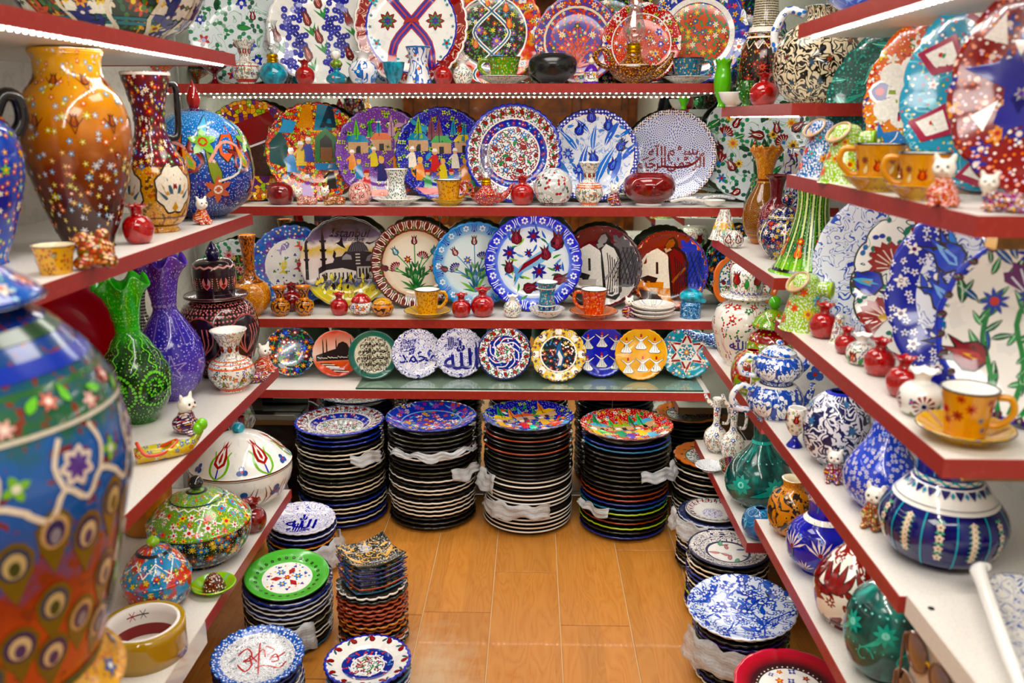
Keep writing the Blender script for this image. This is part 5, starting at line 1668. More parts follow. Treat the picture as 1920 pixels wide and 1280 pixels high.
stand('small plate with a blue pinwheel ring and rim of red tulips', 946, 51, Z4g, dy=.04, turn=.0, zones=[(.38, 'iznik_fine'), (.64, 'pinwheel'), (.94, 'iznik_fine'), (1, 'navy')], lip='#1a2470', back='#8aa890', n=24, amp=.03,
  designs=[p_pin, p_ringof(14, .73, .2, tu('dred', 'red', 'dred'), 0, .6), p_ringof(14, .76, .13, le('green', .36), .5, -.5), p_scatter(12, .34, .14, [tu('red', 'w', 'red'), le('green')], 3, .15)], **kw)
stand('small yellow and brown plate with a white ring and a curled leaf', 1047, 52, Z4g, dy=.058, turn=.0, zones=[(.62, 'boteh'), (.67, 'w'), (1, 'yellow_brown')], lip='#3a2a18', back='#8aa890', n=16, amp=.05,
  designs=[p_ringof(8, .84, .26, lambda D: (D.shape([(-.4, -.5), (.4, -.5), (.5, .1), (0, .6), (-.5, .1)], 'w', 2), m_tulip(D, '#5a1c1c', 'w', '#a83a1c', 3, .3))), p_poly([(-.1, -.5), (.14, -.46), (.22, -.1), (.08, .2), (.1, .5), (-.05, .3), (-.1, 0), (0, -.2)], '#2a5a8a', 3), p_poly([(-.04, -.44), (.1, -.4), (.16, -.12), (.02, .14), (-.04, 0), (.04, -.2)], '#e8e4dc', 4)], **kw)
stand('small deep blue plate with rows of white whirling dancers', 1128, 48, Z4g, turn=.0, zones=[(1, 'royal_blue')], lip='#0c1238', back='#8aa890', n=30, amp=.02,
  designs=[p_many(*[(lambda D, x=x, y=y: dervish(D.put(x, y, 0, .56))) for x, y in ((-.55, .42), (0, .5), (.55, .38), (0, -.3), (.56, -.36), (-.56, -.42))])], **kw)
stand('small yellow plate with rows of white whirling dancers', 1201, 49, Z4g, dy=.03, turn=.0, zones=[(1, 'sun_yellow')], lip='#6a4a10', back='#8aa890', n=30, amp=.02,
  designs=[p_many(*[(lambda D, x=x, y=y: dervish(D.put(x, y, 0, .56))) for x, y in ((-.56, .36), (0, .5), (.52, .36), (-.48, -.42), (.08, -.36), (.6, -.36))])], **kw)
def p_star(D):
 D.put(0, 0)
 for i in range(6):
  a = 2 * pi * i / 6
  D.put(0, 0, a).shape([(-.2, .36), (0, .8), (.2, .36), (.12, .36), (0, .6), (-.12, .36)], '#8a1c1c', 4)
  D.put(0, 0, a).shape([(-.24, .3), (0, .88), (.24, .3)], '#e8e4d8', 3)
  D.put(0, 0, a + pi / 6).shape([(-.2, .3), (0, .62), (.2, .3)], '#2a7a96', 2)
 D.put(0, 0, 0, .62)
 m_rosette(D, ['#e8e4d8', '#2a7a96', '#e08a1a'], 5)
stand('small turquoise plate with a raised white and red star', 1287, 49, Z4g, turn=-.1, zones=[(1, 'turq_star')], lip='#1c6a7a', back='#8aa890', n=20, amp=.05, designs=[p_star], **kw)
# ------------------------------------------------------------------ materials of the pots
SPEC.update(
 crk_white=[('base', '#f1ede2'), ('fl', 110, ['#2f7a4a', '#3a5aa8'], 2, .42, None, 1, .3), ('fl', 85, ['#a8281c', '#c8501a', '#2a6a9a'], 5, .36, '#f0d060', 2, .5), dict(bump=.2)],
 turq_glaze=[('blot', 40, [(.3, '#0b5a6c'), (.5, '#1785a0'), (.7, '#3ab4c8')]), dict(bump=0, rough=.08)],
 green_fl=[('base', '#4f8f1c'), ('fl', 120, ['#e8d23a', '#c8301a', '#f0ece4', '#8ac02a'], 5, .4, '#c87a1a', 1, .1), dict(bump=.5)],
 teal_fl=[('base', '#0f6a86'), ('fl', 120, ['#e8d23a', '#f0ece4', '#c8301a', '#3aa0c0'], 5, .4, '#c87a1a', 1, .2), dict(bump=.5)],
 yel_fl=[('base', '#e0a818'), ('fl', 120, ['#c84a1a', '#d8701a', '#8a4a1a', '#f0d060'], 5, .38, '#7a2a10', 1, .25), dict(bump=.4)],
 or_fl=[('base', '#d8501a'), ('fl', 120, ['#f0c83a', '#f0a01a', '#c02a1a', '#f0e0c0'], 5, .4, '#8a1c10', 1, .15), dict(bump=.4)],
 yel_sau=[('base', '#e6bc4a'), ('fl', 90, ['#d8501a', '#c8803a', '#8a5ac0'], 5, .38, '#f0e0c0', 1, .4), dict(bump=.4)],
 or_sau=[('base', '#e0702a'), ('fl', 90, ['#f0c83a', '#c03a1a', '#f0e0c0'], 5, .38, '#8a1c10', 1, .3), dict(bump=.4)],
 white_sau=[('base', '#f2f0ea'), ('fl', 90, ['#2a7a5a', '#3a7ab0', '#a82a2a'], 3, .4, None, 1, .4), dict(bump=0)],
 brown_lamp=[('base', '#5a2a10'), ('dot', 190, ['#c88a2a', '#8a4a1a', '#e8b83a', '#2a1208', '#b85a1a'], .4, .9), dict(bump=2)],
 red_lamp=[('base', '#a81c14'), ('dot', 190, ['#f0c83a', '#f0ece4', '#2a7ac0', '#e8701a', '#8a1410', '#8a1410'], .3, .9), dict(bump=2)],
 white_beads=[('base', '#c8b8a0'), ('dot', 260, ['#fbf8f0'], .42, .4), dict(bump=2)],
 white_blue=[('base', '#eef0f4'), ('verm', 24, '#3a6ab8', .3, 3, 2), dict(bump=0)],
 pink_lace=[('base', '#e8b8ae'), ('verm', 60, '#a83a34', .3, 4), ('fl', 60, ['#8a2a2a', '#f4ece4'], 7, .4, '#f4ece4', 2, .5), dict(bump=.5)],
 silver_fl=[('base', '#cfd3d2'), ('fl', 45, ['#2a3a3a', '#f2f2f0', '#8a8f90', '#a82a2a'], 2, .48, None, 1, .1), ('fl', 40, ['#c83a2a', '#f2f2f0', '#3a6a4a'], 5, .36, '#ffffff', 2, .5), dict(bump=0, rough=.05, coat=1)],
 green_eye=[('base', '#eef0ea'), ('fl', 80, ['#1c4a4a', '#2a6a5a', '#1c2a4a'], 2, .48, '#f0f0ea', 1), dict(bump=0)],
 turq_band=[('base', '#1f7a94'), ('fl', 120, ['#c8301a', '#f0ece4', '#123a5a', '#e8b83a'], 3, .42, None, 1, .1), dict(bump=.5)],
 blue_scroll=[('base', '#1b5f94'), ('verm', 75, '#a8d4ec', .22, 4), dict(bump=.5)],
 amber_dk=[('base', '#c47a16'), ('verm', 40, '#241006', .42, 3, 2), dict(bump=.6)],
 amber_tall=[('base', '#b86a12'), ('verm', 90, '#e8b04a', .3, 4, 3), dict(bump=1)],
 amber_neck=[('base', '#a85e10'), ('verm', 45, '#3a1a08', .45, 3, 2), dict(bump=1)],
 maroon_glaze=[('blot', 40, [(.35, '#4a0a16'), (.65, '#6a101c')]), dict(bump=0)],
 star_dk=[('base', '#170d0c'), ('dot', 60, ['#7a1c14', '#c83a1a', '#e0b83a', '#2a7a3a'], .28, 1), dict(bump=1)],
 vermi_bw=[('base', '#e3d3b4'), ('verm', 44, '#14120f', .5, 4, 2, 1.4), ('fl', 18, ['#5a1420', '#2a4a6a', '#8a3a1a', '#2a5a3a'], 7, .14, None, 2, .1), dict(bump=1)],
 vermi_bw2=[('base', '#eceaf0'), ('verm', 44, '#1a1f4a', .46, 4, 2, 1.4), ('fl', 17, ['#3a6a9a', '#2a3a8a', '#4a8aa8'], 7, .2, None, 2, .05), dict(bump=1)],
 glass_rest=[('base', '#e8e6e0'), ('verm', 60, '#3a5aa8', .2, 5, 3), dict(bump=0)],
)
# ------------------------------------------------------------------ special vessels
def oil_lamp(label, pos, w, h, m, chim):
 o, S, k = pot('oil_lamp', label, 'lamp', pos, w, h, 'lampbody', [m], (), 'small glass-chimney lamps', thick=0)
 z = h * k
 part_lathe('collar', o, [(.9, 0), (1, .1), (.9, .2), (1, .35), (.8, .5), (.95, .7), (.9, 1)], w * k * .42, h * k * .38, ['gold'], z * .98)
 part_lathe('glass_chimney', o, 'chimney', chim[0] * k, chim[1] * k, [glass_mat('lamp', (.93, .95, .96), .26)], z * 1.3, seg=28)
 return o
def stretch(o, sx):
 for q in [o] + list(o.children):
  if q.type == 'MESH':
   q.data.transform(Matrix.Diagonal((sx, 1, 1, 1)))
def magic_lamp(label, pos, w, h, m, trim, chim, beads=False):
 """boat-shaped lamp with an upturned spout, loop handle, brass collar and glass chimney"""
 o, S, k = pot('magic_lamp', label, 'lamp', pos, w * .46, h * .42, 'openbowl', [m, m], (), 'small glass-chimney lamps', thick=.06)
 stretch(o, 1.45)
 R_, Hh = w * k / 2, h * k
 tube('spout', [(R_ * .3, 0, Hh * .2), (R_ * .62, 0, Hh * .3), (R_ * .85, 0, Hh * .48), (R_ * 1.0, 0, Hh * .72)], [Hh * .17, Hh * .14, Hh * .09, Hh * .045], [m], o, seg=12)
 tube('handle', [(-R_ * .56, 0, Hh * .36), (-R_ * .86, 0, Hh * .46), (-R_ * .98, 0, Hh * .68), (-R_ * .78, 0, Hh * .82), (-R_ * .58, 0, Hh * .66), (-R_ * .5, 0, Hh * .42)], Hh * .055, [trim], o, seg=10)
 part_lathe('neck', o, [(1, 0), (.95, .2), (.5, .7), (.4, 1)], R_ * .9, Hh * .4, [m], Hh * .33)
 part_lathe('collar', o, [(.9, 0), (1, .15), (.85, .3), (1, .5), (.85, .7), (.9, 1)], R_ * .42, Hh * .22, ['gold'], Hh * .7)
 if beads:
  part_lathe('bead_fill', o, 'ball', R_ * .95, Hh * .2, ['white_beads'], Hh * .30)
 part_lathe('glass_chimney', o, 'chimney', chim[0] * k, chim[1] * k, [glass_mat('lamp', (.93, .95, .96), .26)], Hh * .9, seg=28)
 return o
def spoon(label, P, L, turn, m, tilt=.1):
 o = empty('ladle', P, turn)
 tag(o, label, 'ladle', 'white glazed ladles')
 b, S = lathe('bowl', prof('openbowl', L * .34, L * .12), [m, m], o, 28, L * .016, loc=(0, 0, .001))
 stretch(b, 1.25)
 tube('handle', [(L * .19, 0, L * .1), (L * .35, 0, L * .13), (L * .55, 0, L * .14), (L * .72, 0, L * .11), (L * .8, 0, L * .1)], [L * .032, L * .028, L * .034, L * .04, L * .02], [m], o, seg=10, flat=.6)
 return o
def lidded(name, label, cat, pos, w, h, shape, m, lidshape, lw, lh, lm, knob, km, deco=(), ldeco=(), group=None, ks='ball', **kw):
 """a pot with a lid (part) that carries a knob (sub-part)"""
 o, S, k = pot(name, label, cat, pos, w, h, shape, m if isinstance(m, list) else [m], deco, group, thick=0, **kw)
 z = h * k
 l = part_lathe('lid', o, lidshape, lw * k, lh * k, [lm] if not isinstance(lm, list) else lm, z, ldeco)
 if knob:
  part_lathe('knob', l, ks, knob[0] * k, knob[1] * k, [km], lh * k * (.97 if lidshape in ('dome', 'hat') else .9))
 return o, l, k
# ------------------------------------------------------------------ small things on the top back shelf
YS = 2.83
pot('compote', 'turquoise footed bowl with an orange foot, left end of the top back shelf', 'bowl', ('Y', 300, 2.86, Z1), 62, 44, 'compote', ['orange_relief', 'turq_glaze'], [d_band(.9, .06, 'teal')], thick=.03)
pot('compote', 'dark brown footed bowl under the end of the top left shelf', 'bowl', ('Y', 404, YS, Z1), 62, 48, 'compote', ['maroon_glaze', 'brown_lamp'], [d_scatter(.6, .95, 12, .12, ['or_', 'yel', 'teal'], 6, 'yel')], thick=.03)
pot('vase', 'small red and white vase beside the turquoise oil lamp', 'vase', ('Y', 463, YS, Z1), 50, 80, 'ovase', ['crk_white', 'white'], [d_band(.43, .16, 'red'), d_band(.06, .14, 'red'), d_scatter(.12, .35, 18, .14, ['teal', 'red', 'blue'], 5), d_ring(.66, 7, .2, lambda D: m_tulip(D, 'red', 'w', 'red'))], thick=.04)
oil_lamp('turquoise round oil lamp with a brass collar and tall glass chimney', ('Y', 514, YS, Z1), 52, 40, 'turq_glaze', (32, 62))
pomegranate('red pomegranate on the top back shelf, beside the turquoise oil lamp', ('Y', 573, 2.81, Z1), 36)
o, S, k = pot('bottle', 'little turquoise bottle with a dark collar and a white flower stopper', 'bottle', ('Y', 632, YS, Z1), 40, 32, 'bottle', ['turq_glaze'], [d_scatter(.1, .5, 8, .16, ['w', 'pink'], 5)], thick=0)
part_lathe('collar', o, 'ball', 24 * k, 18 * k, ['green_fl'], 28 * k)
part_lathe('flower_stopper', o, [(.3, 0), (.8, .3), (1, .7), (.6, 1), (0, .9)], 17 * k, 17 * k, ['white'], 44 * k, flute=(5, .4))
pomegranate('big white and blue pomegranate before the blue hyacinth platter', ('Y', 682, 2.80, Z1), 54, 'white_blue', 'painted white pomegranates', 'white', [d_scatter(.1, .6, 6, .3, ['sky', 'lblue'], 3, 'w')], 1.05)
pot('bowl', 'glassy blue bowl behind the hourglass spoon jar', 'bowl', ('Y', 739, 2.81, Z1), 42, 40, 'openbowl', ['turq_glaze', 'turq_glaze'], thick=.03)
pot('spoon_jar', 'light blue hourglass jar with dotted white front, top back shelf', 'jar', ('Y', 786, YS, Z1), 50, 68, [(0, 0), (1, 0), (1, .05), (.78, .35), (.66, .6), (.8, .85), (.95, 1)], ['white_blue', 'amber_dk'],
 [d_scatter(.05, .95, 30, .12, ['red', 'yel', 'teal', 'sky', 'or_'], 5), d_lines(.03, .6, 5, .03, 'w'), d_band(.97, .06, 'sky')], thick=.06)
pomegranate('red pomegranate on the top back shelf, between the hourglass jar and the green cup', ('Y', 831, 2.81, Z1), 35)
pomegranate('little white floral pomegranate before the flame rimmed platter', ('Y', 868, 2.80, Z1), 37, 'crk_white', 'painted white pomegranates', 'white')
cup_set('', ('Y', 945, 2.81, Z1), 62, 42, 96, 'green_fl', 'black', -1, 'white_sau', labels=['green flowered coffee cup on the top back shelf', 'white saucer under the green flowered cup'], hsau=13)
pot('bowl', 'glossy black round bowl on a clear foot, top back shelf', 'bowl', ('Y', 1036, 2.81, Z1), 92, 54, 'wok', ['black_plastic'], thick=.05, zones=[(.06, 0)])
o, S, k = pot('salt_shaker', 'tiny purple and white flowered shaker beside the magic lamp', 'shaker', ('Y', 1108, 2.80, Z1), 28, 22, [(0, 0), (1, 0), (1, .2), (.95, .9), (.9, 1)], ['crk_white'], [d_band(.1, .14, 'pur'), d_scatter(.3, .85, 10, .3, ['or_', 'pur', 'yel'], 5)], thick=0)
part_lathe('cap', o, 'dome', 26 * k, 14 * k, ['#5b2d9c'], 22 * k)
part_lathe('stopper', o, 'drop', 12 * k, 14 * k, ['cream'], 35 * k)
magic_lamp('brown magic lamp filled with white beads, glass chimney on top', ('Y', 1186, 2.80, Z1), 146, 78, 'brown_lamp', 'brown_lamp', (42, 86), True)
cup_set('', ('Y', 1288, 2.81, Z1), 60, 40, 90, 'teal_fl', 'black', 1, 'white_sau', labels=['teal flowered coffee cup near the right end of the top back shelf', 'white saucer under the teal flowered cup'], hsau=12)
# ------------------------------------------------------------------ small things on the second back shelf
pot('dish', 'small amber dish behind the round blue jar', 'dish', ('Y', 446, 2.86, Z2), 60, 20, 'openbowl', ['yel_fl', 'yel_fl'], thick=.04)
pot('egg_pot', 'dark red glossy egg-shaped pot before the orange village plate', 'pot', ('Y', 527, YS, Z2), 50, 40, [(0, 0), (.6, 0), (.92, .2), (1, .5), (.85, .82), (.5, .98), (.42, 1)], ['pom_dark', 'black'], thick=.04)
cat_fig('lying cat with a white head and red freckled coat, left of the two', ('Y', 575, 2.82, Z2), 34, 'cat_pink', .0, True)
cat_fig('lying cat with a white head and gold freckled coat, right of the two', ('Y', 626, 2.82, Z2), 38, 'cat_gold', .2, True)
pot('globe_pot', 'small pink lace round pot before the violet village plate', 'pot', ('Y', 676, 2.82, Z2), 44, 42, 'sphere', ['pink_lace', 'cream'], thick=.05)
cup_set('', ('Y', 745, 2.82, Z2), 42, 60, 90, 'green_eye', 'w', 0, 'white_sau', labels=['white waisted tea cup with green almond eyes, second back shelf', 'white saucer under the almond-eye tea cup'], hsau=13, shape='tumbler')
cup_set('', ('Y', 842, 2.82, Z2), 48, 42, 68, 'yel_fl', 'black', 1, 'yel_sau', labels=['yellow flowered cup before the blue village plate', 'yellow saucer under the cup before the blue village plate'], hsau=11)
magic_lamp('red magic lamp with a glass chimney before the tulip ring plate', ('Y', 912, 2.81, Z2), 96, 54, 'red_lamp', 'red_lamp', (28, 64))
pomegranate('red pomegranate on the second back shelf beside the red magic lamp', ('Y', 979, YS, Z2), 44)
o, S, k = pot('globe_vase', 'silvery flowered ball vase beside the orange and white vase', 'vase', ('Y', 1037, 2.82, Z2), 72, 68, 'sphere', ['silver_fl', 'white'], [d_band(.05, .06, 'dred')], thick=.04)
OV = [d_band(.43, .13, 'or_'), d_band(.04, .1, 'or_'), d_scatter(.1, .36, 20, .13, ['teal', 'dred', 'or_'], 5), d_ring(.12, 8, .16, lambda D: m_leaf(D, 'olive', 1, .4)), d_ring(.65, 7, .16, lambda D: m_tulip(D, 'dred', 'or_', 'dred')), d_band(.52, .03, 'or_'), d_dots(.96, 16, .012, 'dred')]
pot('vase', 'orange and white flowered vase on the second back shelf', 'vase', ('Y', 1104, 2.82, Z2), 52, 80, 'ovase', ['crk_white', 'white'], OV, 'orange and white vases', thick=.04)
cat_fig('tiny white-headed cat sitting beside the dark red bowl', ('Y', 1151, 2.82, Z2), 42, 'cat_mix', .3)
pot('bowl', 'dark red glossy bowl on a white foot, second back shelf', 'bowl', ('Y', 1216, 2.83, Z2), 98, 58, 'wok', ['white', 'pom_dark', 'pom_dark'], thick=.05, zones=[(.1, 0), (1, 1)])
k = mpp((.3, 2.85, Z2))
spoon('white ladle with blue flecks lying behind, beside the dark red bowl', (xat(1292, 2.85, Z2), 2.85, Z2), 110 * k, .12, 'glass_rest')
spoon('plain white ladle lying at the front beside the dark red bowl', (xat(1338, 2.785, Z2), 2.785, Z2), 100 * k, pi + .04, 'white')
# ------------------------------------------------------------------ small things on the third back shelf
pot('bud_vase', 'tall amber bottle vase with a long dark neck, left end of the third back shelf', 'vase', ('Y', 474, 2.80, Z3), 72, 152, 'longneck', ['amber_tall', 'amber_neck', 'amber'], [d_band(.42, .05, 'brown')], thick=.05, zones=[(.42, 0), (1, 1)])
pot('bud_vase', 'small amber vase with black scrolls, left of a pair on the third back shelf', 'vase', ('Y', 527, 2.80, Z3), 36, 56, 'ovase', ['amber_dk', 'amber'], [d_band(.58, .12, 'amber'), d_band(.97, .2, 'amber')], 'small amber scroll vases', thick=.06)
pot('bud_vase', 'small amber vase with black scrolls, right of a pair on the third back shelf', 'vase', ('Y', 572, 2.81, Z3), 36, 56, 'ovase', ['amber_dk', 'amber'], [d_band(.58, .12, 'amber'), d_band(.97, .2, 'amber')], 'small amber scroll vases', thick=.06)
pomegranate('dark red pomegranate behind the pair of amber vases', ('Y', 549, 2.88, Z3), 42, 'pom_dark')
pomegranate('red pomegranate before the mosque plate', ('Y', 637, 2.82, Z3), 34)
lidded('sugar_bowl', 'red lidded white sugar bowl with blue flowers before the mosque plate', 'sugar bowl', ('Y', 678, 2.82, Z3), 44, 26, 'bowl', 'crk_white', 'dome', 38, 15, 'pom_red', (9, 10), 'white', [d_band(.12, .08, 'red'), d_scatter(.25, .85, 14, .22, ['blue', 'teal', 'red'], 5)], [d_dots(.6, 14, .02, 'w')], ks='drop')
lidded('trinket_pot', 'small amber lidded pot with a black scroll band, third back shelf', 'pot', ('Y', 718, 2.81, Z3), 42, 24, 'bowl', 'amber_dk', 'dome', 36, 10, 'yel_fl', None, None, [d_band(.8, .1, 'amber'), d_band(.1, .2, 'amber')])
cup_set('', ('Y', 802, 2.80, Z3), 48, 46, 88, 'yel_fl', 'black', 1, 'yel_sau', labels=['yellow flowered cup before the brown tulip plate', 'yellow saucer under the cup before the brown tulip plate'], hsau=12)
pomegranate('smaller red pomegranate of the pair before the light blue plate', ('Y', 865, 2.80, Z3), 36)
pomegranate('larger red pomegranate of the pair before the light blue plate', ('Y', 905, 2.81, Z3), 44)
pomegranate('little white floral pomegranate before the deep blue feather plate', ('Y', 961, 2.80, Z3), 34, 'crk_white', 'painted white pomegranates', 'white')
sa = pot('bowl', 'white scalloped little bowl under the turquoise banded tea cup', 'bowl', ('Y', 1025, 2.80, Z3), 68, 18, 'openbowl', ['white_sau', 'white_sau'], thick=.03, depth=.7)
pot('tea_cup', 'waisted tea cup with turquoise and red bands before the deep blue plate', 'cup', (sa[0].location.x, sa[0].location.y, Z3 + .017), 40 * sa[2], 58 * sa[2], 'tumbler', ['turq_band', 'white'], [d_band(.22, .05, 'w'), d_band(.75, .05, 'w'), d_band(.97, .04, 'teal')] + [d_ring(.1, 10, .22, lambda D: m_leaf(D, 'navy', 1, .5))], thick=.05, metric=True)
cup_set('', ('Y', 1113, 2.80, Z3), 50, 48, 90, 'or_fl', 'black', -1, 'or_sau', labels=['orange flowered cup before the two robed-figure plates', 'orange saucer under the orange flowered cup'], hsau=13)
cat_fig('tiny white cat with a red dotted coat beside the three white dishes', ('Y', 1178, 2.81, Z3), 40, 'cat_mix', .4)
for i, (lb, z) in enumerate((('lowest', 0), ('middle', .013), ('topmost', .026))):
 pot('dish', lb + ' of three small white dishes with green sprigs stacked on the third back shelf', 'dish', (xat(1222, 2.80, Z3) + .002 * i, 2.80, Z3 + z), 80 * .00185, .021, 'openbowl', ['white', 'white_sau'], [], 'stacked white dishes', thick=.022, metric=True, depth=.62)
o, S, k = pot('whistle_pot', 'turquoise bird-headed little pot with scrolls at the right end of the third back shelf', 'pot', ('Y', 1294, 2.81, Z3), 38, 30, [(0, 0), (.95, 0), (1, .1), (.95, 1.0), (0, 1.0)], ['blue_scroll'], thick=0)
ellipsoids('head', [(0, 0, 12 * k, 22 * k, 20 * k, 15 * k), (19 * k, -4 * k, 5 * k, 9 * k, 7 * k, 5 * k)], ['turq_glaze'], o, loc=(0, 0, 28 * k), voxel=1.5 * k)
# ------------------------------------------------------------------ left side: the great jar in the foreground
SPEC.update(
 peacock=[('grad', 0, .62, [(0, '#b85a1a'), (.18, '#b8441c'), (.45, '#c2521a'), (.58, '#8a2a18'), (.63, '#1c55a0'), (.8, '#1f62b0'), (.86, '#1a5a2a'), (1, '#1c3a8a')]), ('spk', 60, '#7a2a14', .64), dict(bump=.2)],
 amber_big=[('grad', 0, .42, [(0, '#2a0f0c'), (.3, '#3a140e'), (.5, '#7a3410'), (.68, '#c87a12'), (1, '#e8ac14')]), ('fl', 48, ['#e8701a', '#d8c23a', '#7aa8c8', '#b8bcc8', '#e0a01a'], 5, .3, '#f0e8d0', 2, .35), dict(bump=1)],
 blue_big=[('blot', 10, [(.35, '#141f86'), (.6, '#1f4ab0'), (.8, '#2a7ac8')]), ('fl', 60, ['#e8601a', '#e8a01a', '#e8e0d8', '#c8302a', '#8ab83a'], 5, .34, '#f0e8b0', 2, .15), dict(bump=1)],
 pitcher_red=[('base', '#5a1420'), ('fl', 60, ['#c8301a', '#2a7a3a', '#2a3a9a', '#f0ece4', '#e8b83a'], 6, .42, '#f0e8d8', 2, .05), dict(bump=1)],
 pitcher_mid=[('base', '#d89a1c'), ('fl', 50, ['#8a5a14', '#5a3a10', '#c85a1a'], 2, .46, None, 1, .2), ('dot', 120, ['#f0d8a0', '#5a3a10'], .16, 1, 3), dict(bump=.6)],
 sphere_blue=[('grad', .06, .46, [(0, '#0c1a5a'), (.3, '#1a2f96'), (.55, '#1f62b0'), (.8, '#2a86c8'), (1, '#3a9ad0')]), ('dot', 130, ['#f0f4f8', '#e8d8e0', '#8ad0e8'], .16, 1, 2), dict(bump=1)],
 gold_lump=[('base', '#8a3a18'), ('dot', 150, ['#e8b070', '#d8782a', '#f0d8a8', '#6a6a1a', '#c84a2a'], .42, .9), dict(bump=4)],
 green_dk=[('grad', 0, .46, [(0, '#4a8a3a'), (.1, '#1a5a1a'), (.25, '#0a2a0e'), (.52, '#0c3a14'), (.64, '#2fae1c'), (1, '#2f9a1c')]), ('dot', 110, ['#6ad03a', '#1f6a1f', '#9ae06a'], .2, .9), dict(bump=3)],
 purp_dk=[('grad', 0, .44, [(0, '#7a68b0'), (.3, '#5a48b0'), (.5, '#2f26a0'), (.62, '#4a3ab0'), (1, '#5a2f8a')]), ('dot', 110, ['#a890d8', '#3a2a8a', '#c8b8f0'], .2, .9), dict(bump=3)],
 ginger_dk=[('base', '#1f0a14'), ('dot', 85, ['#d8847c', '#c8706a'], .26, .25), dict(bump=3)],
 dot_bw=[('base', '#14140f'), ('dot', 110, ['#e8e4d4'], .34, .0), dict(bump=2)],
 green_tur=[('base', '#121a12'), ('fl', 44, ['#2a8ac8', '#e8501a', '#e8c83a', '#5ab0d8'], 8, .4, '#e8d23a', 2, .05), ('dot', 130, ['#c8301a', '#f0ece4', '#e8c83a'], .14, 1, 4), dict(bump=1)],
 green_turlid=[('base', '#6f9f1f'), ('fl', 44, ['#e8601a', '#f0ece4', '#4aa0d0', '#e8d23a', '#8ac04a'], 6, .42, '#d8301a', 2, .1), ('dot', 130, ['#f0ece4', '#2a6aa0'], .14, 1, 4), dict(bump=1)],
 bluered=[('blot', 12, [(.3, '#1f7ab8'), (.5, '#3a96c8'), (.56, '#c83a1c'), (.75, '#e0562a')]), ('fl', 52, ['#e8d23a', '#f0ece4', '#2a8a4a', '#c8301a', '#2a5aa8'], 5, .38, '#e8e0d0', 2, .25), dict(bump=1)],
 lime_fl=[('base', '#8cc01c'), ('fl', 60, ['#e8d23a', '#4aa0d0', '#e8601a'], 5, .36, '#f0ece4', 2, .3), dict(bump=1)],
 brown_knobby=[('base', '#4a1c10'), ('dot', 130, ['#e8d0a0', '#c86a2a', '#f0ece4'], .24, 1), dict(bump=3)],
 shoe_paint=[('grad', -.09, .09, [(0, '#d8402a'), (.3, '#e89a1a'), (.6, '#d8b81a'), (.78, '#7ab81a'), (1, '#7ac81a')]), ('fl', 75, ['#f0ece4', '#2a6ab0', '#e8d23a', '#c8301a'], 5, .4, '#e8b81a', 2, .3), dict(bump=1.5)],
 tape_side=[('base', '#a8861e'), dict(rough=.12, coat=.6)],
 tape_core=[('grad', .0925, .171, [(0, '#e8e2dc'), (.50, '#e8e2dc'), (.52, '#7a0f18'), (1, '#7a0f18')], 0), dict(rough=.5, coat=0)],
)
# the support of the jar, just below the picture
tag(lathe('pedestal', [(0, 0), (.15, 0), (.15, 0), (.15, .02), (.15, .02), (.05, .06), (.05, .68), (.05, .68), (.11, .72), (.11, .742), (.11, .742), (0, .742)], ['wood_dark'], loc=(-.645, .86, 0))[0], 'wooden pedestal under the great peacock jar', 'pedestal')
def feather(D, a, b, c):
 D.shape([(0, -.75), (-.3, -.1), (-.34, .25), (-.18, .5), (0, .58), (.18, .5), (.34, .25), (.3, -.1)], '#6a5a1c', 2)
 D.poly([(.27 * cos(q * pi / 6), .12 + .34 * sin(q * pi / 6)) for q in range(12)], a, 3)
 D.poly([(.19 * cos(q * pi / 6), .1 + .26 * sin(q * pi / 6)) for q in range(12)], b, 4)
 D.poly([(.1 * cos(q * pi / 6), .04 + .16 * sin(q * pi / 6)) for q in range(12)], c, 5)
def jar_deco(D, S, u, rng):
 for j, f in enumerate((.17, .25, .33, .42, .51)):
  n = 14
  for i in range(n):
   D.put(2 * pi * (i + .5 * (j % 2)) / n - pi, S.szz(f), 0, u * .155)
   if (i + j) % 3 == 0:
    feather(D, '#c8a878', '#1f1a5a', '#8a8a9a')
   elif (i + j) % 3 == 1:
    feather(D, '#1c3a5a', '#c8b888', '#24401c')
   else:
    feather(D, '#221a5a', '#d8c8a0', '#3a2a6a')
 for i in range(10):
  th = 2 * pi * i / 10 - pi
  D.put(th, S.szz(.56), 0, u)
  D.stroke([(-.16, .02), (-.1, -.02), (-.05, .05), (.02, .0), (.08, .06), (.16, .02)], .018, '#e8dcc8', 3)
  D.stroke([(-.05, .05), (-.07, .12), (-.04, .19)], .016, '#e8dcc8', 3)
  D.stroke([(.08, .06), (.1, .13), (.07, .2)], .016, '#e8dcc8', 3)
  for dx, dy in ((-.0, .1),):
   D.put(th + dx, S.szz(.56) + dy * u, i * .7, u * .11)
   m_flower(D, 7, '#e8d8c8', None, 3, .55, .15)
   m_flower(D, 7, '#5a3a8a', None, 4, .38, .2)
  D.put(th + .28, S.szz(.63), i, u * .08)
  m_flower(D, 4, '#7ab83a', '#e8e8d0', 3)
 D.band(S.szz(.795), u * .13, '#1a5a24', 2)
 D.band(S.szz(.74), u * .012, '#d8d0c0', 3)
 for i in range(22):
  D.put(2 * pi * i / 22 - pi, S.szz(.79) + (.02 if i % 2 else -.02) * u, i, u * .06)
  m_flower(D, 6, '#d87a6a' if i % 2 else '#e8b0a8', '#f4e8d8', 4)
  D.put(2 * pi * (i + .5) / 22 - pi, S.szz(.79), i, u * .06)
  m_leaf(D, '#6ac03a', 1, .5, .2, 3)
 D.band(S.szz(.865), u * .05, '#1f3aa0', 2)
 D.band(S.szz(.93), u * .05, '#0f3a1c', 2)
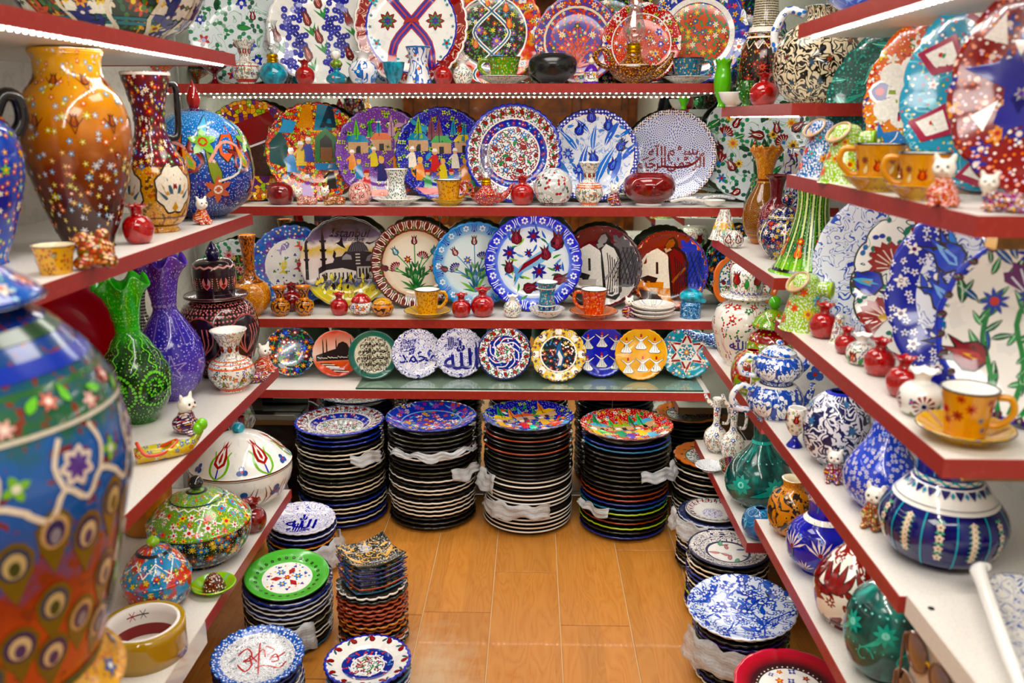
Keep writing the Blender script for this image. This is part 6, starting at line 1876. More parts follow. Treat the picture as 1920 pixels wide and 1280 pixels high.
jo, JS, jk = pot('ginger_jar', 'huge blurred peacock-feather jar with a lid in the left foreground', 'jar', (-.645, .86, .743), .375, .47, [(0, 0), (.76, 0), (.77, .015), (.71, .06), (.69, .09), (.78, .2), (.95, .48), (1, .62), (.93, .8), (.66, .94), (.46, .985), (.44, 1.0)], ['yel_fl', 'peacock'], [jar_deco, d_band(.085, .03, 'dgreen', 3), d_ring(.03, 14, .07, lambda D: m_flower(D, 5, '#3a5a9a', 'w', 3))], thick=0, metric=True, seg=72, zones=[(.085, 0), (1, 1)])
def jlid(D, S, u, rng):
 for i in range(12):
  D.put(2 * pi * i / 12 - pi, S.szz(.3), 0, u * .17)
  m_leaf(D, ('#d8d0c0', '#2a8a4a', '#7ab8d8')[i % 3], 1, .4, .3, 2)
  D.put(2 * pi * (i + .5) / 12 - pi, S.szz(.12), i, u * .12)
  m_flower(D, 6, ('#e8a088', '#e8e0d0')[i % 2], '#c8402a', 3)
jl = part_lathe('lid', jo, [(1, 0), (1, .03), (.97, .06), (.72, .2), (.5, .45), (.42, .66), (.3, .8), (0, .84)], .235, .15, ['peacock_lid' if 'peacock_lid' in SPEC else 'blue_fishrim'], .47, [jlid], seg=56)
part_lathe('lid_flange', jl, [(.9, -.08), (1.02, 0), (1.02, .06), (.9, .08)], .237, .03, ['#0c2a4a'], 0, seg=56)
part_lathe('knob', jl, 'drop', .06, .08, ['turq_glaze'], .122)
# ------------------------------------------------------------------ second left-hand shelf
o, S, k = pot('vase', 'deep blue vase with orange blossoms and a black handle, cut by the left edge', 'vase', ('Y', -34, 1.455, L2), 190, 325, 'big', ['blue_big'], [d_scatter(.2, .8, 70, .1, ['#e8601a', '#e8a01a', '#e8e0d8', '#c8302a', '#7ab83a', '#3a9ad0'], 5, 'yel')], thick=.04)
W_ = 190 * k
tube('handle', [(W_ * .30, 0, 270 * k), (W_ * .40, 0, 306 * k), (W_ * .52, 0, 300 * k), (W_ * .54, 0, 262 * k), (W_ * .45, 0, 232 * k)], 13 * k, ['black'], o, rot=(0, 0, .2))
pot('amber_vase', 'big glossy amber vase shading to dark brown, dotted with small flowers', 'vase', ('Z', 168, 462, L2), 190, 352, 'big', ['amber_big', 'yel'],
 [d_scatter(.06, .9, 130, .075, ['#e8701a', '#d8c23a', '#7aa8c8', '#b8bcc8', '#e0a01a', '#8a1c14'], 6, '#f0e8d0', 5), d_band(.985, .05, '#e8ac14', 1)] +
 [d_ring(f, n, .16, lambda D: (D.stroke([(-.5, .5), (-.2, .1), (0, -.4)], .05, '#6a2a0c', 2), D.stroke([(.5, .5), (.2, .1), (0, -.4)], .05, '#6a2a0c', 2), m_tulip(D.put(D.x0, D.y0, 0, D.k * .7), '#8a3a10', '#c87a1a', '#6a2a0c'))) for f, n in ((.8, 8), (.62, 9))], thick=.05, seg=56)
def medallion(D):
 D.poly([(.5 * (1 - .07 * cos(8 * q * pi / 16)) * cos(q * pi / 16), .62 * (1 - .07 * cos(8 * q * pi / 16)) * sin(q * pi / 16)) for q in range(32)], '#241408', 2)
 D.poly([(.46 * (1 - .07 * cos(8 * q * pi / 16)) * cos(q * pi / 16), .57 * (1 - .07 * cos(8 * q * pi / 16)) * sin(q * pi / 16)) for q in range(32)], '#efe6d4', 3)
 for a, c in ((-.75, '#3a5a6a'), (-.5, '#c8901a'), (-.25, '#3a5a6a'), (0, '#8a1c1c'), (.25, '#3a5a6a'), (.5, '#c8901a'), (.75, '#3a5a6a')):
  l = .86 - .3 * abs(a)
  D.shape([(0, -.46), (sin(a - .1) * l * .6, -.46 + cos(a - .1) * l * .6), (sin(a) * l, -.46 + cos(a) * l), (sin(a + .1) * l * .6, -.46 + cos(a + .1) * l * .6)], c, 4)
 D.shape([(0, -.56), (-.09, -.46), (0, -.3), (.09, -.46)], '#c8901a', 5)
o, S, k = pot('pitcher', 'flowered pitcher with a dark red neck, white medallions and a black handle', 'pitcher', ('Y', 302, 1.91, L2), 118, 285, 'pitcher', ['pitcher_mid', 'pitcher_red', 'white'],
    [d_ring(.27, 4, .62, medallion, .35), d_scatter(.42, .56, 26, .11, ['#c8301a', '#f0ece4', '#3a7ac0', '#e8b83a'], 6, 'yel'), d_scatter(.62, .95, 30, .11, ['#c8301a', '#f0ece4', '#2a7a3a', '#2a3a9a', '#b8a0c8'], 6, 'yel'), d_band(.045, .03, 'brown'), d_band(.985, .04, 'w'), d_band(.1, .02, 'brown')],
    thick=.05, zones=[(.42, 0), (1, 1)])
handle_c(o, 118 * k * .22, 172 * k, 118 * k * .30, 265 * k, 118 * k * .22, 6 * k, 'black', .3)
SB = [d_ring(.5, 6, .34, lambda D: (m_leaf(D, '#e8641c', 1.0, .5, .3, 2), D.stroke([(-.5, 0), (-.1, .5), (.4, .4), (.5, -.1)], .08, '#e8a090', 3), D.stroke([(-.3, -.5), (.3, -.3), (.5, .2)], .06, '#f0ece4', 3))),
  d_ring(.72, 6, .27, lambda D: (m_flower(D, 5, '#7ab83a', '#c8401a', 3), m_leaf(D, '#5ab0d8', 1.2, .3, .4, 2)), .1), d_ring(.25, 6, .27, lambda D: (m_flower(D, 6, '#c86a4a', '#f0ece4', 3), m_leaf(D, '#7a8a1a', 1.3, .36, -.3, 2)), .3),
  d_ring(.42, 6, .28, lambda D: m_tulip(D, '#8a1c1c', '#e8a01a', '#7ab83a', 3, .5), .95, .5), d_scatter(.1, .95, 60, .035, ['w', '#e8c0c8', '#8ad0e8'], 5, None, 4)]
o, S, k = pot('globe_jar', 'round blue jar with swirling orange and green leaves and a red drop finial', 'jar', ('Y', 382, 2.19, L2), 196, 192, 'sphere', ['sphere_blue'], SB, thick=0, seg=64)
l = part_lathe('lid', o, 'dome', 62 * k, 8 * k, ['sphere_blue'], 190 * k)
part_lathe('finial', l, 'drop', 24 * k, 50 * k, ['pom_red'], 7 * k, [d_scatter(.2, .9, 14, .12, ['w'], 5, None)])
pomegranate('bright red pomegranate at the edge of the left shelf beside the amber vase', ('Z', 262, 456, L2), 56, hk=1.25)
cu = pot('coffee_cup', 'small amber cup with a cream inside at the near end of the left shelf', 'cup', ('Z', 106, 512, L2), 76, 54, 'mug', ['yel_fl', 'cream'], [d_band(.97, .05, 'black'), d_scatter(.1, .8, 12, .16, ['#8a4a1a', '#e8a01a', '#5a8a8a'], 5)], thick=.05)
o = ellipsoids('owl_figurine', [(0, 0, .028, .030, .022, .028), (-.018, -.004, .05, .014, .012, .014), (.012, 0, .056, .012, .012, .012), (.02, -.012, .014, .014, .014, .014), (-.022, -.012, .012, .014, .014, .012)], ['gold_lump'], None, loc=atZ(184, 503, L2), rot=(0, 0, .4), voxel=.0016)
tag(o, 'lumpy copper-dotted little animal figure beside the amber cup', 'figurine')
cat_fig('lying white-headed cat with an orange freckled coat before the round blue jar', ('Z', 380, 421, L2), 52, 'cat_orange', .5)
# ------------------------------------------------------------------ third left-hand shelf
GD = [d_band(.665, .05, '#3fbf22'), d_ring(.86, 7, .2, lambda D: (D.stroke([(-.2, -.5), (-.12, 0), (-.26, .5)], .07, '#8ae05a', 3), D.stroke([(.2, -.5), (.12, 0), (.26, .5)], .07, '#8ae05a', 3))), d_dots(.72, 26, .016, '#7ad84a'), d_dots(.75, 20, .013, '#9ae86a')]
def bead_paisley(c1, c2):
 def go(D):
  for t in range(26):
   a = t / 26 * 2 * pi
   D.disc(.46 * cos(a) * (1 - .2 * sin(a)), .5 * sin(a), .05, c1, 4, 6)
  for t in range(14):
   a = t / 14 * 2 * pi
   D.disc(.24 * cos(a), .05 + .24 * sin(a), .042, c2, 4, 6)
  for t in range(8):
   D.disc(.05 + .12 * cos(t), .04 + .12 * sin(t * 1.3), .036, c1, 4, 6)
 return go
o, S, k = pot('ruffled_vase', 'green vase with a ruffled mouth and beaded paisley on the belly', 'vase', ('Y', 267, 1.94, L3), 124, 268, 'gvase', ['green_dk', '#2fae1c'],
    GD + [d_ring(.24, 6, .5, bead_paisley('#7ad84a', '#5ac02a')), d_lines(.36, .6, 10, .02, '#7ad84a', 3, 0, .1)], thick=.04, ruffle=(6, .14, .74), seg=60, lean=-.04)
PD = [d_dots(.675, 16, .03, '#9a8ad0'), d_ring(.86, 7, .18, lambda D: m_tulip(D, '#7a5ab0', '#4a2f86', '#7a5ab0', 3)), d_dots(.75, 20, .012, '#b8a8e8')]
pot('ruffled_vase', 'purple vase with a ruffled mouth and raised stars on the belly', 'vase', ('Y', 330, 2.115, L3), 120, 262, 'gvase', ['purp_dk', '#5a3ab0'],
 PD + [d_ring(.24, 5, .42, lambda D: [D.stroke([(.5 * sin(a), .5 * cos(a)), (.16 * sin(a + .6), .16 * cos(a + .6)), (.5 * sin(a + 1.2), .5 * cos(a + 1.2))], .05, '#a898dc', 3, sub=1) for a in [i * 1.256 for i in range(5)]]), d_dots(.12, 28, .016, '#a898dc'), d_dots(.4, 22, .016, '#c8bcf0'), d_lines(.42, .6, 12, .014, '#8a78d0', 3)],
 thick=.04, ruffle=(6, .14, .74), seg=60, lean=-.02)
def gtulip(D):
 D.shape([(0, -.5), (-.3, -.2), (-.34, .2), (-.16, .5), (-.1, .1), (0, -.1), (.1, .1), (.16, .5), (.34, .2), (.3, -.2)], '#d8847c', 4)
 D.shape([(0, -.38), (-.2, -.14), (0, .0), (.2, -.14)], '#8a1c1c', 5)
 for s in (-1, 1):
  for t in range(5):
   D.disc(s * (.42 + .02 * t), -.3 + .18 * t, .05, '#e8a49c', 4, 6)
def gmedal(D):
 D.poly([(.5 * cos(q * pi / 10), .56 * sin(q * pi / 10)) for q in range(20)], '#1a0812', 3)
 D.poly([(.5 * cos(q * pi / 10) * 1.06, .56 * sin(q * pi / 10) * 1.06) for q in range(20)], '#a04a4a', 2)
 for s in (-1, 1):
  for j in range(3):
   D.stroke([(0, -.45), (s * (.12 + .1 * j), -.1), (s * (.08 + .12 * j), .3)], .035, '#c8706a', 4)
o, S, k = pot('ginger_jar', 'dark plum ginger jar with coral beads and a hat-shaped lid', 'jar', ('Y', 418, 2.34, L3), 142, 150, [(0, 0), (.56, 0), (.56, .02), (.78, .14), (.98, .48), (1, .62), (.86, .86), (.5, .97), (.44, 1)], ['ginger_dk'],
    [d_ring(.5, 5, .5, gmedal, .1), d_zig(.92, .05, 26, .012, '#d8847c'), d_dots(.8, 44, .012, '#e0948c'), d_dots(.86, 40, .012, '#e0948c')], thick=0, seg=56)
l = part_lathe('lid', o, 'hat', 112 * k, 70 * k, ['#1f0a14'], 147 * k, [d_ring(.4, 8, .2, gtulip), d_zig(.8, .03, 14, .03, '#d8a09a'), d_band(.04, .05, '#a0605c')], seg=44)
part_lathe('knob', l, 'drop', 25 * k, 34 * k, ['#1a1440'], 68 * k, [d_dots(.4, 8, .05, 'w'), d_dots(.6, 7, .05, 'w')])
pot('vase', 'orange and white flowered vase with a flaring mouth, left-hand shelf', 'vase', ('Y', 437, 2.185, L3), 84, 116, 'ovase', ['crk_white', 'white'], OV, 'orange and white vases', thick=.035, seg=48)
cat_fig('white cat with a red dotted coat sitting at the far end of the left shelf', ('Y', 497, 2.345, L3), 58, 'cat_orange', .6)
o = ellipsoids('hedgehog_figurine', [(0, 0, .014, .03, .022, .016), (.022, -.006, .012, .014, .012, .01)], ['cat_mix'], None, loc=atZ(478, 716, L3), rot=(0, 0, .3), voxel=.002)
tag(o, 'tiny dotted animal figure lying beside the orange and white vase', 'figurine')
cat_fig('white-headed cat with a purple beaded coat beside the slipper', ('Z', 352, 812, L3), 78, 'cat_purple', .8)
# the slipper
P = atZ(322, 856, L3)
k = mpp(P)
o = empty('ceramic_slipper', P, face_cam(P) + .22)
tag(o, 'painted ceramic slipper with an upturned green toe', 'slipper')
def slipper():
 n, m_ = 22, 18
 V, F = [], []
 L_ = 124 * k
 for i in range(n + 1):
  t = i / n
  x = -L_ / 2 + L_ * t
  wid = L_ * .16 * (sin(pi * min(1, t * .9 + .12)) ** .6) * (1 - .72 * max(0, (t - .55) / .45) ** 1.3)
  hgt = L_ * (.30 - .1 * t) * (1 - .35 * max(0, (t - .7) / .3))
  z0 = L_ * .30 * max(0, (t - .72) / .28) ** 1.6
  for j in range(m_):
   a = 2 * pi * j / m_
   zz = z0 + hgt * .5 * (1 - cos(a))
   op = t < .52
   if op and cos(a) < -.55:
    zz = z0 + hgt * .42
   V.append((x, wid * sin(a), zz))
 for i in range(n):
  for j in range(m_):
   j2 = (j + 1) % m_
   F.append([i * m_ + j, i * m_ + j2, (i + 1) * m_ + j2, (i + 1) * m_ + j])
 F.append(list(range(m_))[::-1])
 F.append([n * m_ + j for j in range(m_)])
 return mesh('body', V, F, None, [(v[0], v[2]) for v in V])
link('body', slipper(), o, mats=[mat('shoe_paint')])
ellipsoids('toe', [(0, 0, 0, 11 * k, 10 * k, 12 * k), (-8 * k, 0, -7 * k, 9 * k, 10 * k, 12 * k)], ['#7ac81a'], o, loc=(60 * k, 0, 52 * k), voxel=1.2 * k)
tube('rim', [(-58 * k, 0, 40 * k), (-48 * k, -17 * k, 20 * k), (-20 * k, -19 * k, 17 * k), (6 * k, -8 * k, 27 * k), (12 * k, 0, 30 * k), (6 * k, 8 * k, 27 * k), (-20 * k, 19 * k, 17 * k), (-48 * k, 17 * k, 20 * k), (-58 * k, 0, 40 * k)], 3.2 * k, ['#d8503a'], o, seg=8)
# things standing further back on the third left-hand shelf
pot('dotted_vase', 'black vase with rows of white dots half hidden behind the purple vase', 'vase', (-1.07, 2.26, L3), .095, .26, 'bottle', ['dot_bw'], thick=.04, metric=True)
o, S, k = pot('ginger_jar', 'dark pink beaded jar behind the green ruffled vase', 'jar', (-1.02, 1.72, L3), .2, .24, 'jar', ['ginger_dk'], [d_dots(.8, 40, .012, '#e0948c'), d_dots(.7, 44, .012, '#e0948c')], thick=0, metric=True)
part_lathe('lid', o, 'dome', .13, .05, ['#3a141c'], .24, [d_dots(.4, 20, .02, '#e0948c')])
plate('red platter propped on edge between the green and purple vases', (-1.13, 1.98, L3 + .166), .165, zones=[(1, '#b8240f')], lip='#8a1c10', back='#b8240f', rot=(pi / 2 - .12, 0, 1.4))
plate('big flowered platter standing behind the plum ginger jar', (-1.045, 2.99, L3 + .1515), .148, zones=[(.6, 'ogee_dark'), (1, 'floral_big')], lip='#5a6a3a', back='#8aa080', n=20, amp=.03, rot=(pi / 2 - .06, 0, .0), dep=.018, designs=[p_scatter(10, .8, .3, [fl('red', 'yel', 7), fl('#d8a0a0', 'red', 8), le('dgreen', .4)], 4, .3)])
# ------------------------------------------------------------------ bottom left-hand shelf
def ttulip(D):
 D.shape([(0, -.2), (-.22, -.02), (-.26, .3), (-.14, .66), (-.3, 1.0), (-.1, .72), (0, 1.05), (.1, .72), (.3, 1.0), (.14, .66), (.26, .3), (.22, -.02)], '#9a1620', 3)
 D.shape([(0, -.08), (-.13, .05), (-.14, .32), (-.04, .7), (0, .5), (.04, .7), (.14, .32), (.13, .05)], 'w', 4)
 D.shape([(0, 0), (-.06, .12), (-.05, .36), (0, .5), (.05, .36), (.06, .12)], '#9a1620', 5)
 D.stroke([(0, -.2), (0, -.55)], .05, 'blue', 3, sub=1)
 for s in (-1, 1):
  D.stroke([(0, -.6), (s * .25, -.35), (s * .34, .05), (s * .28, .3), (s * .42, .5)], .1, '#6fae1f', 2, .5)
o, S, k = pot('tureen', 'white tureen painted with red tulips, lid with a blue knob', 'tureen', ('Z', 458, 936, L4), 184, 74, 'tureen', ['white_crackle'], [d_ring(.45, 9, .14, lambda D: m_trefoil(D, '#2a5aa0')), d_ring(.3, 9, .26, lambda D: [D.stroke([(s * .02, -.3), (s * .2, .2), (s * .12, .7)], .05, '#7a1420', 2, .8) for s in (-2, -1, 1, 2)], 0), d_band(.97, .012, 'brown')], thick=0, seg=64)
l = part_lathe('lid', o, [(1, 0), (1, .06), (.97, .1), (.8, .42), (.5, .8), (.2, .96), (0, 1)], 184 * k, 62 * k, ['white_crackle'], 74 * k, [d_ring(.36, 6, .26, ttulip, .5), d_ring(.2, 6, .11, lambda D: m_trefoil(D, '#2a4a96'), 0), d_band(.03, .012, 'brown')], seg=64)
part_lathe('knob', l, 'ball', 25 * k, 22 * k, ['turq_glaze'], 58 * k)
o, S, k = pot('tureen', 'green and black flowered tureen with a black ball knob', 'tureen', ('Y', 381, 2.015, L4), 186, 76, 'tureen', ['green_tur'], [d_scatter(.1, .95, 44, .1, ['#3a9ad0', '#e8501a', '#e8c83a', '#2a6ab0'], 8, 'yel'), d_band(.97, .02, 'black')], thick=0, seg=64)
l = part_lathe('lid', o, [(1, 0), (1, .06), (.97, .1), (.8, .42), (.5, .78), (.2, .95), (0, 1)], 186 * k, 62 * k, ['green_turlid'], 76 * k,
    [d_band(.86, .2, '#16202a', 1), d_scatter(.08, .6, 40, .1, ['#e8601a', '#f0ece4', '#4aa0d0', '#e8d23a'], 6, '#c8301a', 5), d_zig(.62, .03, 20, .014, 'w', 3), d_zig(.36, .1, 7, .014, 'w', 3)] + [d_dots(f, 26, .008, '#8a9a9a', 4) for f in (.72, .78, .84, .9)], seg=64)
part_lathe('knob', l, 'ball', 27 * k, 29 * k, ['black'], 60 * k, [d_dots(.6, 8, .04, 'grey')])
o, S, k = pot('tureen', 'blue and red flowered domed tureen behind the tape roll', 'tureen', ('Y', 300, 1.79, L4), 124, 58, 'tureen', ['bluered'], [d_scatter(.1, .95, 26, .12, ['#e8d23a', '#f0ece4', '#c8301a', '#2a5aa8'], 5, 'yel')], thick=0, seg=56)
l = part_lathe('lid', o, [(1, 0), (1, .06), (.97, .1), (.82, .42), (.5, .8), (.42, .86), (.2, .96), (0, 1)], 124 * k, 64 * k, ['bluered'], 58 * k, [d_zig(.5, .2, 7, .02, 'w', 4), d_band(.82, .05, '#18202a', 3), d_scatter(.1, .7, 30, .1, ['#e8d23a', '#f0ece4', '#c8301a', '#2a8a4a'], 5, 'yel', 8)], seg=56)
part_lathe('knob', l, 'ball', 24 * k, 22 * k, ['lime_fl'], 60 * k)
pomegranate('dark red pomegranate beside the green tureen', ('Y', 476, 2.17, L4), 50, 'pom_dark')
o, S, k = pot('saucer', 'small lime green saucer beside the green tureen', 'saucer', ('Y', 402, 1.85, L4), 82, 16, 'saucer', ['lime_fl', 'lime_fl'], thick=.03, depth=.7)
P = o.location
tag(lathe('knobby_lid', prof('dome', 44 * k, 30 * k), ['brown_knobby'], loc=(P.x, P.y, P.z + 6 * k), seg=32)[0], 'small brown beaded dome sitting on the lime green saucer', 'ornament')
tag(pot('flowerpot', '', 'pot', (-1.0, 1.40, L4), .2, .12, 'openbowl', ['yel_fl', 'yel_fl'], [d_band(.95, .05, 'black')], thick=.04, metric=True)[0], 'yellow bowl with a black rim half hidden behind the peacock jar', 'bowl')
# the roll of parcel tape
P = Vector((xat(274, 1.60, L4), 1.60, L4))
k = mpp(P)
o = empty('tape_roll', P, face_cam(P))
tag(o, 'roll of yellowish parcel tape with a dark red inside lying on the shelf', 'tape')
R_, Hh = 75 * k, 64 * k
lathe('tape', [(R_ * .88, 0), (R_, 0), (R_, 0), (R_, Hh), (R_, Hh), (R_ * .88, Hh), (R_ * .88, Hh), (R_ * .88, 0)], ['tape_side'], o, 64, sub=3)
co_, S = lathe('core', [(R_ * .80, .001), (R_ * .875, .001), (R_ * .875, .001), (R_ * .875, Hh + .0006), (R_ * .875, Hh + .0006), (R_ * .80, Hh + .0006), (R_ * .80, Hh + .0006), (R_ * .80, .001)], ['tape_core'], o, 64, sub=3)
D = Deco(None, plate=lambda A: np.stack([-R_ * .797 * np.sin(A[:, 0]), R_ * .797 * np.cos(A[:, 0]), A[:, 1]], 1))
for th, c, kk in ((.28, '#8a1c24', .012), (-.05, '#3a3a40', .012)):
 D.put(th, Hh * .72, 0, 1)
 D.disc(0, 0, .0001, c, 1)
 for i in range(6):
  a = i * pi / 3
  D.V, D.F, D.C, D.nv = D.V, D.F, D.C, D.nv
  D.stroke([(0, 0), (kk * cos(a) / (R_ * .8), kk * sin(a))], .003, c, 1, sub=1)
D.obj(co_, 'printed_mark')
# ------------------------------------------------------------------ right side
SPEC.update(
 teal_relief=[('base', '#06504c'), ('verm', 26, '#1f8f80', .14, 4, 2), ('dot', 110, ['#2fae9a', '#1a7a6c', '#8ad8c8'], .2, 1, 3), dict(bump=3)],
 teal_dk=[('blot', 22, [(.35, '#04302e'), (.6, '#0a5a54'), (.75, '#128074')]), dict(bump=0)],
 navy_fl=[('base', '#0f1650'), ('fl', 62, ['#e8d23a', '#e8c82a', '#f0ece4', '#c8402a'], 6, .4, '#c8501a', 2, .2), ('dot', 130, ['#f0ece4', '#c8d84a'], .12, 1, 4), dict(bump=1)],
 green_flare=[('grad', 0, .26, [(0, '#6ab01a'), (.5, '#7ac01f'), (.62, '#0f5a2a'), (1, '#0a3a1c')]), ('dot', 100, ['#e8d23a', '#f0ece4', '#9ad83a'], .16, 1, 3), dict(bump=2)],
 maroon_relief=[('base', '#5a0f1c'), ('verm', 40, '#a85a60', .22, 4, 2), ('dot', 130, ['#c88a8a'], .18, 1, 3), dict(bump=2)],
 brown_relief=[('base', '#3a1808'), ('spi', 42, '#c8862a', 6.0), dict(bump=2)],
 green_dark_relief=[('base', '#0c3a1c'), ('verm', 30, '#3a8a4a', .2, 3, 2), ('fl', 60, ['#6ab03a', '#1f7a4a', '#c83a1a'], 5, .34, '#f0ece4', 2, .4), dict(bump=2)],
 jug_green=[('grad', 0, .2, [(0, '#8cc01c'), (.6, '#9ac82a'), (1, '#8cc01c')]), ('dot', 170, ['#f4f6e8', '#e8f0c0', '#f4f6e8'], .34, .9), dict(bump=4)],
 jug_blue=[('base', '#1f6aa8'), ('dot', 170, ['#f4f4f8', '#dfe8f4', '#f4f4f8', '#c0b8e0'], .38, .9), dict(bump=4)],
 navy_jarb=[('base', '#eef0ee'), ('verm', 26, '#1f2f8a', .3, 3, 2), ('fl', 50, ['#1f6a4a', '#a8281c', '#2a4aa0'], 5, .34, None, 2, .4), dict(bump=0)],
 allah_white=[('base', '#f1ede4'), ('verm', 16, '#c83a2a', .035, 3, 2), ('fl', 55, ['#2f7a4a', '#b8281c'], 2, .4, None, 1, .6), dict(bump=0)],
 green_lidjar=[('base', '#7fae2a'), ('fl', 75, ['#2a8a3a', '#f0ece4', '#c8301a', '#2a5a2a'], 5, .4, '#e8d23a', 2, .1), dict(bump=1)],
 red_lidjar=[('base', '#8a1a14'), ('fl', 75, ['#8ac02a', '#f0ece4', '#2a7a3a'], 5, .36, '#e8d23a', 2, .3), dict(bump=1)],
 redgreen=[('blot', 14, [(.4, '#8a1410'), (.5, '#a81c14'), (.54, '#7fae1f'), (.8, '#9ac83a')]), ('fl', 80, ['#f0ece4', '#2a6a3a', '#e8d23a'], 5, .36, '#c8301a', 2, .35), dict(bump=1)],
 bluewhite=[('base', '#1c4aa8'), ('fl', 34, ['#f2f4f8'], 2, .5, None, 1, .1), ('fl', 44, ['#f2f4f8', '#dfe8f8'], 5, .36, '#1c4aa8', 2, .3), ('verm', 24, '#8ab0e8', .05, 3, 2), dict(bump=0)],
 whiteblue=[('base', '#eef0f4'), ('fl', 40, ['#2a62c0', '#3a7ad0'], 2, .48, None, 1, .2), ('fl', 50, ['#1f4aa8'], 5, .3, '#eef0f4', 2, .5), dict(bump=0)],
 bird_blue=[('base', '#123a86'), ('verm', 60, '#8ac0e0', .2, 4, 2), ('dot', 130, ['#8ac8e8', '#f0f4f8'], .2, 1, 3), dict(bump=2)],
 mosaic=[('base', '#241c3a'), ('dot', 150, ['#f0ece4', '#e8701a', '#c8301a', '#2a9a6a', '#e8c83a', '#6a4aa0'], .42, .9), dict(bump=3)],
 blue_round=[('blot', 20, [(.35, '#0f4a7a'), (.6, '#1a6aa0'), (.75, '#2a8ab8')]), ('verm', 22, '#8ac8e0', .08, 3, 2), dict(bump=.5)],
 amber_round=[('base', '#1c0f08'), ('verm', 26, '#c8801a', .5, 3, 2), ('fl', 70, ['#d89a2a', '#b8701a'], 6, .36, '#1c0f08', 2, .5), dict(bump=1.5)],
 cobalt=[('blot', 12, [(.35, '#0d1a80'), (.6, '#142aa8'), (.8, '#1f3ac0')]), dict(bump=0, rough=.08)],
 navy_gl=[('blot', 12, [(.35, '#060d46'), (.6, '#0c1a66'), (.8, '#122078')]), dict(bump=0, rough=.06)],
 maroon_white=[('base', '#f1ece2'), ('verm', 17, '#7a0f18', .33, 3, 2.5, 1.2), ('fl', 30, ['#7a0f18', '#8a1420'], 7, .34, '#f1ece2', 3, .5), dict(bump=.3)],
 blue_fl=[('grad', .0, .24, [(0, '#2f2f9a'), (.4, '#3a4ac0'), (.7, '#1f48c0'), (1, '#1a3a9a')]), ('fl', 82, ['#f4f4fa', '#e0e4f8'], 5, .4, '#6a3a8a', 2, .25), dict(bump=2)],
 eggcup=[('base', '#efe9dc'), ('fl', 90, ['#b8281c', '#c86a1a', '#2a4aa0', '#2f7a4a'], 5, .38, '#e8d23a', 2, .2), dict(bump=0)],
 star_brown=[('base', '#140b0a'), ('fl', 34, ['#6a1a14', '#8a2a1a'], 8, .4, '#c86a4a', 2, .5), ('dot', 80, ['#e0b83a', '#2a7a3a', '#c83a1a'], .16, 1, 3), dict(bump=2)],
 yel_cup=[('base', '#e0a010'), ('spk', 30, '#d89410', .55), dict(bump=0)],
 zig_neck=[('base', '#16110c'), ('dot', 150, ['#e8dcc0'], .38, .15), dict(bump=3)],
 blue_bigbowl=[('base', '#1c4ab8'), ('verm', 30, '#8ab4f0', .2, 4, 2), dict(bump=2)],
 big_bowl=[('base', '#e8e2d4'), ('verm', 9, '#1c2470', .42, 3, 2), dict(bump=0)],
 big_bowl2=[('base', '#1c3020'), ('fl', 20, ['#c8501a', '#e8a01a', '#e0d0b8', '#8a3a1a'], 5, .42, '#e8c83a', 2, .1), ('fl', 26, ['#2a5a3a', '#3a6a2a'], 2, .46, None, 4, .3), dict(bump=0)],
)
def d_whitepanels(D, S, u, rng):
 for i in (0, 1, 3, 5, 7, 8, 10):
  a, b = 2 * pi * i / 12 - pi, 2 * pi * (i + 1) / 12 - pi
  P = [(a + (b - a) * p / 5, S.len * (.2 + .78 * q / 8)) for q in range(9) for p in range(6)]
  D.put(0, 0)._add(P, [[q * 6 + p, q * 6 + p + 1, q * 6 + p + 7, q * 6 + p + 6] for q in range(8) for p in range(5)], '#e8e2d4', 1)
  for q in range(5):
   D.put((a + b) / 2 + .06 * (q % 2 * 2 - 1), S.len * (.3 + .15 * q), q * 1.7, u * .13)
   m_scroll(D, '#1c2470', .14, 2)
   m_leaf(D, '#1c2470', 1, .4, .4, 2)
   m_flower(D.put((a + b) / 2 - .07 * (q % 2 * 2 - 1), S.len * (.33 + .15 * q), q, u * .06), 5, '#1c2470', '#e8e2d4', 3)
# ---- big bowls on the topmost shelves
pot('big_bowl', 'big blue and white bowl with a dark flowered panel on the top left shelf', 'bowl', (-.925, 1.97, L1), .46, .25, [(0, 0), (.42, 0), (.42, .04), (.72, .22), (.93, .6), (1, 1.0)], ['big_bowl2', 'big_bowl2', 'white'],
 [d_whitepanels, d_lines(.02, .98, 12, .02, '#d8ccb8', 5, .0, .06), d_scatter(.1, .9, 26, .09, ['#c8501a', '#e8a01a', '#e8c83a', '#e0d0b8'], 6, '#8a2a1a', 6), d_band(.12, .05, '#2a6a7a')], thick=.03, metric=True, seg=64)
pot('big_bowl', 'shiny blue relief bowl on the end of the top right shelf', 'bowl', (.70, 1.86, A0), .22, .11, 'bowl', ['blue_bigbowl', 'blue_bigbowl'], [d_scatter(.1, .9, 20, .14, ['#3a8ae0', '#8ab4f0'], 5, '#c03a3a')], thick=.03, metric=True)
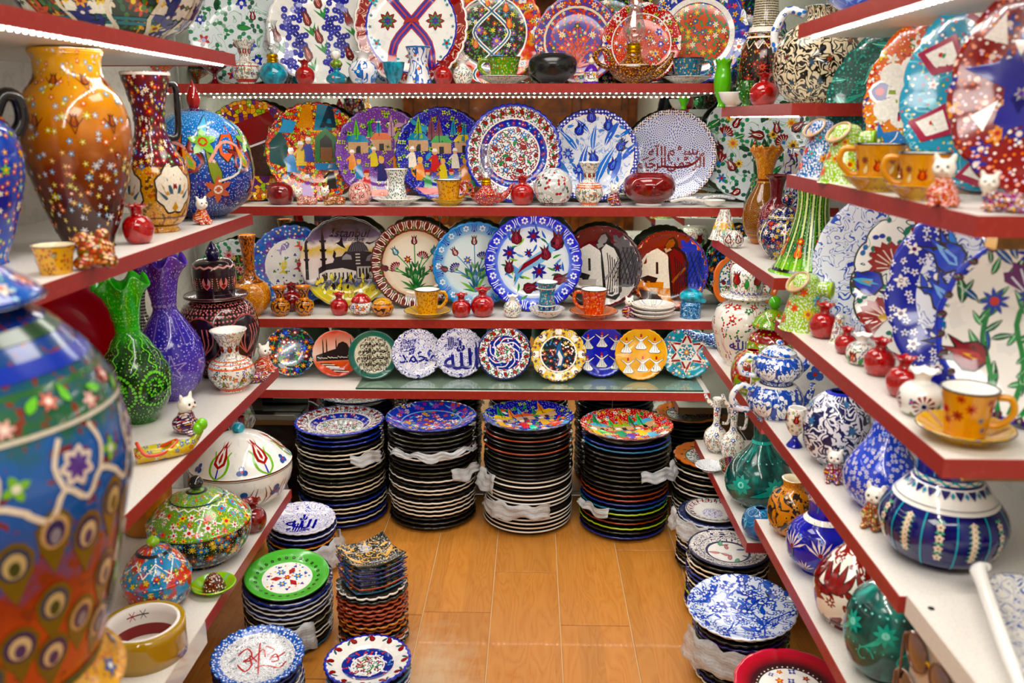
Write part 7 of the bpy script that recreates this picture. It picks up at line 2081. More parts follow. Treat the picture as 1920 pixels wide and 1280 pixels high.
# ---- far right top shelf
o, S, k = pot('zigzag_vase', 'dark brown vase with cream zigzag stars and a white beaded neck', 'vase', ('Y', 1424, 2.64, B0), 84, 216, [(0, 0), (.55, 0), (.6, .02), (.92, .16), (1, .32), (.9, .5), (.7, .58), (.66, .64), (.56, .68), (.5, .9), (.62, 1)], ['star_brown', 'zig_neck', 'maroon_glaze'],
    [d_zig(.47, .16, 13, .025, '#e0cfae', 3), d_zig(.16, .14, 13, .025, '#e0cfae', 3), d_ring(.32, 5, .3, lambda D: (m_flower(D, 10, '#7a1c14', '#c86a4a', 3), m_flower(D.put(D.x0, D.y0, .3, D.k * .55), 8, '#c85a4a', '#7a1c14', 4))), d_band(.62, .1, 'w', 3), d_band(.56, .05, 'cream', 3)], thick=.05, zones=[(.6, 0), (1, 1)])
pot('bottle', 'green topped small bottle at the far end of the far right top shelf', 'bottle', ('Y', 1382, 2.715, B0), 28, 88, 'longneck', ['green_dark_relief'], [d_band(.98, .2, 'lime')], thick=0)
pot('tulip_cup', 'lime green tulip-shaped cup on the far right top shelf', 'cup', ('Y', 1352, 2.69, B0), 32, 84, [(0, 0), (.5, 0), (.4, .1), (.9, .35), (1, .6), (.8, .85), (.95, 1)], ['#5fb81f', '#5fb81f'], thick=.08, crown=(5, .03))
pot('bowl', 'plain white footed bowl beside the green goblet', 'bowl', ('Y', 1372, 2.56, B0), 52, 26, 'openbowl', ['white', 'white'], thick=.04)
pot('goblet', 'small green mosaic goblet before the zigzag vase', 'goblet', ('Y', 1398, 2.47, B0), 30, 46, [(0, 0), (.5, 0), (.4, .1), (.85, .3), (1, .6), (.85, 1)], ['green_dk', 'white'], thick=.06)
pomegranate('big glossy red pomegranate before the zigzag vase', ('Y', 1430, 2.41, B0), 52, hk=1.1)
o, S, k = pot('globe_pitcher', 'round pitcher covered with black scribble flowers on cream', 'pitcher', ('Y', 1528, 2.25, B0), 164, 152, [(0, 0), (.5, 0), (.52, .02), (.86, .18), (1, .46), (.9, .74), (.6, .92), (.36, .98), (.34, 1.08), (.4, 1.14)], ['vermi_bw', 'white_blue'],
    [d_scatter(.1, .85, 20, .05, ['#5a1420', '#2a4a6a', '#8a3a1a'], 6, 'w', 5)], thick=.03, seg=64)
tube('handle', [(-30 * k, 0, 160 * k), (-62 * k, 0, 168 * k), (-82 * k, 0, 130 * k), (-76 * k, 0, 96 * k)], 8 * k, ['whiteblue'], o)
# ---- far right second shelf
o, S, k = pot('cone_vase', 'white cone with a yellow flower at the far end of the far right shelf', 'vase', ('Y', 1356, 2.71, B2), 52, 56, 'cone', ['crk_white'], [d_ring(.45, 5, .4, lambda D: m_flower(D, 7, 'yel', 'or_', 3)), d_ring(.2, 7, .3, lambda D: m_leaf(D, 'green', 1, .3))], thick=0)
pot('pot', 'little white pot with dark red tulips beside the white cone', 'pot', ('Y', 1374, 2.53, B2), 38, 32, 'sphere', ['crk_white', 'cream'], [d_ring(.25, 6, .5, lambda D: m_tulip(D, 'dred', 'w', 'dred'))], thick=.06)
pot('ruffled_vase', 'dark green relief vase at the back of the navy teapot shelf', 'vase', ('Y', 1412, 2.73, B2), 44, 176, 'gvase', ['green_dark_relief', '#1f7a3a'], thick=.04, ruffle=(6, .14, .74))
pot('ruffled_vase', 'brown vase with amber scrolls and a ruffled amber mouth', 'vase', ('Y', 1425, 2.62, B2), 72, 176, 'gvase', ['brown_relief', 'amber_tall', 'amber'], [d_band(.05, .3, '#b86a12', 1), d_band(.66, .05, 'brown'), d_band(.985, .05, '#c87a14')], thick=.04, ruffle=(8, .1, .74), zones=[(.64, 0), (1, 1)], seg=56)
pot('vase', 'dark red vase with a flat flaring mouth beside the navy teapot', 'vase', ('Y', 1448, 2.495, B2), 60, 138, [(0, 0), (.5, 0), (.52, .03), (.9, .2), (1, .38), (.8, .56), (.4, .68), (.36, .76), (.5, .93), (.8, 1)], ['maroon_relief', 'maroon_glaze', 'maroon_glaze'], thick=.04, zones=[(.62, 0), (1, 1)])
o, l, k = lidded('teapot', 'navy teapot with yellow flowers and a white-edged lid', 'teapot', ('Y', 1468, 2.33, B2), 98, 76, 'teapot', 'navy_fl', 'dome', 66, 22, 'navy_fl', (22, 22), 'navy_fl', [d_scatter(.1, .9, 26, .14, ['#e8d23a', '#f0ece4', '#c8402a'], 7, '#c8501a'), d_lines(.08, .9, 6, .03, 'w', 3)], [d_band(.03, .1, 'cream')], seg=48)
handle_c(o, 42 * k, 24 * k, 40 * k, 66 * k, 26 * k, 6 * k, 'navy_fl', -.3)
tube('spout', [(-40 * k, 0, 26 * k), (-60 * k, 0, 40 * k), (-66 * k, 0, 66 * k)], [12 * k, 9 * k, 6 * k], ['navy_fl'], o, rot=(0, 0, -.9))
o, S, k = pot('flared_vase', 'tall flared vase in lime and dark green with orange carnations', 'vase', ('Y', 1514, 2.125, B2), 134, 176, 'flare', ['green_flare', '#3a7a1a'],
    [d_lines(.03, .95, 16, .028, '#d8e8a0', 3), d_lines(.03, .95, 16, .02, '#5a9a1f', 2, .5), d_ring(.12, 8, .2, lambda D: (m_tulip(D, '#e8641c', '#e8d23a', '#c8301a'), m_leaf(D.put(D.x0, D.y0, .6, D.k), '#e8781c', .8, .3, .3))), d_ring(.3, 8, .13, lambda D: m_flower(D, 6, '#c8301a', '#e8d23a', 4)), d_band(.03, .05, 'black', 3)], thick=.03, flute=(16, .05), seg=96)
# ---- far right third shelf
AD = [d_ring(.40, 4, .5, lambda D: (D.shape([(-.36, -.6), (.36, -.6), (.36, .38), (-.36, .38)], '#1c2a86', 2), D.shape([(-.33, -.57), (.33, -.57), (.33, .35), (-.33, .35)], 'w', 3), m_text(D.put(D.x0, D.y0 - .05 * D.k, 0, D.k * .56), '\uFDF2', '#1c2a86'), D.stroke([(-.6, .9), (.6, .9)], .05, '#1c2a86', 5, 0, 1)), -.1),
  d_scatter(.74, .92, 16, .14, ['#c83a2a', '#2f7a4a', '#c83a2a'], 5, 'w')]
o, l, k = lidded('ginger_jar', 'white lidded jar with a divine name in blue script on its panel', 'jar', ('Y', 1390, 2.58, B3), 116, 128, 'jar', 'allah_white', 'hat', 92, 62, 'crk_white', None, None, AD, [d_ring(.4, 5, .26, lambda D: m_tulip(D, 'dred', 'red', 'dred'), 0), d_ring(.3, 9, .2, lambda D: m_leaf(D, 'green', 1, .4)), d_band(.05, .05, 'w'), d_zig(.13, .06, 20, .02, 'blue')], seg=56)
o, S, k = pot('bird_figurine', '', 'bird', ('Y', 1345, 2.71, B3), 40, 30, 'ball', ['bird_blue'], thick=0)
bpy.data.objects.remove(o)
P = Vector((.615, 2.757, B3))
o = ellipsoids('bird_figurine', [(0, 0, .028, .042, .026, .026), (-.05, 0, .036, .035, .018, .016, 0, .2), (-.09, 0, .05, .03, .012, .011, 0, .35), (.03, 0, .048, .02, .018, .015)], ['bird_blue'], None, loc=P, rot=(0, 0, -.1), voxel=.003)
tag(o, 'blue speckled bird-shaped figure with a raised tail beside the script jar', 'figurine')
o, l, k = lidded('ginger_jar', 'green lidded jar with white zigzag panels over red', 'jar', ('Y', 1442, 2.41, B3), 92, 104, 'jar', ['green_lidjar', 'red_lidjar'], 'lid', 78, 34, 'green_lidjar', (24, 26), '#4fa82a', [d_scatter(.1, .7, 24, .1, ['#2a8a3a', '#f0ece4', '#c8301a'], 6, 'yel'), d_zig(.72, .16, 7, .03, 'w', 3)], [d_scatter(.15, .8, 16, .12, ['#c8301a', '#f0ece4', '#2a6a3a'], 5, 'yel')], seg=48, zones=[(.72, 0), (1, 1)])
pot('pot', 'round red and lime flowered pot before the script jar', 'pot', ('Y', 1406, 2.28, B3), 76, 84, 'sphere', ['redgreen', 'red'], [d_scatter(.1, .9, 22, .12, ['#f0ece4', '#2a6a3a', '#e8d23a'], 6, '#c8301a'), d_lines(.1, .9, 4, .03, 'w', 3)], thick=.04)
def teapot(label, pos, w, h, turn=0.0, lid=True, metric=False):
 dc = [d_band(.96, .05, 'w'), d_ring(.2, 7, .3, lambda D: [m_leaf(D.put(D.x0, D.y0, a, D.k), '#f2f4f8', 1, .3, a * .3) for a in (-.7, -.25, .25, .7)])]
 o, S, k = pot('teapot', label, 'teapot', pos, w, h, 'teapot', ['bluewhite', 'white'], dc, 'blue and white teapots', thick=0 if lid else .05, seg=48, turn=turn, metric=metric)
 R_, Hh = w * k / 2, h * k
 if lid:
  l = part_lathe('lid', o, 'dome', R_ * 1.4, Hh * .28, ['whiteblue'], Hh, [d_band(.06, .06, 'navy')])
  part_lathe('knob', l, 'ball', R_ * .3, Hh * .2, ['whiteblue'], Hh * .27)
 tube('handle', [(-R_ * .84, 0, Hh * .84), (-R_ * 1.3, 0, Hh * .98), (-R_ * 1.62, 0, Hh * .72), (-R_ * 1.5, 0, Hh * .4), (-R_ * .96, 0, Hh * .3)], R_ * .11, ['whiteblue'], o, seg=10)
 tube('spout', [(R_ * .85, 0, Hh * .35), (R_ * 1.25, 0, Hh * .55), (R_ * 1.4, 0, Hh * .95)], [R_ * .2, R_ * .15, R_ * .1], ['bluewhite'], o, seg=10)
 return o, k
o, k = teapot('larger lower blue and white teapot of the stacked pair, without a lid', ('Z', 1450, 786, B3), 104, 72, .45, False)
P = o.location
teapot('smaller lidded blue and white teapot standing on the mouth of the larger one', (P.x, P.y, P.z + 72 * k + .0008), 92 * k, 56 * k, .5, True, True)
pot('vase', 'white vase with a blue orchid-like blossom behind the scribble ball', 'vase', ('Y', 1524, 2.22, B3), 104, 128, [(0, 0), (.5, 0), (.52, .03), (.85, .2), (1, .45), (.9, .7), (.5, .88), (.42, 1)], ['white_crackle', 'white'], [d_ring(.5, 5, .3, lambda D: (m_trefoil(D, '#3a62b8'), D.disc(0, 0, .13, 'red', 5)))], thick=.04)
# ---- far right bottom shelf
for lb, px, yy, hh in (('left', 1340, 2.74, 106), ('right', 1371, 2.66, 122)):
 o, S, k = pot('ewer', 'slim white ewer with red and blue buds, %s of the two' % lb, 'ewer', ('Y', px, yy, B4), 44, hh, 'longneck', ['crk_white', 'white'], [d_scatter(.05, .9, 18, .2, ['#a8281c', '#2a4aa0', '#1f4a3a'], 5, 'w')], 'slim white ewers', thick=.05)
 handle_c(o, 10 * k, hh * .55 * k, 8 * k, hh * .92 * k, 12 * k, 3 * k, 'crk_white')
 tube('spout', [(-6 * k, 0, hh * .85 * k), (-18 * k, 0, hh * .95 * k), (-24 * k, 0, hh * 1.06 * k)], [5 * k, 4 * k, 3 * k], ['crk_white'], o)
pot('basket_dish', 'dark mosaic-dotted dish before the slim white ewers', 'dish', ('Y', 1378, 2.50, B4), 62, 36, 'openbowl', ['mosaic', 'mosaic'], [d_scatter(.3, .95, 20, .16, ['#e8701a', '#c8301a', '#2a9a6a', '#f0ece4'], 6, 'yel')], thick=.05)
pot('saucer', 'white saucer with grey rings beside the slim white ewers', 'saucer', ('Y', 1331, 2.58, B4), 56, 10, 'saucer', ['white_lace', 'white_lace'], thick=.03, depth=.7)
o, S, k = pot('pitcher', 'dark teal relief pitcher with raised flowers on its belly', 'pitcher', ('Y', 1419, 2.33, B4), 122, 182, [(0, 0), (.5, 0), (.52, .02), (.9, .12), (1, .27), (.84, .45), (.46, .6), (.27, .7), (.25, .82), (.3, .93), (.36, 1)], ['teal_dk'],
    [d_ring(.28, 6, .32, lambda D: (m_flower(D, 8, '#1f9a8a', '#8ae0d0', 3, .5, .2), m_leaf(D.put(D.x0, D.y0, 2.2, D.k), '#1a8a7c', 1.2, .3, .3, 2))), d_dots(.12, 34, .012, '#5ac8b8'), d_dots(.5, 22, .014, '#5ac8b8'), d_lines(.5, .68, 12, .014, '#1a8a7c', 2), d_band(.7, .05, '#2aa89a', 3)], thick=.05)
handle_c(o, 24 * k, 84 * k, 14 * k, 176 * k, 34 * k, 6 * k, 'teal_dk', .2)
pot('globe_pot', 'small turquoise-blue round pot at the near end of the bottom shelf', 'pot', ('Y', 1422, 2.125, B4), 66, 60, 'sphere', ['blue_round', 'blue_round'], [d_ring(.35, 7, .3, lambda D: m_leaf(D, '#6ab8d8', 1, .3, .2))], thick=.05)
# ---- near right: the shelf of yellow cups
def hood_jug(label, pos, w, h, m, rimc, fls, turn=0.0):
 """a bell-shaped jug: slanting hooded mouth and a short round spout on the right"""
 o, S, k = pot('hooded_jug', label, 'jug', pos, w, h, [(0, 0), (.98, 0), (1, .03), (.82, .35), (.66, .6), (.6, .8), (.44, .95), (0, 1.0)], [m], [d_scatter(.06, .75, 16, .26, fls, 6, '#c8501a', 5)], 'dotted hooded jugs', thick=0, turn=turn)
 R_, Hh = w * k / 2, h * k
 tube('spout', [(R_ * .35, -R_ * .1, Hh * .70), (R_ * .75, -R_ * .22, Hh * .74), (R_ * 1.02, -R_ * .3, Hh * .72)], [R_ * .34, R_ * .34, R_ * .37], [m], o, seg=16)
 sp_ = lathe('spout_rim', [(R_ * .20, -.002), (R_ * .36, -.002), (R_ * .41, R_ * .05), (R_ * .36, R_ * .11), (R_ * .26, R_ * .08), (R_ * .22, R_ * .01), (0, R_ * .01)], [rimc, 'cream'], o, 24, loc=(R_ * 1.0, -R_ * .29, Hh * .722), rot=(0, pi / 2, -.28), zones=[(.99, 0)])[0]
 hm = lathe('hood_mouth', [(0, R_ * .03), (R_ * .38, 0), (R_ * .46, R_ * .03), (R_ * .56, R_ * .05), (R_ * .58, R_ * .13), (R_ * .5, R_ * .17), (R_ * .46, R_ * .08)], ['#c8a888', rimc], o, 28, loc=(-R_ * .34, -R_ * .3, Hh * .82), rot=(0, -.8, .7), zones=[(.2, 0), (1, 1)])[0]
 return o
hood_jug('white-dotted blue hooded jug behind the lime green one, yellow cup shelf', ('Y', 1534, 1.925, A1), 78, 104, 'jug_blue', '#1f6aa8', ['#e8a01a', '#c8402a', '#e8c83a', '#3ab0c8'], .1)
hood_jug('white-dotted lime green hooded jug beside the yellow cups', ('Y', 1580, 1.74, A1), 88, 108, 'jug_green', '#8cc01c', ['#e8d23a', '#e8701a', '#5ab0d8', '#e8b81a'], .1)
pot('jar', 'blue and white tall pot behind the blue hooded jug', 'jar', ('Y', 1503, 2.68, B2), 88, 170, [(0, 0), (.8, 0), (.85, .05), (.85, .55), (.7, .62), (.85, .68), (1, .74), (1, .97), (.94, 1)], ['navy_jarb', 'white'], [d_band(.62, .06, 'w', 3), d_lines(.52, .6, 22, .02, 'navy', 3), d_lines(.64, .70, 22, .02, 'navy', 3)], thick=.04)
def cup_a(labels, pos):
 return cup_set('', pos, 92, 74, 128, 'yel_cup', 'black', -1, 'yel_sau', [d_ring(.28, 5, .22, lambda D: m_tulip(D, '#c8381c', '#e8901a', '#c8381c', 3, .4)), d_ring(.55, 5, .17, lambda D: m_flower(D, 7, '#5a4a3a', '#c8301a', 3), 0), d_ring(.2, 5, .2, lambda D: m_leaf(D, '#f0d8a0', 1, .5, .2), 0)], labels=labels, hsau=26)
cup_a(['yellow cup with red tulips beside the lime green hooded jug', 'yellow saucer under the cup beside the hooded jug'], ('Y', 1642, 1.545, A1))
cup_a(['yellow cup with red tulips half hidden by a seated white-faced cat', 'yellow saucer under the cup half hidden by the cat'], ('Y', 1724, 1.372, A1))
cat_fig('big white-faced cat in an orange flowered coat sitting before the yellow cup', ('Y', 1762, 1.25, A1), 96, 'cat_orange', -.15, group='big seated cats')
cat_fig('big white-faced cat in a dark red coat lying beside the orange-coated cat', ('Y', 1886, 1.175, A1), 80, 'cat_mix', -.1, True, group='big seated cats')
def side_plate(label, lx, zs, R, X, turn=-.85, lean=.2, dep=None, **kw):
 """a platter on a right-hand shelf leaning towards the wall; lx is the column of its left edge"""
 dp = dep or .02
 zc = zs + 1.012 * R * cos(lean) - dp * sin(lean) + .001
 xl = X - cos(turn) * R
 Y = 1.6
 for _ in range(6):                       # the depth at which the left edge sits in that pixel column
  Y += (xl - xat(lx, Y, zc)) / ((xat(lx, Y + .01, zc) - xat(lx, Y, zc)) / .01)
 Y += sin(turn) * R
 return plate(label, (X, Y, zc), R, rot=(pi / 2 - lean, 0, turn), dep=dp, **kw)
def petalflower(c1, c2, c3):
 def f(D):
  for i in range(8):
   a = i * pi / 4
   D.disc(.4 * sin(a), .4 * cos(a), .2, 'w', 2, 10)
   D.disc(.4 * sin(a), .4 * cos(a), .16, c1, 3, 10)
   D.disc(.43 * sin(a), .43 * cos(a), .07, '#c03a4a', 4, 8)
   D.shape([(.16 * sin(a - .3), .16 * cos(a - .3)), (.34 * sin(a - .3), .34 * cos(a - .3)), (.34 * sin(a + .3), .34 * cos(a + .3)), (.16 * sin(a + .3), .16 * cos(a + .3))], 'w', 4)
  D.disc(0, 0, .3, 'w', 2, 16)
  for i in range(8):
   a = i * pi / 4
   D.stroke([(.1 * sin(a), .1 * cos(a)), (.3 * sin(a), .3 * cos(a))], .07, c2, 5, sub=1)
  D.disc(0, 0, .09, c3, 6)
 return f
side_plate('dark teal relief platter with raised leaves on the yellow cup shelf', 1557, A1, .165, .80, zones=[(1, 'dk_teal_relief')], lip='#0a4a44', back='#06201e', n=24, amp=.03,
   designs=[p_scatter(22, .85, .26, [le('#1f9482', .4, .1, '#8ae0cc'), le('#178474', .34, .2, '#8ad8c8'), fl('#1fa08c', '#8ae0cc', 8)], 3, .24), p_ringof(40, .93, .04, dt('#5ac8b0'))])
side_plate('orange relief platter with a big violet flower on the yellow cup shelf', 1632, A1, .175, .795, zones=[(1, 'orange_relief')], lip='#c8643a', back='#3a1c10', n=16, amp=.03,
   designs=[lambda D: petalflower('#2a1f7a', '#8aa04a', '#f0e0c0')(D.put(-.55, .0, 0, .66)), lambda D: fish(D.put(-.62, -.5, -.3, .4), '#2a7ac0'), p_scatter(16, .85, .16, [fl('#c02a2a', 'yel', 6), fl('w', 'or_', 5), fl('#5a2a8a', 'w', 5), le('green', .4)], 6, .26), p_stroke([(.2, -.9), (.25, -.3), (.4, .3), (.5, .8)], .03, '#2a1a10', 3), p_ringof(44, .94, .04, dt('w'))])
def kite(D):
 D.shape([(-.5, -.35), (.1, -.5), (.5, .1), (-.2, .5)], '#a02a4a', 3)
 D.shape([(-.36, -.25), (.08, -.34), (.32, .08), (-.14, .32)], 'w', 4)
 for i in range(5):
  D.disc(-.1 + .07 * i, -.05 + .03 * (i % 3), .06, ('#c8301a', '#2a8a4a')[i % 2], 5, 6)
side_plate('turquoise relief platter with dark pink kite shapes on the yellow cup shelf', 1702, A1, .18, .79, zones=[(1, 'turq_relief')], lip='#101014', back='#0a2a36', n=16, amp=.03,
   designs=[p_many(*[(lambda D, x=x, y=y: kite(D.put(x, y, x, .4))) for x, y in ((-.66, .28), (-.62, -.36), (-.3, .7), (.1, 0), (-.1, -.75))]), p_ringof(50, .94, .035, dt('w')), p_scatter(24, .9, .11, [fl('w', 'red', 5), fl('red', 'w', 5), fl('yel', 'black', 6), fl('#1c6a9a', 'w', 6)], 8, .2)])
side_plate('dark red relief platter with violet petals at the near end of the yellow cup shelf', 1792, A1, .18, .785, zones=[(1, 'red_relief')], lip='#3a1014', back='#1c0a0c', n=16, amp=.03,
   designs=[p_poly([(-.9, .1), (-.55, .2), (-.5, .6), (-.35, .2), (-.1, .1), (-.35, -.05), (-.5, -.5), (-.58, -.05)], '#2a2a8a', 2), p_poly([(-.78, -.3), (-.6, -.15), (-.66, -.42)], 'w', 3), p_poly([(-.8, .35), (-.62, .3), (-.66, .55)], 'w', 3), p_alt(6, .42, .5, [lambda D: D.shape([(0, -.5), (-.3, 0), (-.2, .4), (0, .55), (.2, .4), (.3, 0)], '#2a2a8a', 2), lambda D: D.shape([(0, -.5), (-.28, 0), (0, .5), (.28, 0)], 'w', 2)]), p_ringof(40, .9, .045, dt('#e8a090')), p_ringof(30, .62, .045, dt('#f0ece4')), p_scatter(20, .85, .13, [fl('#e8a090', 'w', 6), fl('#e0902a', 'red', 6), fl('w', 'pur', 6)], 4, .2),
     lambda D: petalflower('#8a1c1c', '#e8c8a8', '#f0ece4')(D.put(0, 0, 0, .5))])
# ---- near right: the shelf of pomegranates
hood_jug('white-dotted lime green hooded jug at the far end of the pomegranate shelf', ('Y', 1505, 1.905, A3), 84, 106, 'jug_green', '#a8c83a', ['#e8d23a', '#e8701a', '#5ab0d8', '#e8601a'], .05)
for i, (px, py, d, lb) in enumerate(((1542, 632, 52, 'beside the dotted lime jug'), (1584, 662, 40, 'smallest, between two white floral ones'), (1646, 702, 56, 'standing alone before the carnation platter'), (1690, 742, 62, 'largest and nearest, partly behind a white floral one'))):
 pomegranate('red pomegranate on the pomegranate shelf, ' + lb, ('Z', px, py, A3), d, crown='pom_red', hk=1.2)
o, S, k = pot('salt_shaker', 'small white shaker with violet buds on a lime green foot', 'shaker', ('Y', 1570, 1.77, A3), 34, 56, [(0, 0), (1, 0), (.8, .12), (.7, .4), (.6, .62), (.5, .8), (.4, .95), (0, 1)], ['crk_white'], [d_band(.05, .3, 'lime'), d_scatter(.35, .9, 8, .24, ['pur', 'red'], 5)], thick=0)
pomegranate('white floral pomegranate in the row between red ones', ('Z', 1612, 682, A3), 54, 'crk_white', 'painted white pomegranates', 'white', [d_ring(.12, 6, .4, lambda D: m_tulip(D, 'dred', 'or_', 'dred')), d_ring(.1, 6, .3, lambda D: m_leaf(D, 'green', 1, .4, .2), 0)], 1.05)
pomegranate('white pomegranate with a plain top behind the largest red one', ('Z', 1712, 700, A3), 48, 'crk_white', 'painted white pomegranates', 'white')
def bigdaisy(D):
 for i in range(11):
  a = 2 * pi * i / 11
  D.shape([(.14 * sin(a), .14 * cos(a)), (.5 * sin(a - .16), .5 * cos(a - .16)), (.56 * sin(a), .56 * cos(a)), (.5 * sin(a + .16), .5 * cos(a + .16))], 'dred', 3)
 D.disc(0, 0, .13, 'navy', 4)
pomegranate('white pomegranate with a dark red daisy beside the yellow cup', ('Z', 1722, 776, A3), 80, 'white_crackle', 'painted white pomegranates', 'white', [d_ring(.34, 4, .46, bigdaisy, .12), d_scatter(.1, .62, 9, .16, ['#2a4aa0', 'green', 'dred'], 3, 'or_')], 1.06)
cup_set('', ('Z', 1806, 822, A3), 100, 88, 172, 'yel_cup', 'black', 1, 'yel_sau', [d_scatter(.12, .9, 18, .2, ['#c8501a', '#a83a14', '#8a9098', '#c8301a'], 7, '#7a1c10', 3)], labels=['yellow cup with brown and red flowers at the near end of the pomegranate shelf', 'yellow flowered saucer under the cup at the near end'], hsau=26)
def p_curl(D):
 D.put(0, 0)
 D.stroke([(.4, .1), (.1, .3), (-.25, .3), (-.36, .0), (-.2, -.3), (.2, -.42)], .09, '#1f3ab0', 4, .2)
 D.stroke([(-.5, -.08), (-.2, .06), (.1, .16), (.4, .2)], .07, '#1f3ab0', 5, .2)
 D.stroke([(0, .1), (-.06, -.1), (.05, -.25)], .07, '#1f3ab0', 5, .2)
side_plate('pale blue scribble platter with a dark blue flourish on the pomegranate shelf', 1535, A3, .155, .77, zones=[(1, 'scribble')], lip='#2a48a0', back='#dfe6f2', n=14, amp=.02, designs=[p_curl])
side_plate('white platter with dark red carnations and blue tulips on the pomegranate shelf', 1607, A3, .16, .785, zones=[(.975, 'carn_bg'), (1, '#14241c')], lip='#1c2a22', back='#dfe6e2', n=16, amp=.05,
   designs=[p_many(*[(lambda D, x=x, y=y, a=a: m_carn(D.put(x, y, a, .36), '#8a1c20', '#e8d0c0', '#c8a01a')) for x, y, a in ((-.5, .1, .9), (-.1, .5, .3), (-.45, -.55, 1.6), (.3, .6, -.5), (.1, -.1, .2))]), p_many(*[(lambda D, x=x, y=y, a=a: m_tulip(D.put(x, y, a, .42), '#1f3ab0', '#5ab0d8', '#c8901a', 3, .4)) for x, y, a in ((-.6, -.15, 1.5), (.0, .1, .8), (-.2, -.4, .9), (.4, .2, .2))]),
     p_scatter(30, .88, .15, [fl('#1f3ab0', 'red', 5), le('#1f7a5a', .4), le('#3a9ac0', .4), fl('#a82a2a', 'w', 5)], 5, .15)])
side_plate('white platter of blue tulips inside a deep blue flowered rim on the pomegranate shelf', 1674, A3, .178, .785, zones=[(.72, 'scribble'), (1, 'navy_rim')], lip='#1a2a96', back='#dfe6f2', n=12, amp=.04,
   designs=[p_many(*[(lambda D, x=x, y=y, a=a: m_tulip(D.put(x, y, a, .4), '#1f48c0', '#8ab8f0', '#1f48c0', 4, .4)) for x, y, a in ((-.3, -.2, .9), (-.35, .2, .9), (0, .2, .3), (.1, -.3, 1.2), (.3, .1, -.2), (-.1, -.55, 1.3))]), p_scatter(30, .68, .2, [le('#2f80d8', .3, .2), le('#1f48c0', .3, -.2), fl('#1f3aa8', 'w', 6)], 7, .15), p_ringof(16, .86, .14, fl('w', '#5a1a5a', 5))])
def p_gardenplate(D):
 rng = random.Random(4)
 for x0, y0, pts in ((0, 0, [(-.1, -.9), (-.1, -.4), (-.25, .0), (-.2, .3)]), (0, 0, [(0, -.9), (.15, -.3), (.05, .2), (.25, .4)]), (0, 0, [(-.2, -.9), (-.4, -.5), (-.55, -.1), (-.5, .2)])):
  D.put(0, 0).stroke(pts, .05, '#1f7a3a', 2)
 for x, y, a, k_, f in ((-.18, .3, 0, .42, 0), (.2, -.25, -.6, .52, 1), (-.45, -.42, 1.4, .4, 1), (.5, .3, -.3, .36, 0), (.45, -.5, -.4, .4, 2), (-.5, .2, .3, .3, 2), (.1, .72, 0, .34, 1), (-.25, .72, .2, .26, 2)):
  D.put(x, y, a, k_)
  if f == 0:
   m_carn(D, '#5a1a5a', '#dfe0f4', '#e8b81a')
   m_flower(D.put(x, y, a, k_ * .6), 9, '#2a3a9a', '#e8b81a', 4)
  elif f == 1:
   m_tulip(D, '#7a1424', '#a83a3a', '#e8b81a', 3, .42)
  else:
   m_flower(D, 9, '#2a3aa0', '#c83a2a', 3)
 for i in range(90):
  x, y = rng.uniform(-.85, .8), rng.uniform(-.9, .85)
  if hypot(x, y) > .85:
   continue
  D.put(x, y, rng.uniform(-1.2, 1.2), rng.uniform(.14, .3))
  m_leaf(D, rng.choice(['#1f8a4a', '#2a6a4a', '#3aa05a', '#2a5aa0']), 1, .28, rng.uniform(-.3, .3), 1, '#dff0e0')
side_plate('white platter with tall dark red tulips on green stems behind the yellow cup', 1768, A3, .154, .785, zones=[(.9, 'white_crackle'), (.94, 'carn_bg'), (1, '#1f3ab0')], lip='#1a2a96', back='#dfe6f2', n=14, amp=.04, designs=[p_gardenplate, p_ringof(28, .9, .12, tu('#5a1a3a', '#1f7a5a', '#5a1a3a'), 0, .3)])
# ---- near right: the shelf of the navy striped vase
pot('globe_vase', 'round vase covered with navy scribble flowers on white', 'vase', ('Z', 1562, 868, A4), 122, 142, 'sphere', ['vermi_bw2', 'navy'], [d_scatter(.1, .9, 24, .055, ['#2a6a9a', '#3a8ab0', '#2a3a8a'], 7, 'w', 5), d_band(.985, .1, 'cobalt' if False else '#1c2f9a')], thick=.05, seg=64)
o, S, k = pot('egg_cup', 'small white flowered cup on a deep blue foot, far end of the navy vase shelf', 'cup', ('Z', 1489, 836, A4), 40, 76, 'footcup', ['cobalt', 'eggcup', 'white'], [d_ring(.6, 5, .4, lambda D: m_tulip(D, 'dred', 'or_', 'blue'))], thick=.06, zones=[(.3, 0), (1, 1)])
pot('bottle_vase', 'blue bottle vase sprinkled with white blossoms', 'vase', ('Z', 1646, 948, A4), 136, 206, [(0, 0), (.5, 0), (.52, .02), (.86, .12), (1, .27), (.9, .42), (.56, .6), (.4, .72), (.36, .85), (.42, 1)], ['blue_fl', 'cobalt'], [d_scatter(.05, .62, 120, .055, ['#f4f4fa', '#e8e8fa'], 5, '#7a3a9a', 5), d_scatter(.62, .95, 16, .1, ['#8ab0f0'], 5, '#142aa8', 6), d_ring(.1, 6, .3, lambda D: [D.stroke([(0, -.4), (s * .2, 0), (s * .36, .3)], .04, '#e8e4f8', 4) for s in (-1, -.4, .4, 1)])], thick=.04, seg=56)
def garland(D):
 for i in range(8):
  y = -.46 + i * .135
  N = 20
  D.poly([(.1 * (1 - .18 + .18 * cos(5 * q * pi / 10)) * sin(q * pi / 10) * 1.1, y + .1 * (1 - .18 + .18 * cos(5 * q * pi / 10)) * cos(q * pi / 10)) for q in range(N)], '#efdcc4', 3)
  D.disc(.02, y, .022, '#3a0f1c', 4, 6)
  for s in (-1, 1):
   D.shape([(s * .09, y - .04), (s * .16, y), (s * .09, y + .03)], '#5ab88a', 2)
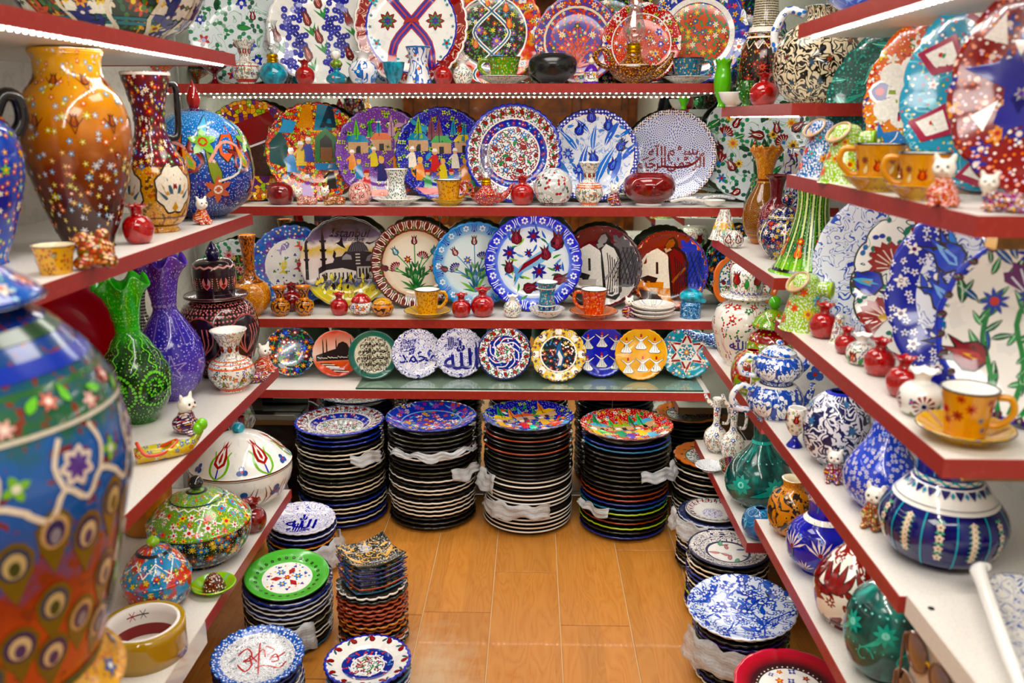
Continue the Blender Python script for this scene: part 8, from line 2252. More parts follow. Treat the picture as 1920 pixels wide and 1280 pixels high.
def sparse_garland(D):
 for i in range(4):
  y = -.46 + i * .28
  D.poly([(.12 * (1 - .18 + .18 * cos(5 * q * pi / 10)) * sin(q * pi / 10), y + .12 * (1 - .18 + .18 * cos(5 * q * pi / 10)) * cos(q * pi / 10)) for q in range(20)], '#efdcc4', 3)
  D.disc(0, y, .03, '#3a0f1c', 4, 6)
  for s in (-1, 1):
   D.shape([(0, y + .1), (s * .12, y + .13), (s * .05, y + .2)], '#5ab88a', 2)
  D.stroke([(0, y + .1), (0, y + .18)], .012, '#2a8a7a', 2, sub=1)
def both(n, f, k):
 def go(D, S, u, rng):
  D.ringof(n, S.szz(f), lambda d, i: (garland if i % 2 else sparse_garland)(d), k * u)
 return go
o, S, k = pot('striped_vase', 'big navy vase with upright stripes and garlands of cream blossoms', 'vase', ('Z', 1757, 1040, A4), 220, 296, 'stripe', ['navy_gl', 'white', 'navy_gl', 'navy'],
    [both(12, .235, .31), d_lines(.04, .40, 12, .012, '#3ab0c0', 2, .5), d_band(.425, .006, '#1c3a3a', 4), d_ring(.50, 18, .075, lambda D: D.shape([(0, -.55), (-.36, .1), (-.5, .5), (.5, .5), (.36, .1)], '#101a5e', 3), 0), d_ring(.49, 18, .06, lambda D: D.shape([(0, -.5), (-.3, 0), (0, .5), (.3, 0)], '#2a8aa8', 4)),
    d_zig(.56, .035, 14, .02, '#2a8a9a', 4), d_band(.56, .035, '#e8e0d0', 3), d_ring(.74, 8, .2, garland), d_lines(.58, .97, 8, .01, '#3ab0c0', 2, .5)], thick=.04, seg=72, zones=[(.405, 0), (.535, 1), (1, 2)])
cat_fig('white-faced cat in a dark beaded coat under the scribble ball vase', ('Z', 1562, 902, A4), 66, 'cat_mix', -.1, group='cats on the navy vase shelf')
cat_fig('white-faced cat in a gold beaded coat beside the navy striped vase', ('Y', 1636, 1.45, A4), 86, 'cat_gold', -.3, group='cats on the navy vase shelf')
# ---- near right: the bottom shelf
pot('globe_vase', 'amber and black round vase with scroll blossoms, bottom right shelf', 'vase', ('Z', 1480, 1000, A5), 88, 112, [(0, 0), (.45, 0), (.47, .02), (.84, .15), (1, .42), (.84, .7), (.5, .82), (.42, .9), (.5, 1)], ['amber_round', 'amber_tall', 'cream'], [d_scatter(.1, .75, 16, .16, ['#d89a2a', '#c8801a'], 7, '#1c0f08', 4)], thick=.05, zones=[(.82, 0), (1, 1)])
def fanleaf(D):
 for a in (-1.0, -.6, -.2, .2, .6, 1.0):
  D.shape([(.04 * sin(a), .04 * cos(a)), (.5 * sin(a - .1), .5 * cos(a - .1)), (.8 * sin(a), .8 * cos(a)), (.5 * sin(a + .1), .5 * cos(a + .1))], '#e8d8d0', 3)
 D.disc(0, .1, .1, '#8a1c2a', 4, 6)
 D.stroke([(0, -.5), (.06, -.2), (0, .1)], .05, '#2f8a4a', 2)
pot('vase', 'cobalt blue vase with pale fan-shaped sprays and a white mouth', 'vase', ('Z', 1536, 1066, A5), 128, 182, [(0, 0), (.5, 0), (.52, .02), (.86, .12), (1, .3), (.86, .48), (.5, .58), (.44, .66), (.5, .8), (.7, .97), (.72, 1)], ['cobalt', 'white'],
 [d_ring(.26, 7, .34, fanleaf), d_ring(.1, 7, .2, fanleaf, 0), d_ring(.74, 7, .24, fanleaf, 0), d_ring(.42, 9, .09, lambda D: m_trefoil(D, '#8ab0e8')), d_band(.56, .09, 'w', 3), d_zig(.56, .05, 16, .03, 'navy', 4), d_band(.985, .05, 'w', 3)], thick=.04, seg=56)
pot('bottle_vase', 'white onion-shaped bottle with dark red leafy branches', 'vase', ('Z', 1592, 1164, A5), 140, 196, [(0, 0), (.55, 0), (.56, .02), (.86, .12), (1, .34), (.9, .52), (.56, .7), (.26, .82), (.16, .92), (.16, 1.0)], ['maroon_white', 'maroon_glaze'],
 [d_ring(.4, 6, .4, lambda D: [m_leaf(D.put(D.x0, D.y0, a, D.k), '#7a0f18', 1, .26, a * .4, 3) for a in (-1.2, -.5, .2, .9, 2.0)]), d_lines(.62, .98, 8, .03, '#7a0f18', 3, 0, .2), d_band(.1, .02, 'black'), d_band(.05, .016, 'black'), d_lines(.02, .14, 24, .012, 'black', 2)], thick=.04, seg=56, zones=[(.9, 0), (1, 0)])
pot('globe_vase', 'dark teal relief pot at the near end of the bottom right shelf', 'vase', ('Z', 1652, 1262, A5), 150, 190, 'sphere', ['teal_dk'], [d_ring(.62, 7, .3, lambda D: (m_flower(D, 8, '#1fa08e', '#8ae0d0', 3, .5, .24), m_leaf(D.put(D.x0, D.y0, 2.6, D.k), '#2ab8a6', 1.1, .2, .3, 2))), d_ring(.3, 7, .3, lambda D: m_scroll(D, '#2ab8a6', .06, 3), 0), d_dots(.8, 30, .014, '#8ae0d0'), d_dots(.45, 34, .012, '#5ac8b8'), d_scatter(.2, .9, 50, .03, ['#8ae0d0', '#2ab8a6'], 5, None, 4)], thick=0, seg=56)
# ---- the white counter in the right foreground
ZK = .69
o = boxes('counter', [(RX + .002, .45, ZK - .04, XR - .004, 1.195, ZK, 0), (RX + .016, .46, .0, XR - .01, 1.185, ZK - .04, 1)], ['shelf_white', '#cdbfae'], bevel=.003)
tag(o, 'white counter with a cream side panel in the right foreground', 'counter')
P = Vector((.722, 1.04, ZK + .0004))
o2 = empty('serving_spoon_rest', P, .0)
tag(o2, 'blue-flecked white long dish with a raised white rim on the foreground counter', 'dish')
def rest_dish():
 V, F, UV = [], [], []
 n, m_ = 40, 5
 out = []
 for i in range(n):
  a = 2 * pi * i / n
  c, s_ = cos(a), sin(a)
  r = (abs(c) ** 3.2 + abs(s_) ** 3.2) ** (-1 / 3.2)
  out.append((.07 * r * c, .165 * r * s_))
 for f, z in ((0, .006), (.55, .006), (.84, .01), (1, .026), (1.05, .027), (1.03, .02), (.8, 0), (0, 0)):
  for x, y in out:
   V.append((x * f, y * f, z))
   UV.append((x * f, y * f))
 for j in range(7):
  for i in range(n):
   F.append([j * n + i, j * n + (i + 1) % n, (j + 1) * n + (i + 1) % n, (j + 1) * n + i])
 return mesh('body', V, F, None, UV)
link('body', rest_dish(), o2, mats=[mat('glass_rest')], rot=(0, 0, -.26))
tube('rim_handle', [(-.125, -.16, .02), (-.10, -.06, .03), (-.07, .04, .034), (-.042, .13, .036), (-.03, .165, .036), (-.012, .172, .034)], [.006, .009, .010, .011, .014, .010], ['white'], o2, seg=12, flat=.7)
o = tag(lathe('screw_cap', [(0, 0), (.0045, 0), (.0045, .001), (0, .0015)], ['black'], loc=(.60, 1.15, ZK + .0004), seg=12)[0], 'small dark plug on top of the white counter', 'plug')
pomegranate('blurred red pomegranate at the right edge of the foreground counter', (.93, 1.06, ZK), .075 / mpp((.93, 1.06, ZK)), hk=1.2)
# sunglasses hanging on the side of the counter
def shades(label, y, z, s, lensc, framec):
 o = empty('sunglasses', (RX + .0145, y, z))
 o.rotation_euler = (0, 0, -pi / 2)
 tag(o, label, 'sunglasses', 'sunglasses on the counter side')
 for sx in (-1, 1):
  pts = [(sx * s * .52 + .44 * s * cos(a) * (1 + .12 * sin(a)), 0, .36 * s * sin(a)) for a in [i * pi / 12 for i in range(24)]]
  V = [(p[0], -.003, p[2]) for p in pts] + [(sx * s * .52, -.007, 0)]
  link('lens', mesh('lens', V, [[i, (i + 1) % 24, 24] for i in range(24)], None, [(v[0], v[2]) for v in V]), o, mats=[mat(lensc)])
  tube('lens_rim', [(p[0], -.003, p[2]) for p in pts + pts[:1]], .0022, [framec], o, seg=6, sub=1)
  tube('temple', [(sx * s * .95, -.003, .14 * s), (sx * s * .98, -.006, .1 * s), (sx * s * .98, -.006, -.9 * s)], .002, [framec], o, seg=6, sub=2)
 tube('bridge', [(-.1 * s, -.003, .08 * s), (0, -.005, .14 * s), (.1 * s, -.003, .08 * s)], .0022, ['gold'], o, seg=6)
SPEC['lens_brown'] = [('grad', -.04, .04, [(0, '#5a2a10'), (.5, '#3a2418'), (1, '#2a5a86')]), dict(rough=.03, coat=1, bump=0)]
SPEC['lens_dark'] = [('grad', -.04, .04, [(0, '#7a4020'), (.4, '#1c1a22'), (1, '#141c30')]), dict(rough=.03, coat=1, bump=0)]
shades('round brown sunglasses with blue-tinted tops hanging highest on the counter side', 1.12, .607, .078, 'lens_brown', '#6a4a3a')
shades('dark round sunglasses hanging lower on the counter side', 1.135, .53, .078, 'lens_dark', '#7a5a48')
shades('brown round sunglasses hanging lowest on the counter side', 1.1, .45, .078, 'lens_dark', '#8a5a40')
# ------------------------------------------------------------------ plates stacked on the floor, every plate a thing
ORD = ['topmost', 'second', 'third', 'fourth', 'fifth', 'sixth', 'seventh', 'eighth', 'ninth', 'tenth', 'eleventh', 'twelfth', 'thirteenth', 'fourteenth', 'fifteenth', 'sixteenth', 'seventeenth', 'eighteenth', 'nineteenth', 'twentieth', 'twenty-first', 'twenty-second', 'twenty-third', 'twenty-fourth', 'twenty-fifth', 'twenty-sixth']
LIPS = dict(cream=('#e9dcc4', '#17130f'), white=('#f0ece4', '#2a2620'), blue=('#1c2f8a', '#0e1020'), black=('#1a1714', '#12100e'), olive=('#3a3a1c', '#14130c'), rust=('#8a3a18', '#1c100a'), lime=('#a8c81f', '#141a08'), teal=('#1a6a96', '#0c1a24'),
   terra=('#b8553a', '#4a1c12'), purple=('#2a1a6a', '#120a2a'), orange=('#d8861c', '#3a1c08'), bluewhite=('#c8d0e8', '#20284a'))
STK = {}
def stack_mesh(R, kind, n, amp):
 key = (round(R, 3), kind, n)
 if key not in STK:
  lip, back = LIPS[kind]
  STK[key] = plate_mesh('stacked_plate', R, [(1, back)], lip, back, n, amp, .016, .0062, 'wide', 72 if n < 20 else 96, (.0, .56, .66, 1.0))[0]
 return STK[key]
def stack(P, R, kinds, where, top=None, sp=.0158, n=24, amp=.02, jit=.0025, tilt=(0, 0), seed=1, ztop=None, skip=0):
 """kinds from the top down; P is the middle of the pile on the floor"""
 rng = random.Random(seed)
 N = len(kinds)
 M_ = Matrix.Rotation(tilt[0], 4, 'X') @ Matrix.Rotation(tilt[1], 4, 'Y')
 lift = R * .56 * max(abs(sin(tilt[0])), abs(sin(tilt[1])))
 for i, kd in enumerate(kinds):
  j = N - 1 - i
  rr = R * rng.uniform(.965, 1.0)
  v = M_ @ Vector((rng.uniform(-jit, jit), rng.uniform(-jit, jit), j * sp))
  o = link('stacked_plate', stack_mesh(round(rr / .004) * .004, kd, n, amp), None, (P[0] + v.x, P[1] + v.y, P[2] + v.z + lift + .001), (tilt[0], tilt[1], rng.uniform(0, 6.28)))
  o.rotation_euler = (M_.to_3x3() @ Matrix.Rotation(rng.uniform(0, 6.28), 3, 'Z')).to_euler()
  tag(o, '%s-edged plate, %s beneath %s' % (dict(terra='terracotta', bluewhite='pale blue').get(kd, kd), 'directly' if i == 0 else ORD[i], where), 'plate', 'plates stacked on the floor')
 v = M_ @ Vector((0, 0, N * sp))
 return Vector((P[0] + v.x, P[1] + v.y, P[2] + v.z + lift + .001)), M_
def topplate(stk, R, label, rot=0.0, **kw):
 P, M_ = stk
 o = plate(label, P, R, rot=(0, 0, 0), group='plates on top of the floor stacks', **kw)
 o.rotation_euler = (M_.to_3x3() @ Matrix.Rotation(rot, 3, 'Z')).to_euler()
 return o
def K(s):
 m = dict(c='cream', w='white', b='blue', k='black', o='olive', r='rust', l='lime', t='teal', a='terra', p='purple', g='orange', s='bluewhite')
 return [m[x] for x in s]
def fl_at(px, Y):
 return Vector((xat(px, Y, .12), Y, 0))
S1_ = stack(fl_at(643, 2.858), .157, K('bbkcckccokccckbccbcb'), 'the top of the leftmost tall stack', seed=1, sp=.0165)
topplate(S1_, .158, 'white tulip plate with a blue ring topping the leftmost of the four tall stacks', zones=[(.5, 'iznik_fine'), (.53, 'w'), (.66, 'blue_band'), (.7, 'w'), (.95, 'iznik_fine'), (1, 'blue')], lip='#16267a', back='#101018', n=40, amp=.03, style='wide', dep=.026, designs=[p_ringof(24, .82, .13, tu('dred', 'red', 'dred'), 0, .5), p_ringof(14, .58, .09, fl('w', '#5a2f8a', 5)), p_scatter(14, .44, .12, [tu('red', 'w', 'dred'), le('green')], 3, .15)])
S2_ = stack(fl_at(812, 2.853), .158, K('kokkwwkkokwkwckwcwckkk'), 'the deep blue flowered top of the second tall stack', seed=2, sp=.0158)
topplate(S2_, .16, 'deep blue plate with bright flowers topping the second of the four tall stacks', zones=[(1, 'blue_multi')], lip='#1a2470', back='#101018', n=36, amp=.02, style='dish', dep=.03,
   designs=[p_ring(.66, .03, '#8ac0e8'), p_ringof(12, .82, .2, lambda D: (m_flower(D, 6, '#8a5ac0', 'red', 3), m_leaf(D.put(D.x0, D.y0, 1.2, D.k), '#8ac0e8', 1.2, .2, .3))), p_scatter(16, .56, .2, [fl('red', 'yel', 6), fl('pink', 'red', 7), fl('w', 'red', 6), le('#5ab0e0', .3), fl('yel', 'or_', 6)], 3, .2)])
S3_ = stack(fl_at(990, 2.835), .158, K('krkkrkokkkkwwkwwwwkwwwcw'), 'the blue village-scene top of the third tall stack', seed=3, n=0, sp=.0150)
topplate(S3_, .16, 'blue plate with bright figures topping the third of the four tall stacks', rot=.3, zones=[(1, 'confetti_blue')], lip='#101430', back='#101018', n=30, amp=.02, style='dish', dep=.03,
   designs=[p_village(11, ['#e8b81a', '#e8562a', '#5ab0d8', '#c82a2a', '#3ac0a0', '#f0ece4'], ['#2a8a4a', '#e8902a', '#5ab0e0'], ['#e8c83a', '#e0602a']), p_scatter(20, .85, .16, [fl('yel', 'red', 5), fl('sky', 'w', 4), fl('#e0602a', 'yel', 5), le('green', .4)], 4, .22)])
S4_ = stack(fl_at(1170, 2.795), .157, K('btkkkkkokkrrbtlkrlkb'), 'the red village-scene top of the fourth tall stack', seed=4, sp=.0172, n=30, amp=.025)
topplate(S4_, .16, 'red plate with bright figures topping the rightmost of the four tall stacks', rot=.2, zones=[(1, 'confetti_red2')], lip='#3a1414', back='#101018', n=30, amp=.02, style='dish', dep=.03,
   designs=[p_village(14, ['#e8c83a', '#5ab0d8', '#f0ece4', '#2a8a5a', '#5a3a9a', '#e8902a'], ['#1f8a4a', '#3ac05a', '#e8902a'], ['#5ab0d8', '#8ac02a']), p_poly([(-.9, .2), (-.5, .1), (-.3, -.1), (-.5, -.1), (-.8, .05)], '#2fae3a', 3), p_scatter(26, .85, .13, [fl('w', 'red', 5), fl('sky', 'w', 4), fl('yel', 'red', 5), le('lime', .4)], 4, .18)])
# left-hand piles
F1_ = stack(Vector((-.745, 2.50, 0)), .108, K('sbgttbkw'), 'the blue script plate of the far left floor pile', seed=5, sp=.0165, tilt=(.05, .06))
topplate(F1_, .106, 'white plate with blue script topping the far left floor pile under the tureen', zones=[(1, 'verm_blue')], lip='#e0e0ea', back='#20284a', n=24, amp=.03, style='dish', dep=.02, designs=[p_text('\uFDF2', 0, .05, .9, '#141f8a'), p_text('\uFDFB', 0, -.4, .7, '#141f8a')])
F2_ = stack(Vector((-.675, 2.10, 0)), .122, K('bswswkcowckt'), 'the bright green topped pile', seed=6, sp=.0145, tilt=(.13, .06), n=20, amp=.03)
topplate(F2_, .112, 'plate with a bright green rim and a white centre with a red and blue star', rot=-.2, zones=[(.6, 'white_crackle'), (1, 'green_bright')], lip='#1a2a14', back='#15181a', n=0, style='flat', dep=.014,
   designs=[p_ringof(26, .74, .085, lambda D: (m_flower(D, 5, 'black', '#4fae3e', 3, .5, .1)), 0), p_alt(6, .26, .24, [lambda D: D.shape([(0, -.6), (-.34, 0), (0, .6), (.34, 0)], '#a81c2a', 3), lambda D: m_flower(D, 6, '#2a7ad0', 'yel', 3)]), fl and (lambda D: m_flower(D.put(0, 0, 0, .2), 6, 'red', 'yel', 4)), p_ringof(7, .46, .1, lambda D: D.shape([(-.5, -.4), (.5, -.4), (0, .5)], '#5a3a9a', 3)), p_scatter(30, .55, .06, [dt('#3a9ad0'), dt('#e8902a'), dt('#c82a2a')], 8, .09)])
F3_ = stack(Vector((-.655, 1.775, 0)), .108, K('bbwskkkb'), 'the plate with red handwriting in the near left floor pile', seed=7, sp=.018, tilt=(.10, .05), n=26, amp=.03)
topplate(F3_, .108, 'white plate with red handwriting and a blue lace rim, near left floor pile', rot=.1, zones=[(.8, 'white_lace'), (1, 'blue_lace')], lip='#1f58b0', back='#15181a', n=26, amp=.05, style='flat', dep=.014,
   designs=[p_many(*[p_stroke(q, .035, '#b01424', 4) for q in ([(-.45, .1), (-.3, .32), (-.15, .1), (-.3, -.1), (-.1, .0), (.05, .3), (.15, .05)], [(.1, .4), (.3, .3), (.2, .1), (.4, .05), (.55, .2)], [(-.4, -.2), (-.2, -.4), (-.1, -.2), (-.2, .1), (0, -.1)], [(.0, -.3), (.2, -.2), (.5, -.3), (.62, -.1)], [(-.05, .5), (.0, .1), (.1, -.5)], [(.25, -.05), (.35, .15), (.45, -.05), (.3, -.1)])])])
F4_ = stack(Vector((-.402, 1.835, 0)), .105, K('tswkw'), 'the blue ringed plate in front', seed=8, sp=.0165, n=30, amp=.03)
topplate(F4_, .107, 'white plate with red tulips and a blue pinwheel ring, front left pile', zones=[(.36, 'iznik_fine'), (.39, 'w'), (.6, 'pinwheel'), (.63, 'w'), (.94, 'white_crackle'), (1, 'blue')], lip='#1a2a9a', back='#15181a', n=34, amp=.04, style='wide', dep=.018,
   designs=[p_ringof(12, .78, .2, tu('dred', 'red', 'dred'), 0, .6), p_ringof(12, .8, .16, le('#2a5a6a', .3), .5, -.7), p_ringof(4, .5, .12, fl('or_', 'w', 5)), p_scatter(8, .3, .16, [tu('red', 'w', 'dred'), le('green')], 3, .17), p_pin])
F5_ = stack(Vector((-.432, 2.075, 0)), .098, K('wkaaaaagrgkawo'), 'the pile of square plates beside the pale dust', seed=9, sp=.0125, n=18, amp=.07, jit=.003)
def square_mesh(s, dep, lip, top, back):
 V, F, MI, UV = [], [], [], []
 n = 8
 def h(x, y):
  q = max(abs(x), abs(y)) / (s / 2)
  c = (abs(x) * abs(y)) / (s * s / 4)
  return dep * (.35 * max(0, (q - .45) / .55) ** 1.5 + .65 * c ** 1.6)
 for lay, t in ((0, .0045), (1, 0)):
  for i in range(n + 1):
   for j in range(n + 1):
    x, y = -s / 2 + s * i / n, -s / 2 + s * j / n
    V.append((x, y, h(x, y) + t))
    UV.append((x, y))
 N = (n + 1) ** 2
 for i in range(n):
  for j in range(n):
   a = i * (n + 1) + j
   F.append([a, a + n + 1, a + n + 2, a + 1])
   MI.append(0)
   F.append([N + a, N + a + 1, N + a + n + 2, N + a + n + 1])
   MI.append(2)
 for k in range(n):
  for e in (([k, k + 1]), ([n * (n + 1) + k + 1, n * (n + 1) + k]), ([(k + 1) * (n + 1), k * (n + 1)]), ([k * (n + 1) + n, (k + 1) * (n + 1) + n])):
   F.append([e[0], e[1], N + e[1], N + e[0]])
   MI.append(1)
 me = mesh('square_plate', V, F, MI, UV)
 for m in (top, lip, back):
  me.materials.append(mat(m))
 return me, (lambda A: np.stack([A[:, 0] * s / 2, A[:, 1] * s / 2, np.array([h(x * s / 2, y * s / 2) for x, y in A[:, :2]]) + .0045 + A[:, 2]], 1))
zq = F5_[0].z
SQ = [('#241a5a', 'dark_flower', 'teal-edged square plate lowest of the square pile', '#1a5a7a'), ('#b04a3a', 'dark_flower', 'coral-edged square plate second lowest of the square pile', '#b8503c'), ('#1c1450', 'dark_flower', 'dark violet square plate third lowest, white dots along its rim', '#1c1450'),
  ('#1c1450', 'dark_flower', 'dark violet square plate in the middle of the square pile', '#2a1c6a'), ('#1c1450', 'dark_flower', 'violet square plate third from the top of the square pile', '#3a2a86'), ('#3a1a4a', 'dark_flower', 'plum square plate with coral flowers second from the top of the square pile', '#2a1a4a')]
for i, (bk, tp, lb, lp) in enumerate(SQ):
 me, pm = square_mesh(.142, .02, lp, tp, bk)
 tag(link('square_plate', me, None, (F5_[0].x + .003 * (i % 2), F5_[0].y, zq + .001 + .0128 * i), (0, 0, .62 + .05 * ((i * 7) % 3 - 1))), lb, 'plate', 'square plates in the pile')
me, pm = square_mesh(.142, .022, '#1d2018', 'black_gold', '#14150f')
o = tag(link('square_plate', me, None, (F5_[0].x, F5_[0].y, zq + .001 + .0128 * len(SQ)), (0, 0, .62)), 'square black and gold relief plate on top of the square pile', 'plate', 'square plates in the pile')
D = Deco(plate=pm, unit=.001)
for x, y, a, k_ in ((-.5, -.5, .6, .9), (.45, -.45, -.6, .9), (0, .1, 0, .9), (-.5, .45, 1.4, .7), (.55, .4, -1.4, .7)):
 m_leaf(D.put(x, y, a, k_), '#d9a85a', 1, .22, .2, 1)
 m_scroll(D.put(x * .6, y * .6, a, k_ * .6), '#d9a85a', .12, 2)
for i in range(14):
 D.put(.22 * cos(i * 1.9) * (i / 14) ** .5, .55 + .3 * sin(i * 1.9) * (i / 14) ** .5).disc(0, 0, .07, '#b8b4b8', 3, 6)
D.obj(o)
# right-hand piles
R6_ = stack(Vector((.628, 2.80, 0)), .130, K('owkckcwkocwcwkcw'), 'the orange rimmed plate at the far right', seed=10, sp=.0150, n=20, amp=.03)
topplate(R6_, .13, 'plate with a wide orange rim and a white flowered centre, far right pile', zones=[(.66, 'iznik'), (.7, '#3a5a3a'), (1, '#dd7a1c')], lip='#a85a18', back='#181410', n=16, amp=.05, style='wide', dep=.02, designs=[p_ringof(14, .74, .12, le('dgreen', .4), 0, 1.2), p_scatter(10, .55, .2, [fl('sky', 'w', 5), le('green')], 3, .2)])
R7_ = stack(Vector((.580, 2.515, 0)), .112, K('skbwkcwbkowk'), 'the small braided-rim plate on bubble wrap', seed=11, sp=.0145, n=24, amp=.03)
topplate(R7_, .085, 'small white plate with a red braided rim lying on bubble wrap', zones=[(.4, 'verm_blue'), (.7, 'white_crackle'), (1, 'grey_print')], lip='#e0dcd4', back='#181410', n=0, style='wide', dep=.014, designs=[p_ringof(22, .84, .17, lambda D: D.shape([(-.2, -.5), (.1, -.5), (.3, .5), (0, .5)], '#8a1c20', 3)), p_ring(.97, .03, '#2a5a4a'), p_ring(.5, .03, '#2a4a8a')])
R8_ = stack(Vector((.572, 2.255, 0)), .118, K('kccbbckblkbw'), 'the grey printed plate on the right', seed=12, sp=.0148, n=20, amp=.03)
topplate(R8_, .114, 'white plate printed with dark grey figures and a soft red and green centre', zones=[(.5, 'white_crackle'), (.56, '#3a3f5a'), (.95, 'grey_print'), (1, '#1c2240')], lip='#20284a', back='#181410', n=0, style='wide', dep=.016, designs=[p_scatter(9, .42, .26, [le('#c88a8a', .4, .2), le('#6aa88a', .4, .2), le('#7a8ac0', .3)], 4, .2), p_ring(.7, .012, '#2a3a7a'), p_ringof(18, .8, .12, lambda D: m_scroll(D, '#2a2f5a', .12, 2))])
R9_ = stack(Vector((.548, 1.955, 0)), .122, K('wkpklkotwkbw'), 'the large blue vine plate on the right', seed=13, sp=.0150, tilt=(.08, -.06), n=24, amp=.03)
def p_vines(D):
 rng = random.Random(6)
 for q in ([(-.8, -.3), (-.4, .0), (.0, -.1), (.4, .3), (.75, .3)], [(-.5, -.75), (-.2, -.3), (-.3, .2), (0, .6), (.3, .8)], [(.2, -.9), (.3, -.4), (.1, .1), (.3, .5)], [(-.85, .2), (-.5, .4), (-.3, .75)], [(.85, -.2), (.5, -.3), (.2, -.6)]):
  D.put(0, 0).stroke(q, .03, '#2a4ab8', 2)
  for x, y in q:
   for i in range(4):
    D.put(x + rng.uniform(-.15, .15), y + rng.uniform(-.15, .15), rng.uniform(0, 6.28), rng.uniform(.12, .26))
    (m_leaf(D, '#2a50c0', 1, .36, .2, 2) if i % 2 else m_flower(D, 6, '#2a46b0', '#e8eef8', 2))
topplate(R9_, .135, 'large white plate covered with blue vines, tilted, right-hand floor pile', zones=[(1, 'blue_vine')], lip='#e8e8ee', back='#181410', n=28, amp=.02, style='flat', dep=.016, designs=[p_vines])
R10_ = stack(Vector((.575, 1.625, 0)), .118, K('kskwkgpkocgk'), 'the red rimmed plate nearest on the right', seed=14, sp=.0160, tilt=(.06, -.04), n=16, amp=.03)
topplate(R10_, .122, 'plate with a red and black rim and white flowered centre, nearest on the right', zones=[(.56, 'white_crackle'), (1, 'red_black')], lip='#a01c34', back='#181410', n=14, amp=.03, style='flat', dep=.014, designs=[p_ringof(40, .6, .035, dt('w')), p_scatter(20, .5, .15, [fl('#7a1424', 'or_', 5), fl('#c8501a', 'yel', 5), le('#3a5a4a', .36), fl('#3a4a9a', 'w', 4)], 5, .16)])
# ---- bubble wrap and plastic sheets caught between the plates
SPEC['wrap_base'] = [('base', '#d8d8d6')]
def wrap_mat():
 if 'wrap' in MATS:
  return MATS['wrap']
 m = bpy.data.materials.new('bubble_wrap_film')
 m.use_nodes = True
 t = m.node_tree
 b = t.nodes['Principled BSDF']
 b.inputs['Base Color'].default_value = (.72, .74, .76, 1)
 b.inputs['Roughness'].default_value = .12
 out = t.nodes['Material Output']
 v = t.nodes.new('ShaderNodeTexVoronoi')
 v.inputs['Scale'].default_value = 130
 v.inputs['Randomness'].default_value = .15
 tc = t.nodes.new('ShaderNodeTexCoord')
 bp = t.nodes.new('ShaderNodeBump')
 bp.inputs['Strength'].default_value = .9
 bp.inputs['Distance'].default_value = .002
 bp.invert = True
 t.links.new(tc.outputs['Object'], v.inputs['Vector'])
 t.links.new(v.outputs['Distance'], bp.inputs['Height'])
 t.links.new(bp.outputs[0], b.inputs['Normal'])
 tr = t.nodes.new('ShaderNodeBsdfTransparent')
 mx = t.nodes.new('ShaderNodeMixShader')
 mx.inputs[0].default_value = .55
 t.links.new(tr.outputs[0], mx.inputs[1])
 t.links.new(b.outputs[0], mx.inputs[2])
 t.links.new(mx.outputs[0], out.inputs[0])
 MATS['wrap'] = m
 return m
def wrap(label, cx, cy, R, a0, a1, z0, z1, seed=1, flare=.02):
 """a crumpled sheet hugging the outside of a pile between two heights; angle 0 faces the shop entrance"""
 rng = random.Random(seed)
 n, m_ = 22, 7
 V = []
 ph = [rng.uniform(0, 6) for _ in range(6)]
 for i in range(n + 1):
  a = a0 + (a1 - a0) * i / n
  for j in range(m_ + 1):
   f = j / m_
   r = R + .006 + flare * (1 - f) * .5 + .004 * sin(9 * a + ph[0] + 3 * f) + .003 * sin(23 * a + ph[1]) + .003 * sin(14 * f + ph[2] + 4 * a)
   z = z0 + (z1 - z0) * f + .008 * sin(5 * a + ph[3]) * (1 - f) + .006 * sin(13 * a + ph[4])
   V.append((r * sin(a), -r * cos(a), z))
 F = [[i * (m_ + 1) + j, (i + 1) * (m_ + 1) + j, (i + 1) * (m_ + 1) + j + 1, i * (m_ + 1) + j + 1] for i in range(n) for j in range(m_)]
 o = link('bubble_wrap', mesh('bubble_wrap', V, F), None, (cx, cy, 0), mats=[wrap_mat()])
 md = o.modifiers.new('thick', 'SOLIDIFY')
 md.thickness = .0012
 return tag(o, label, 'bubble wrap', 'packing sheets between stacked plates')
c = fl_at(990, 2.835)
wrap('wide bubble wrap sheet hanging low across the third tall stack', c.x, c.y, .163, -1.15, .45, .075, .125, 1)
wrap('bubble wrap corner sticking out at mid height left of the third tall stack', c.x, c.y, .163, -1.35, -.7, .15, .215, 2, .04)
c = fl_at(812, 2.853)
wrap('thin packing sheet high across the front of the second tall stack', c.x, c.y, .164, -.8, 1.2, .285, .305, 3)
wrap('packing sheet sticking out at the right of the second tall stack', c.x, c.y, .164, .5, 1.3, .2, .235, 4, .03)
c = fl_at(1170, 2.795)
wrap('packing sheet across the middle of the rightmost tall stack', c.x, c.y, .163, .2, 1.25, .225, .265, 5, .03)
wrap('packing sheet low at the left of the rightmost tall stack', c.x, c.y, .163, -1.2, -.4, .105, .13, 6)
c = fl_at(643, 2.858)
wrap('small packing sheet high at the right of the leftmost tall stack', c.x, c.y, .163, .4, 1.1, .25, .285, 7)
wrap('grey plastic sheet hanging from the bright green topped pile', -.665, 2.09, .134, -.4, .75, .03, .11, 8, .012)
wrap('crumpled bubble wrap under the large blue vine plate on the right', .548, 1.95, .136, -1.6, .3, .07, .15, 9, .02)
wrap('bubble wrap behind the small braided-rim plate on the right', .580, 2.515, .118, -1.9, -.3, .13, .19, 10, .02)
wrap('plastic sheet around the far left floor pile under the tureen', -.745, 2.49, .118, .2, 2.0, .02, .1, 11, .04)
wrap('dark wrinkled sheet at the floor beside the front left pile', -.655, 1.775, .122, -.1, 1.3, .01, .07, 12, .03)
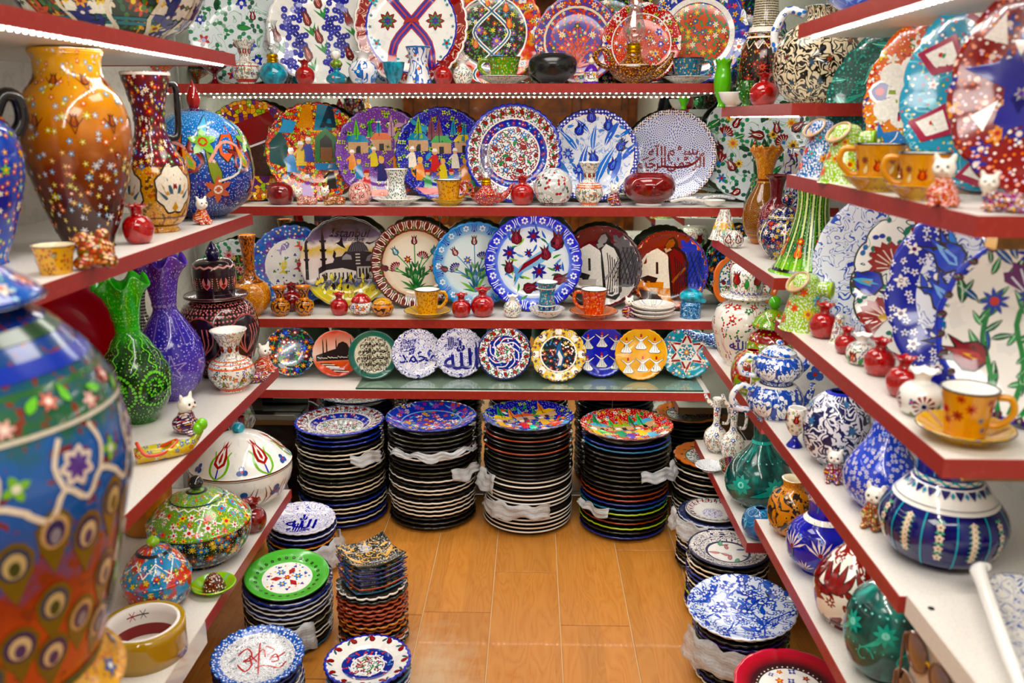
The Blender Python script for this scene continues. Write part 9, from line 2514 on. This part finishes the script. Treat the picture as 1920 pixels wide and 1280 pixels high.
# ---- the dark corner at the left: low cabinet, bag and wrapped goods
SPEC['cab_dark'] = [('blot', 14, [(.35, '#0f0a08'), (.65, '#20140e')]), dict(rough=.2, coat=.3, bump=0)]
SPEC['rail_metal'] = [('base', '#8f8a80'), dict(rough=.3, metal=.8, coat=0)]
SPEC['dark_reflection'] = [('base', '#0d0c0c'), dict(rough=.06, coat=1, bump=0)]
SPEC['bag_black'] = [('blot', 30, [(.4, '#0b0b0d'), (.7, '#1c1c20')]), dict(rough=.22, coat=.3, bump=0)]
SPEC['clay'] = [('blot', 16, [(.35, '#a8641c'), (.65, '#c8842a')]), dict(rough=.35, coat=.2, bump=0)]
o = boxes('corner_cabinet', [(XL + .005, 2.93, 0, -.865, 3.02, .33, 0)], ['cab_dark'], bevel=.002)
tag(o, 'low dark cabinet in the left corner under the lowest back shelf', 'cabinet')
boxes('rail', [(XL + .005, 2.922, .335, -.865, 2.930, .352, 0), (XL + .005, 2.922, .315, -.865, 2.930, .334, 1)], ['rail_metal', '#4a3420'], o)
boxes('dark_reflection_pane', [(XL + .005, 2.955, .353, -.99, 2.961, Z4 - TH - .004)], ['dark_reflection'], o)  # dark pane added to stand in for a dark reflection in the mirror
bm_ = ellipsoids('bag', [(0, 0, .13, .14, .10, .13), (.08, -.02, .08, .1, .1, .08), (-.05, .02, .2, .09, .06, .06)], ['bag_black'], None, loc=(-1.03, 2.775, 0.001), voxel=.006)
ds = bm_.modifiers.new('crumple', 'DISPLACE')
tx = bpy.data.textures.new('crumple', 'CLOUDS')
tx.noise_scale = .06
ds.texture = tx
ds.strength = .03
ds.mid_level = .8
tag(bm_, 'crumpled black plastic bag in the dark left corner', 'bag')
tube('strap', [(.0, -.07, .22), (.1, -.07, .26), (.17, -.07, .2), (.185, -.06, .08), (.18, -.05, .02)], .014, ['#77777c'], bm_, seg=8, flat=.4)
pot('clay_jar', 'tall plain amber clay jar behind the green tureen', 'jar', (-1.08, 2.17, L4), .15, .30, [(0, 0), (.7, 0), (.9, .1), (1, .5), (.9, .9), (.8, 1)], ['clay', 'brown'], thick=.05, metric=True)
for i, (x, y, s, lb, c1) in enumerate(((-1.085, 2.54, .46, 'plastic-wrapped brown bottle left behind the white tureen', 'amber_neck'), (-.94, 2.58, .47, 'plastic-wrapped dark bottle right behind the white tureen', 'maroon_glaze'))):
 o, S, k = pot('wrapped_bottle', lb, 'bottle', (x, y, .0), .075, s, 'bottle', [c1], thick=0, metric=True)
 w_ = lathe('plastic_cover', [(0, -.0), (.040, 0), (.044, .05), (.040, s * .6), (.026, s * .9), (.042, s + .025)], [glass_mat('film', (.9, .9, .9), .22)], o, 24, ruffle=(5, .25, .1))[0]
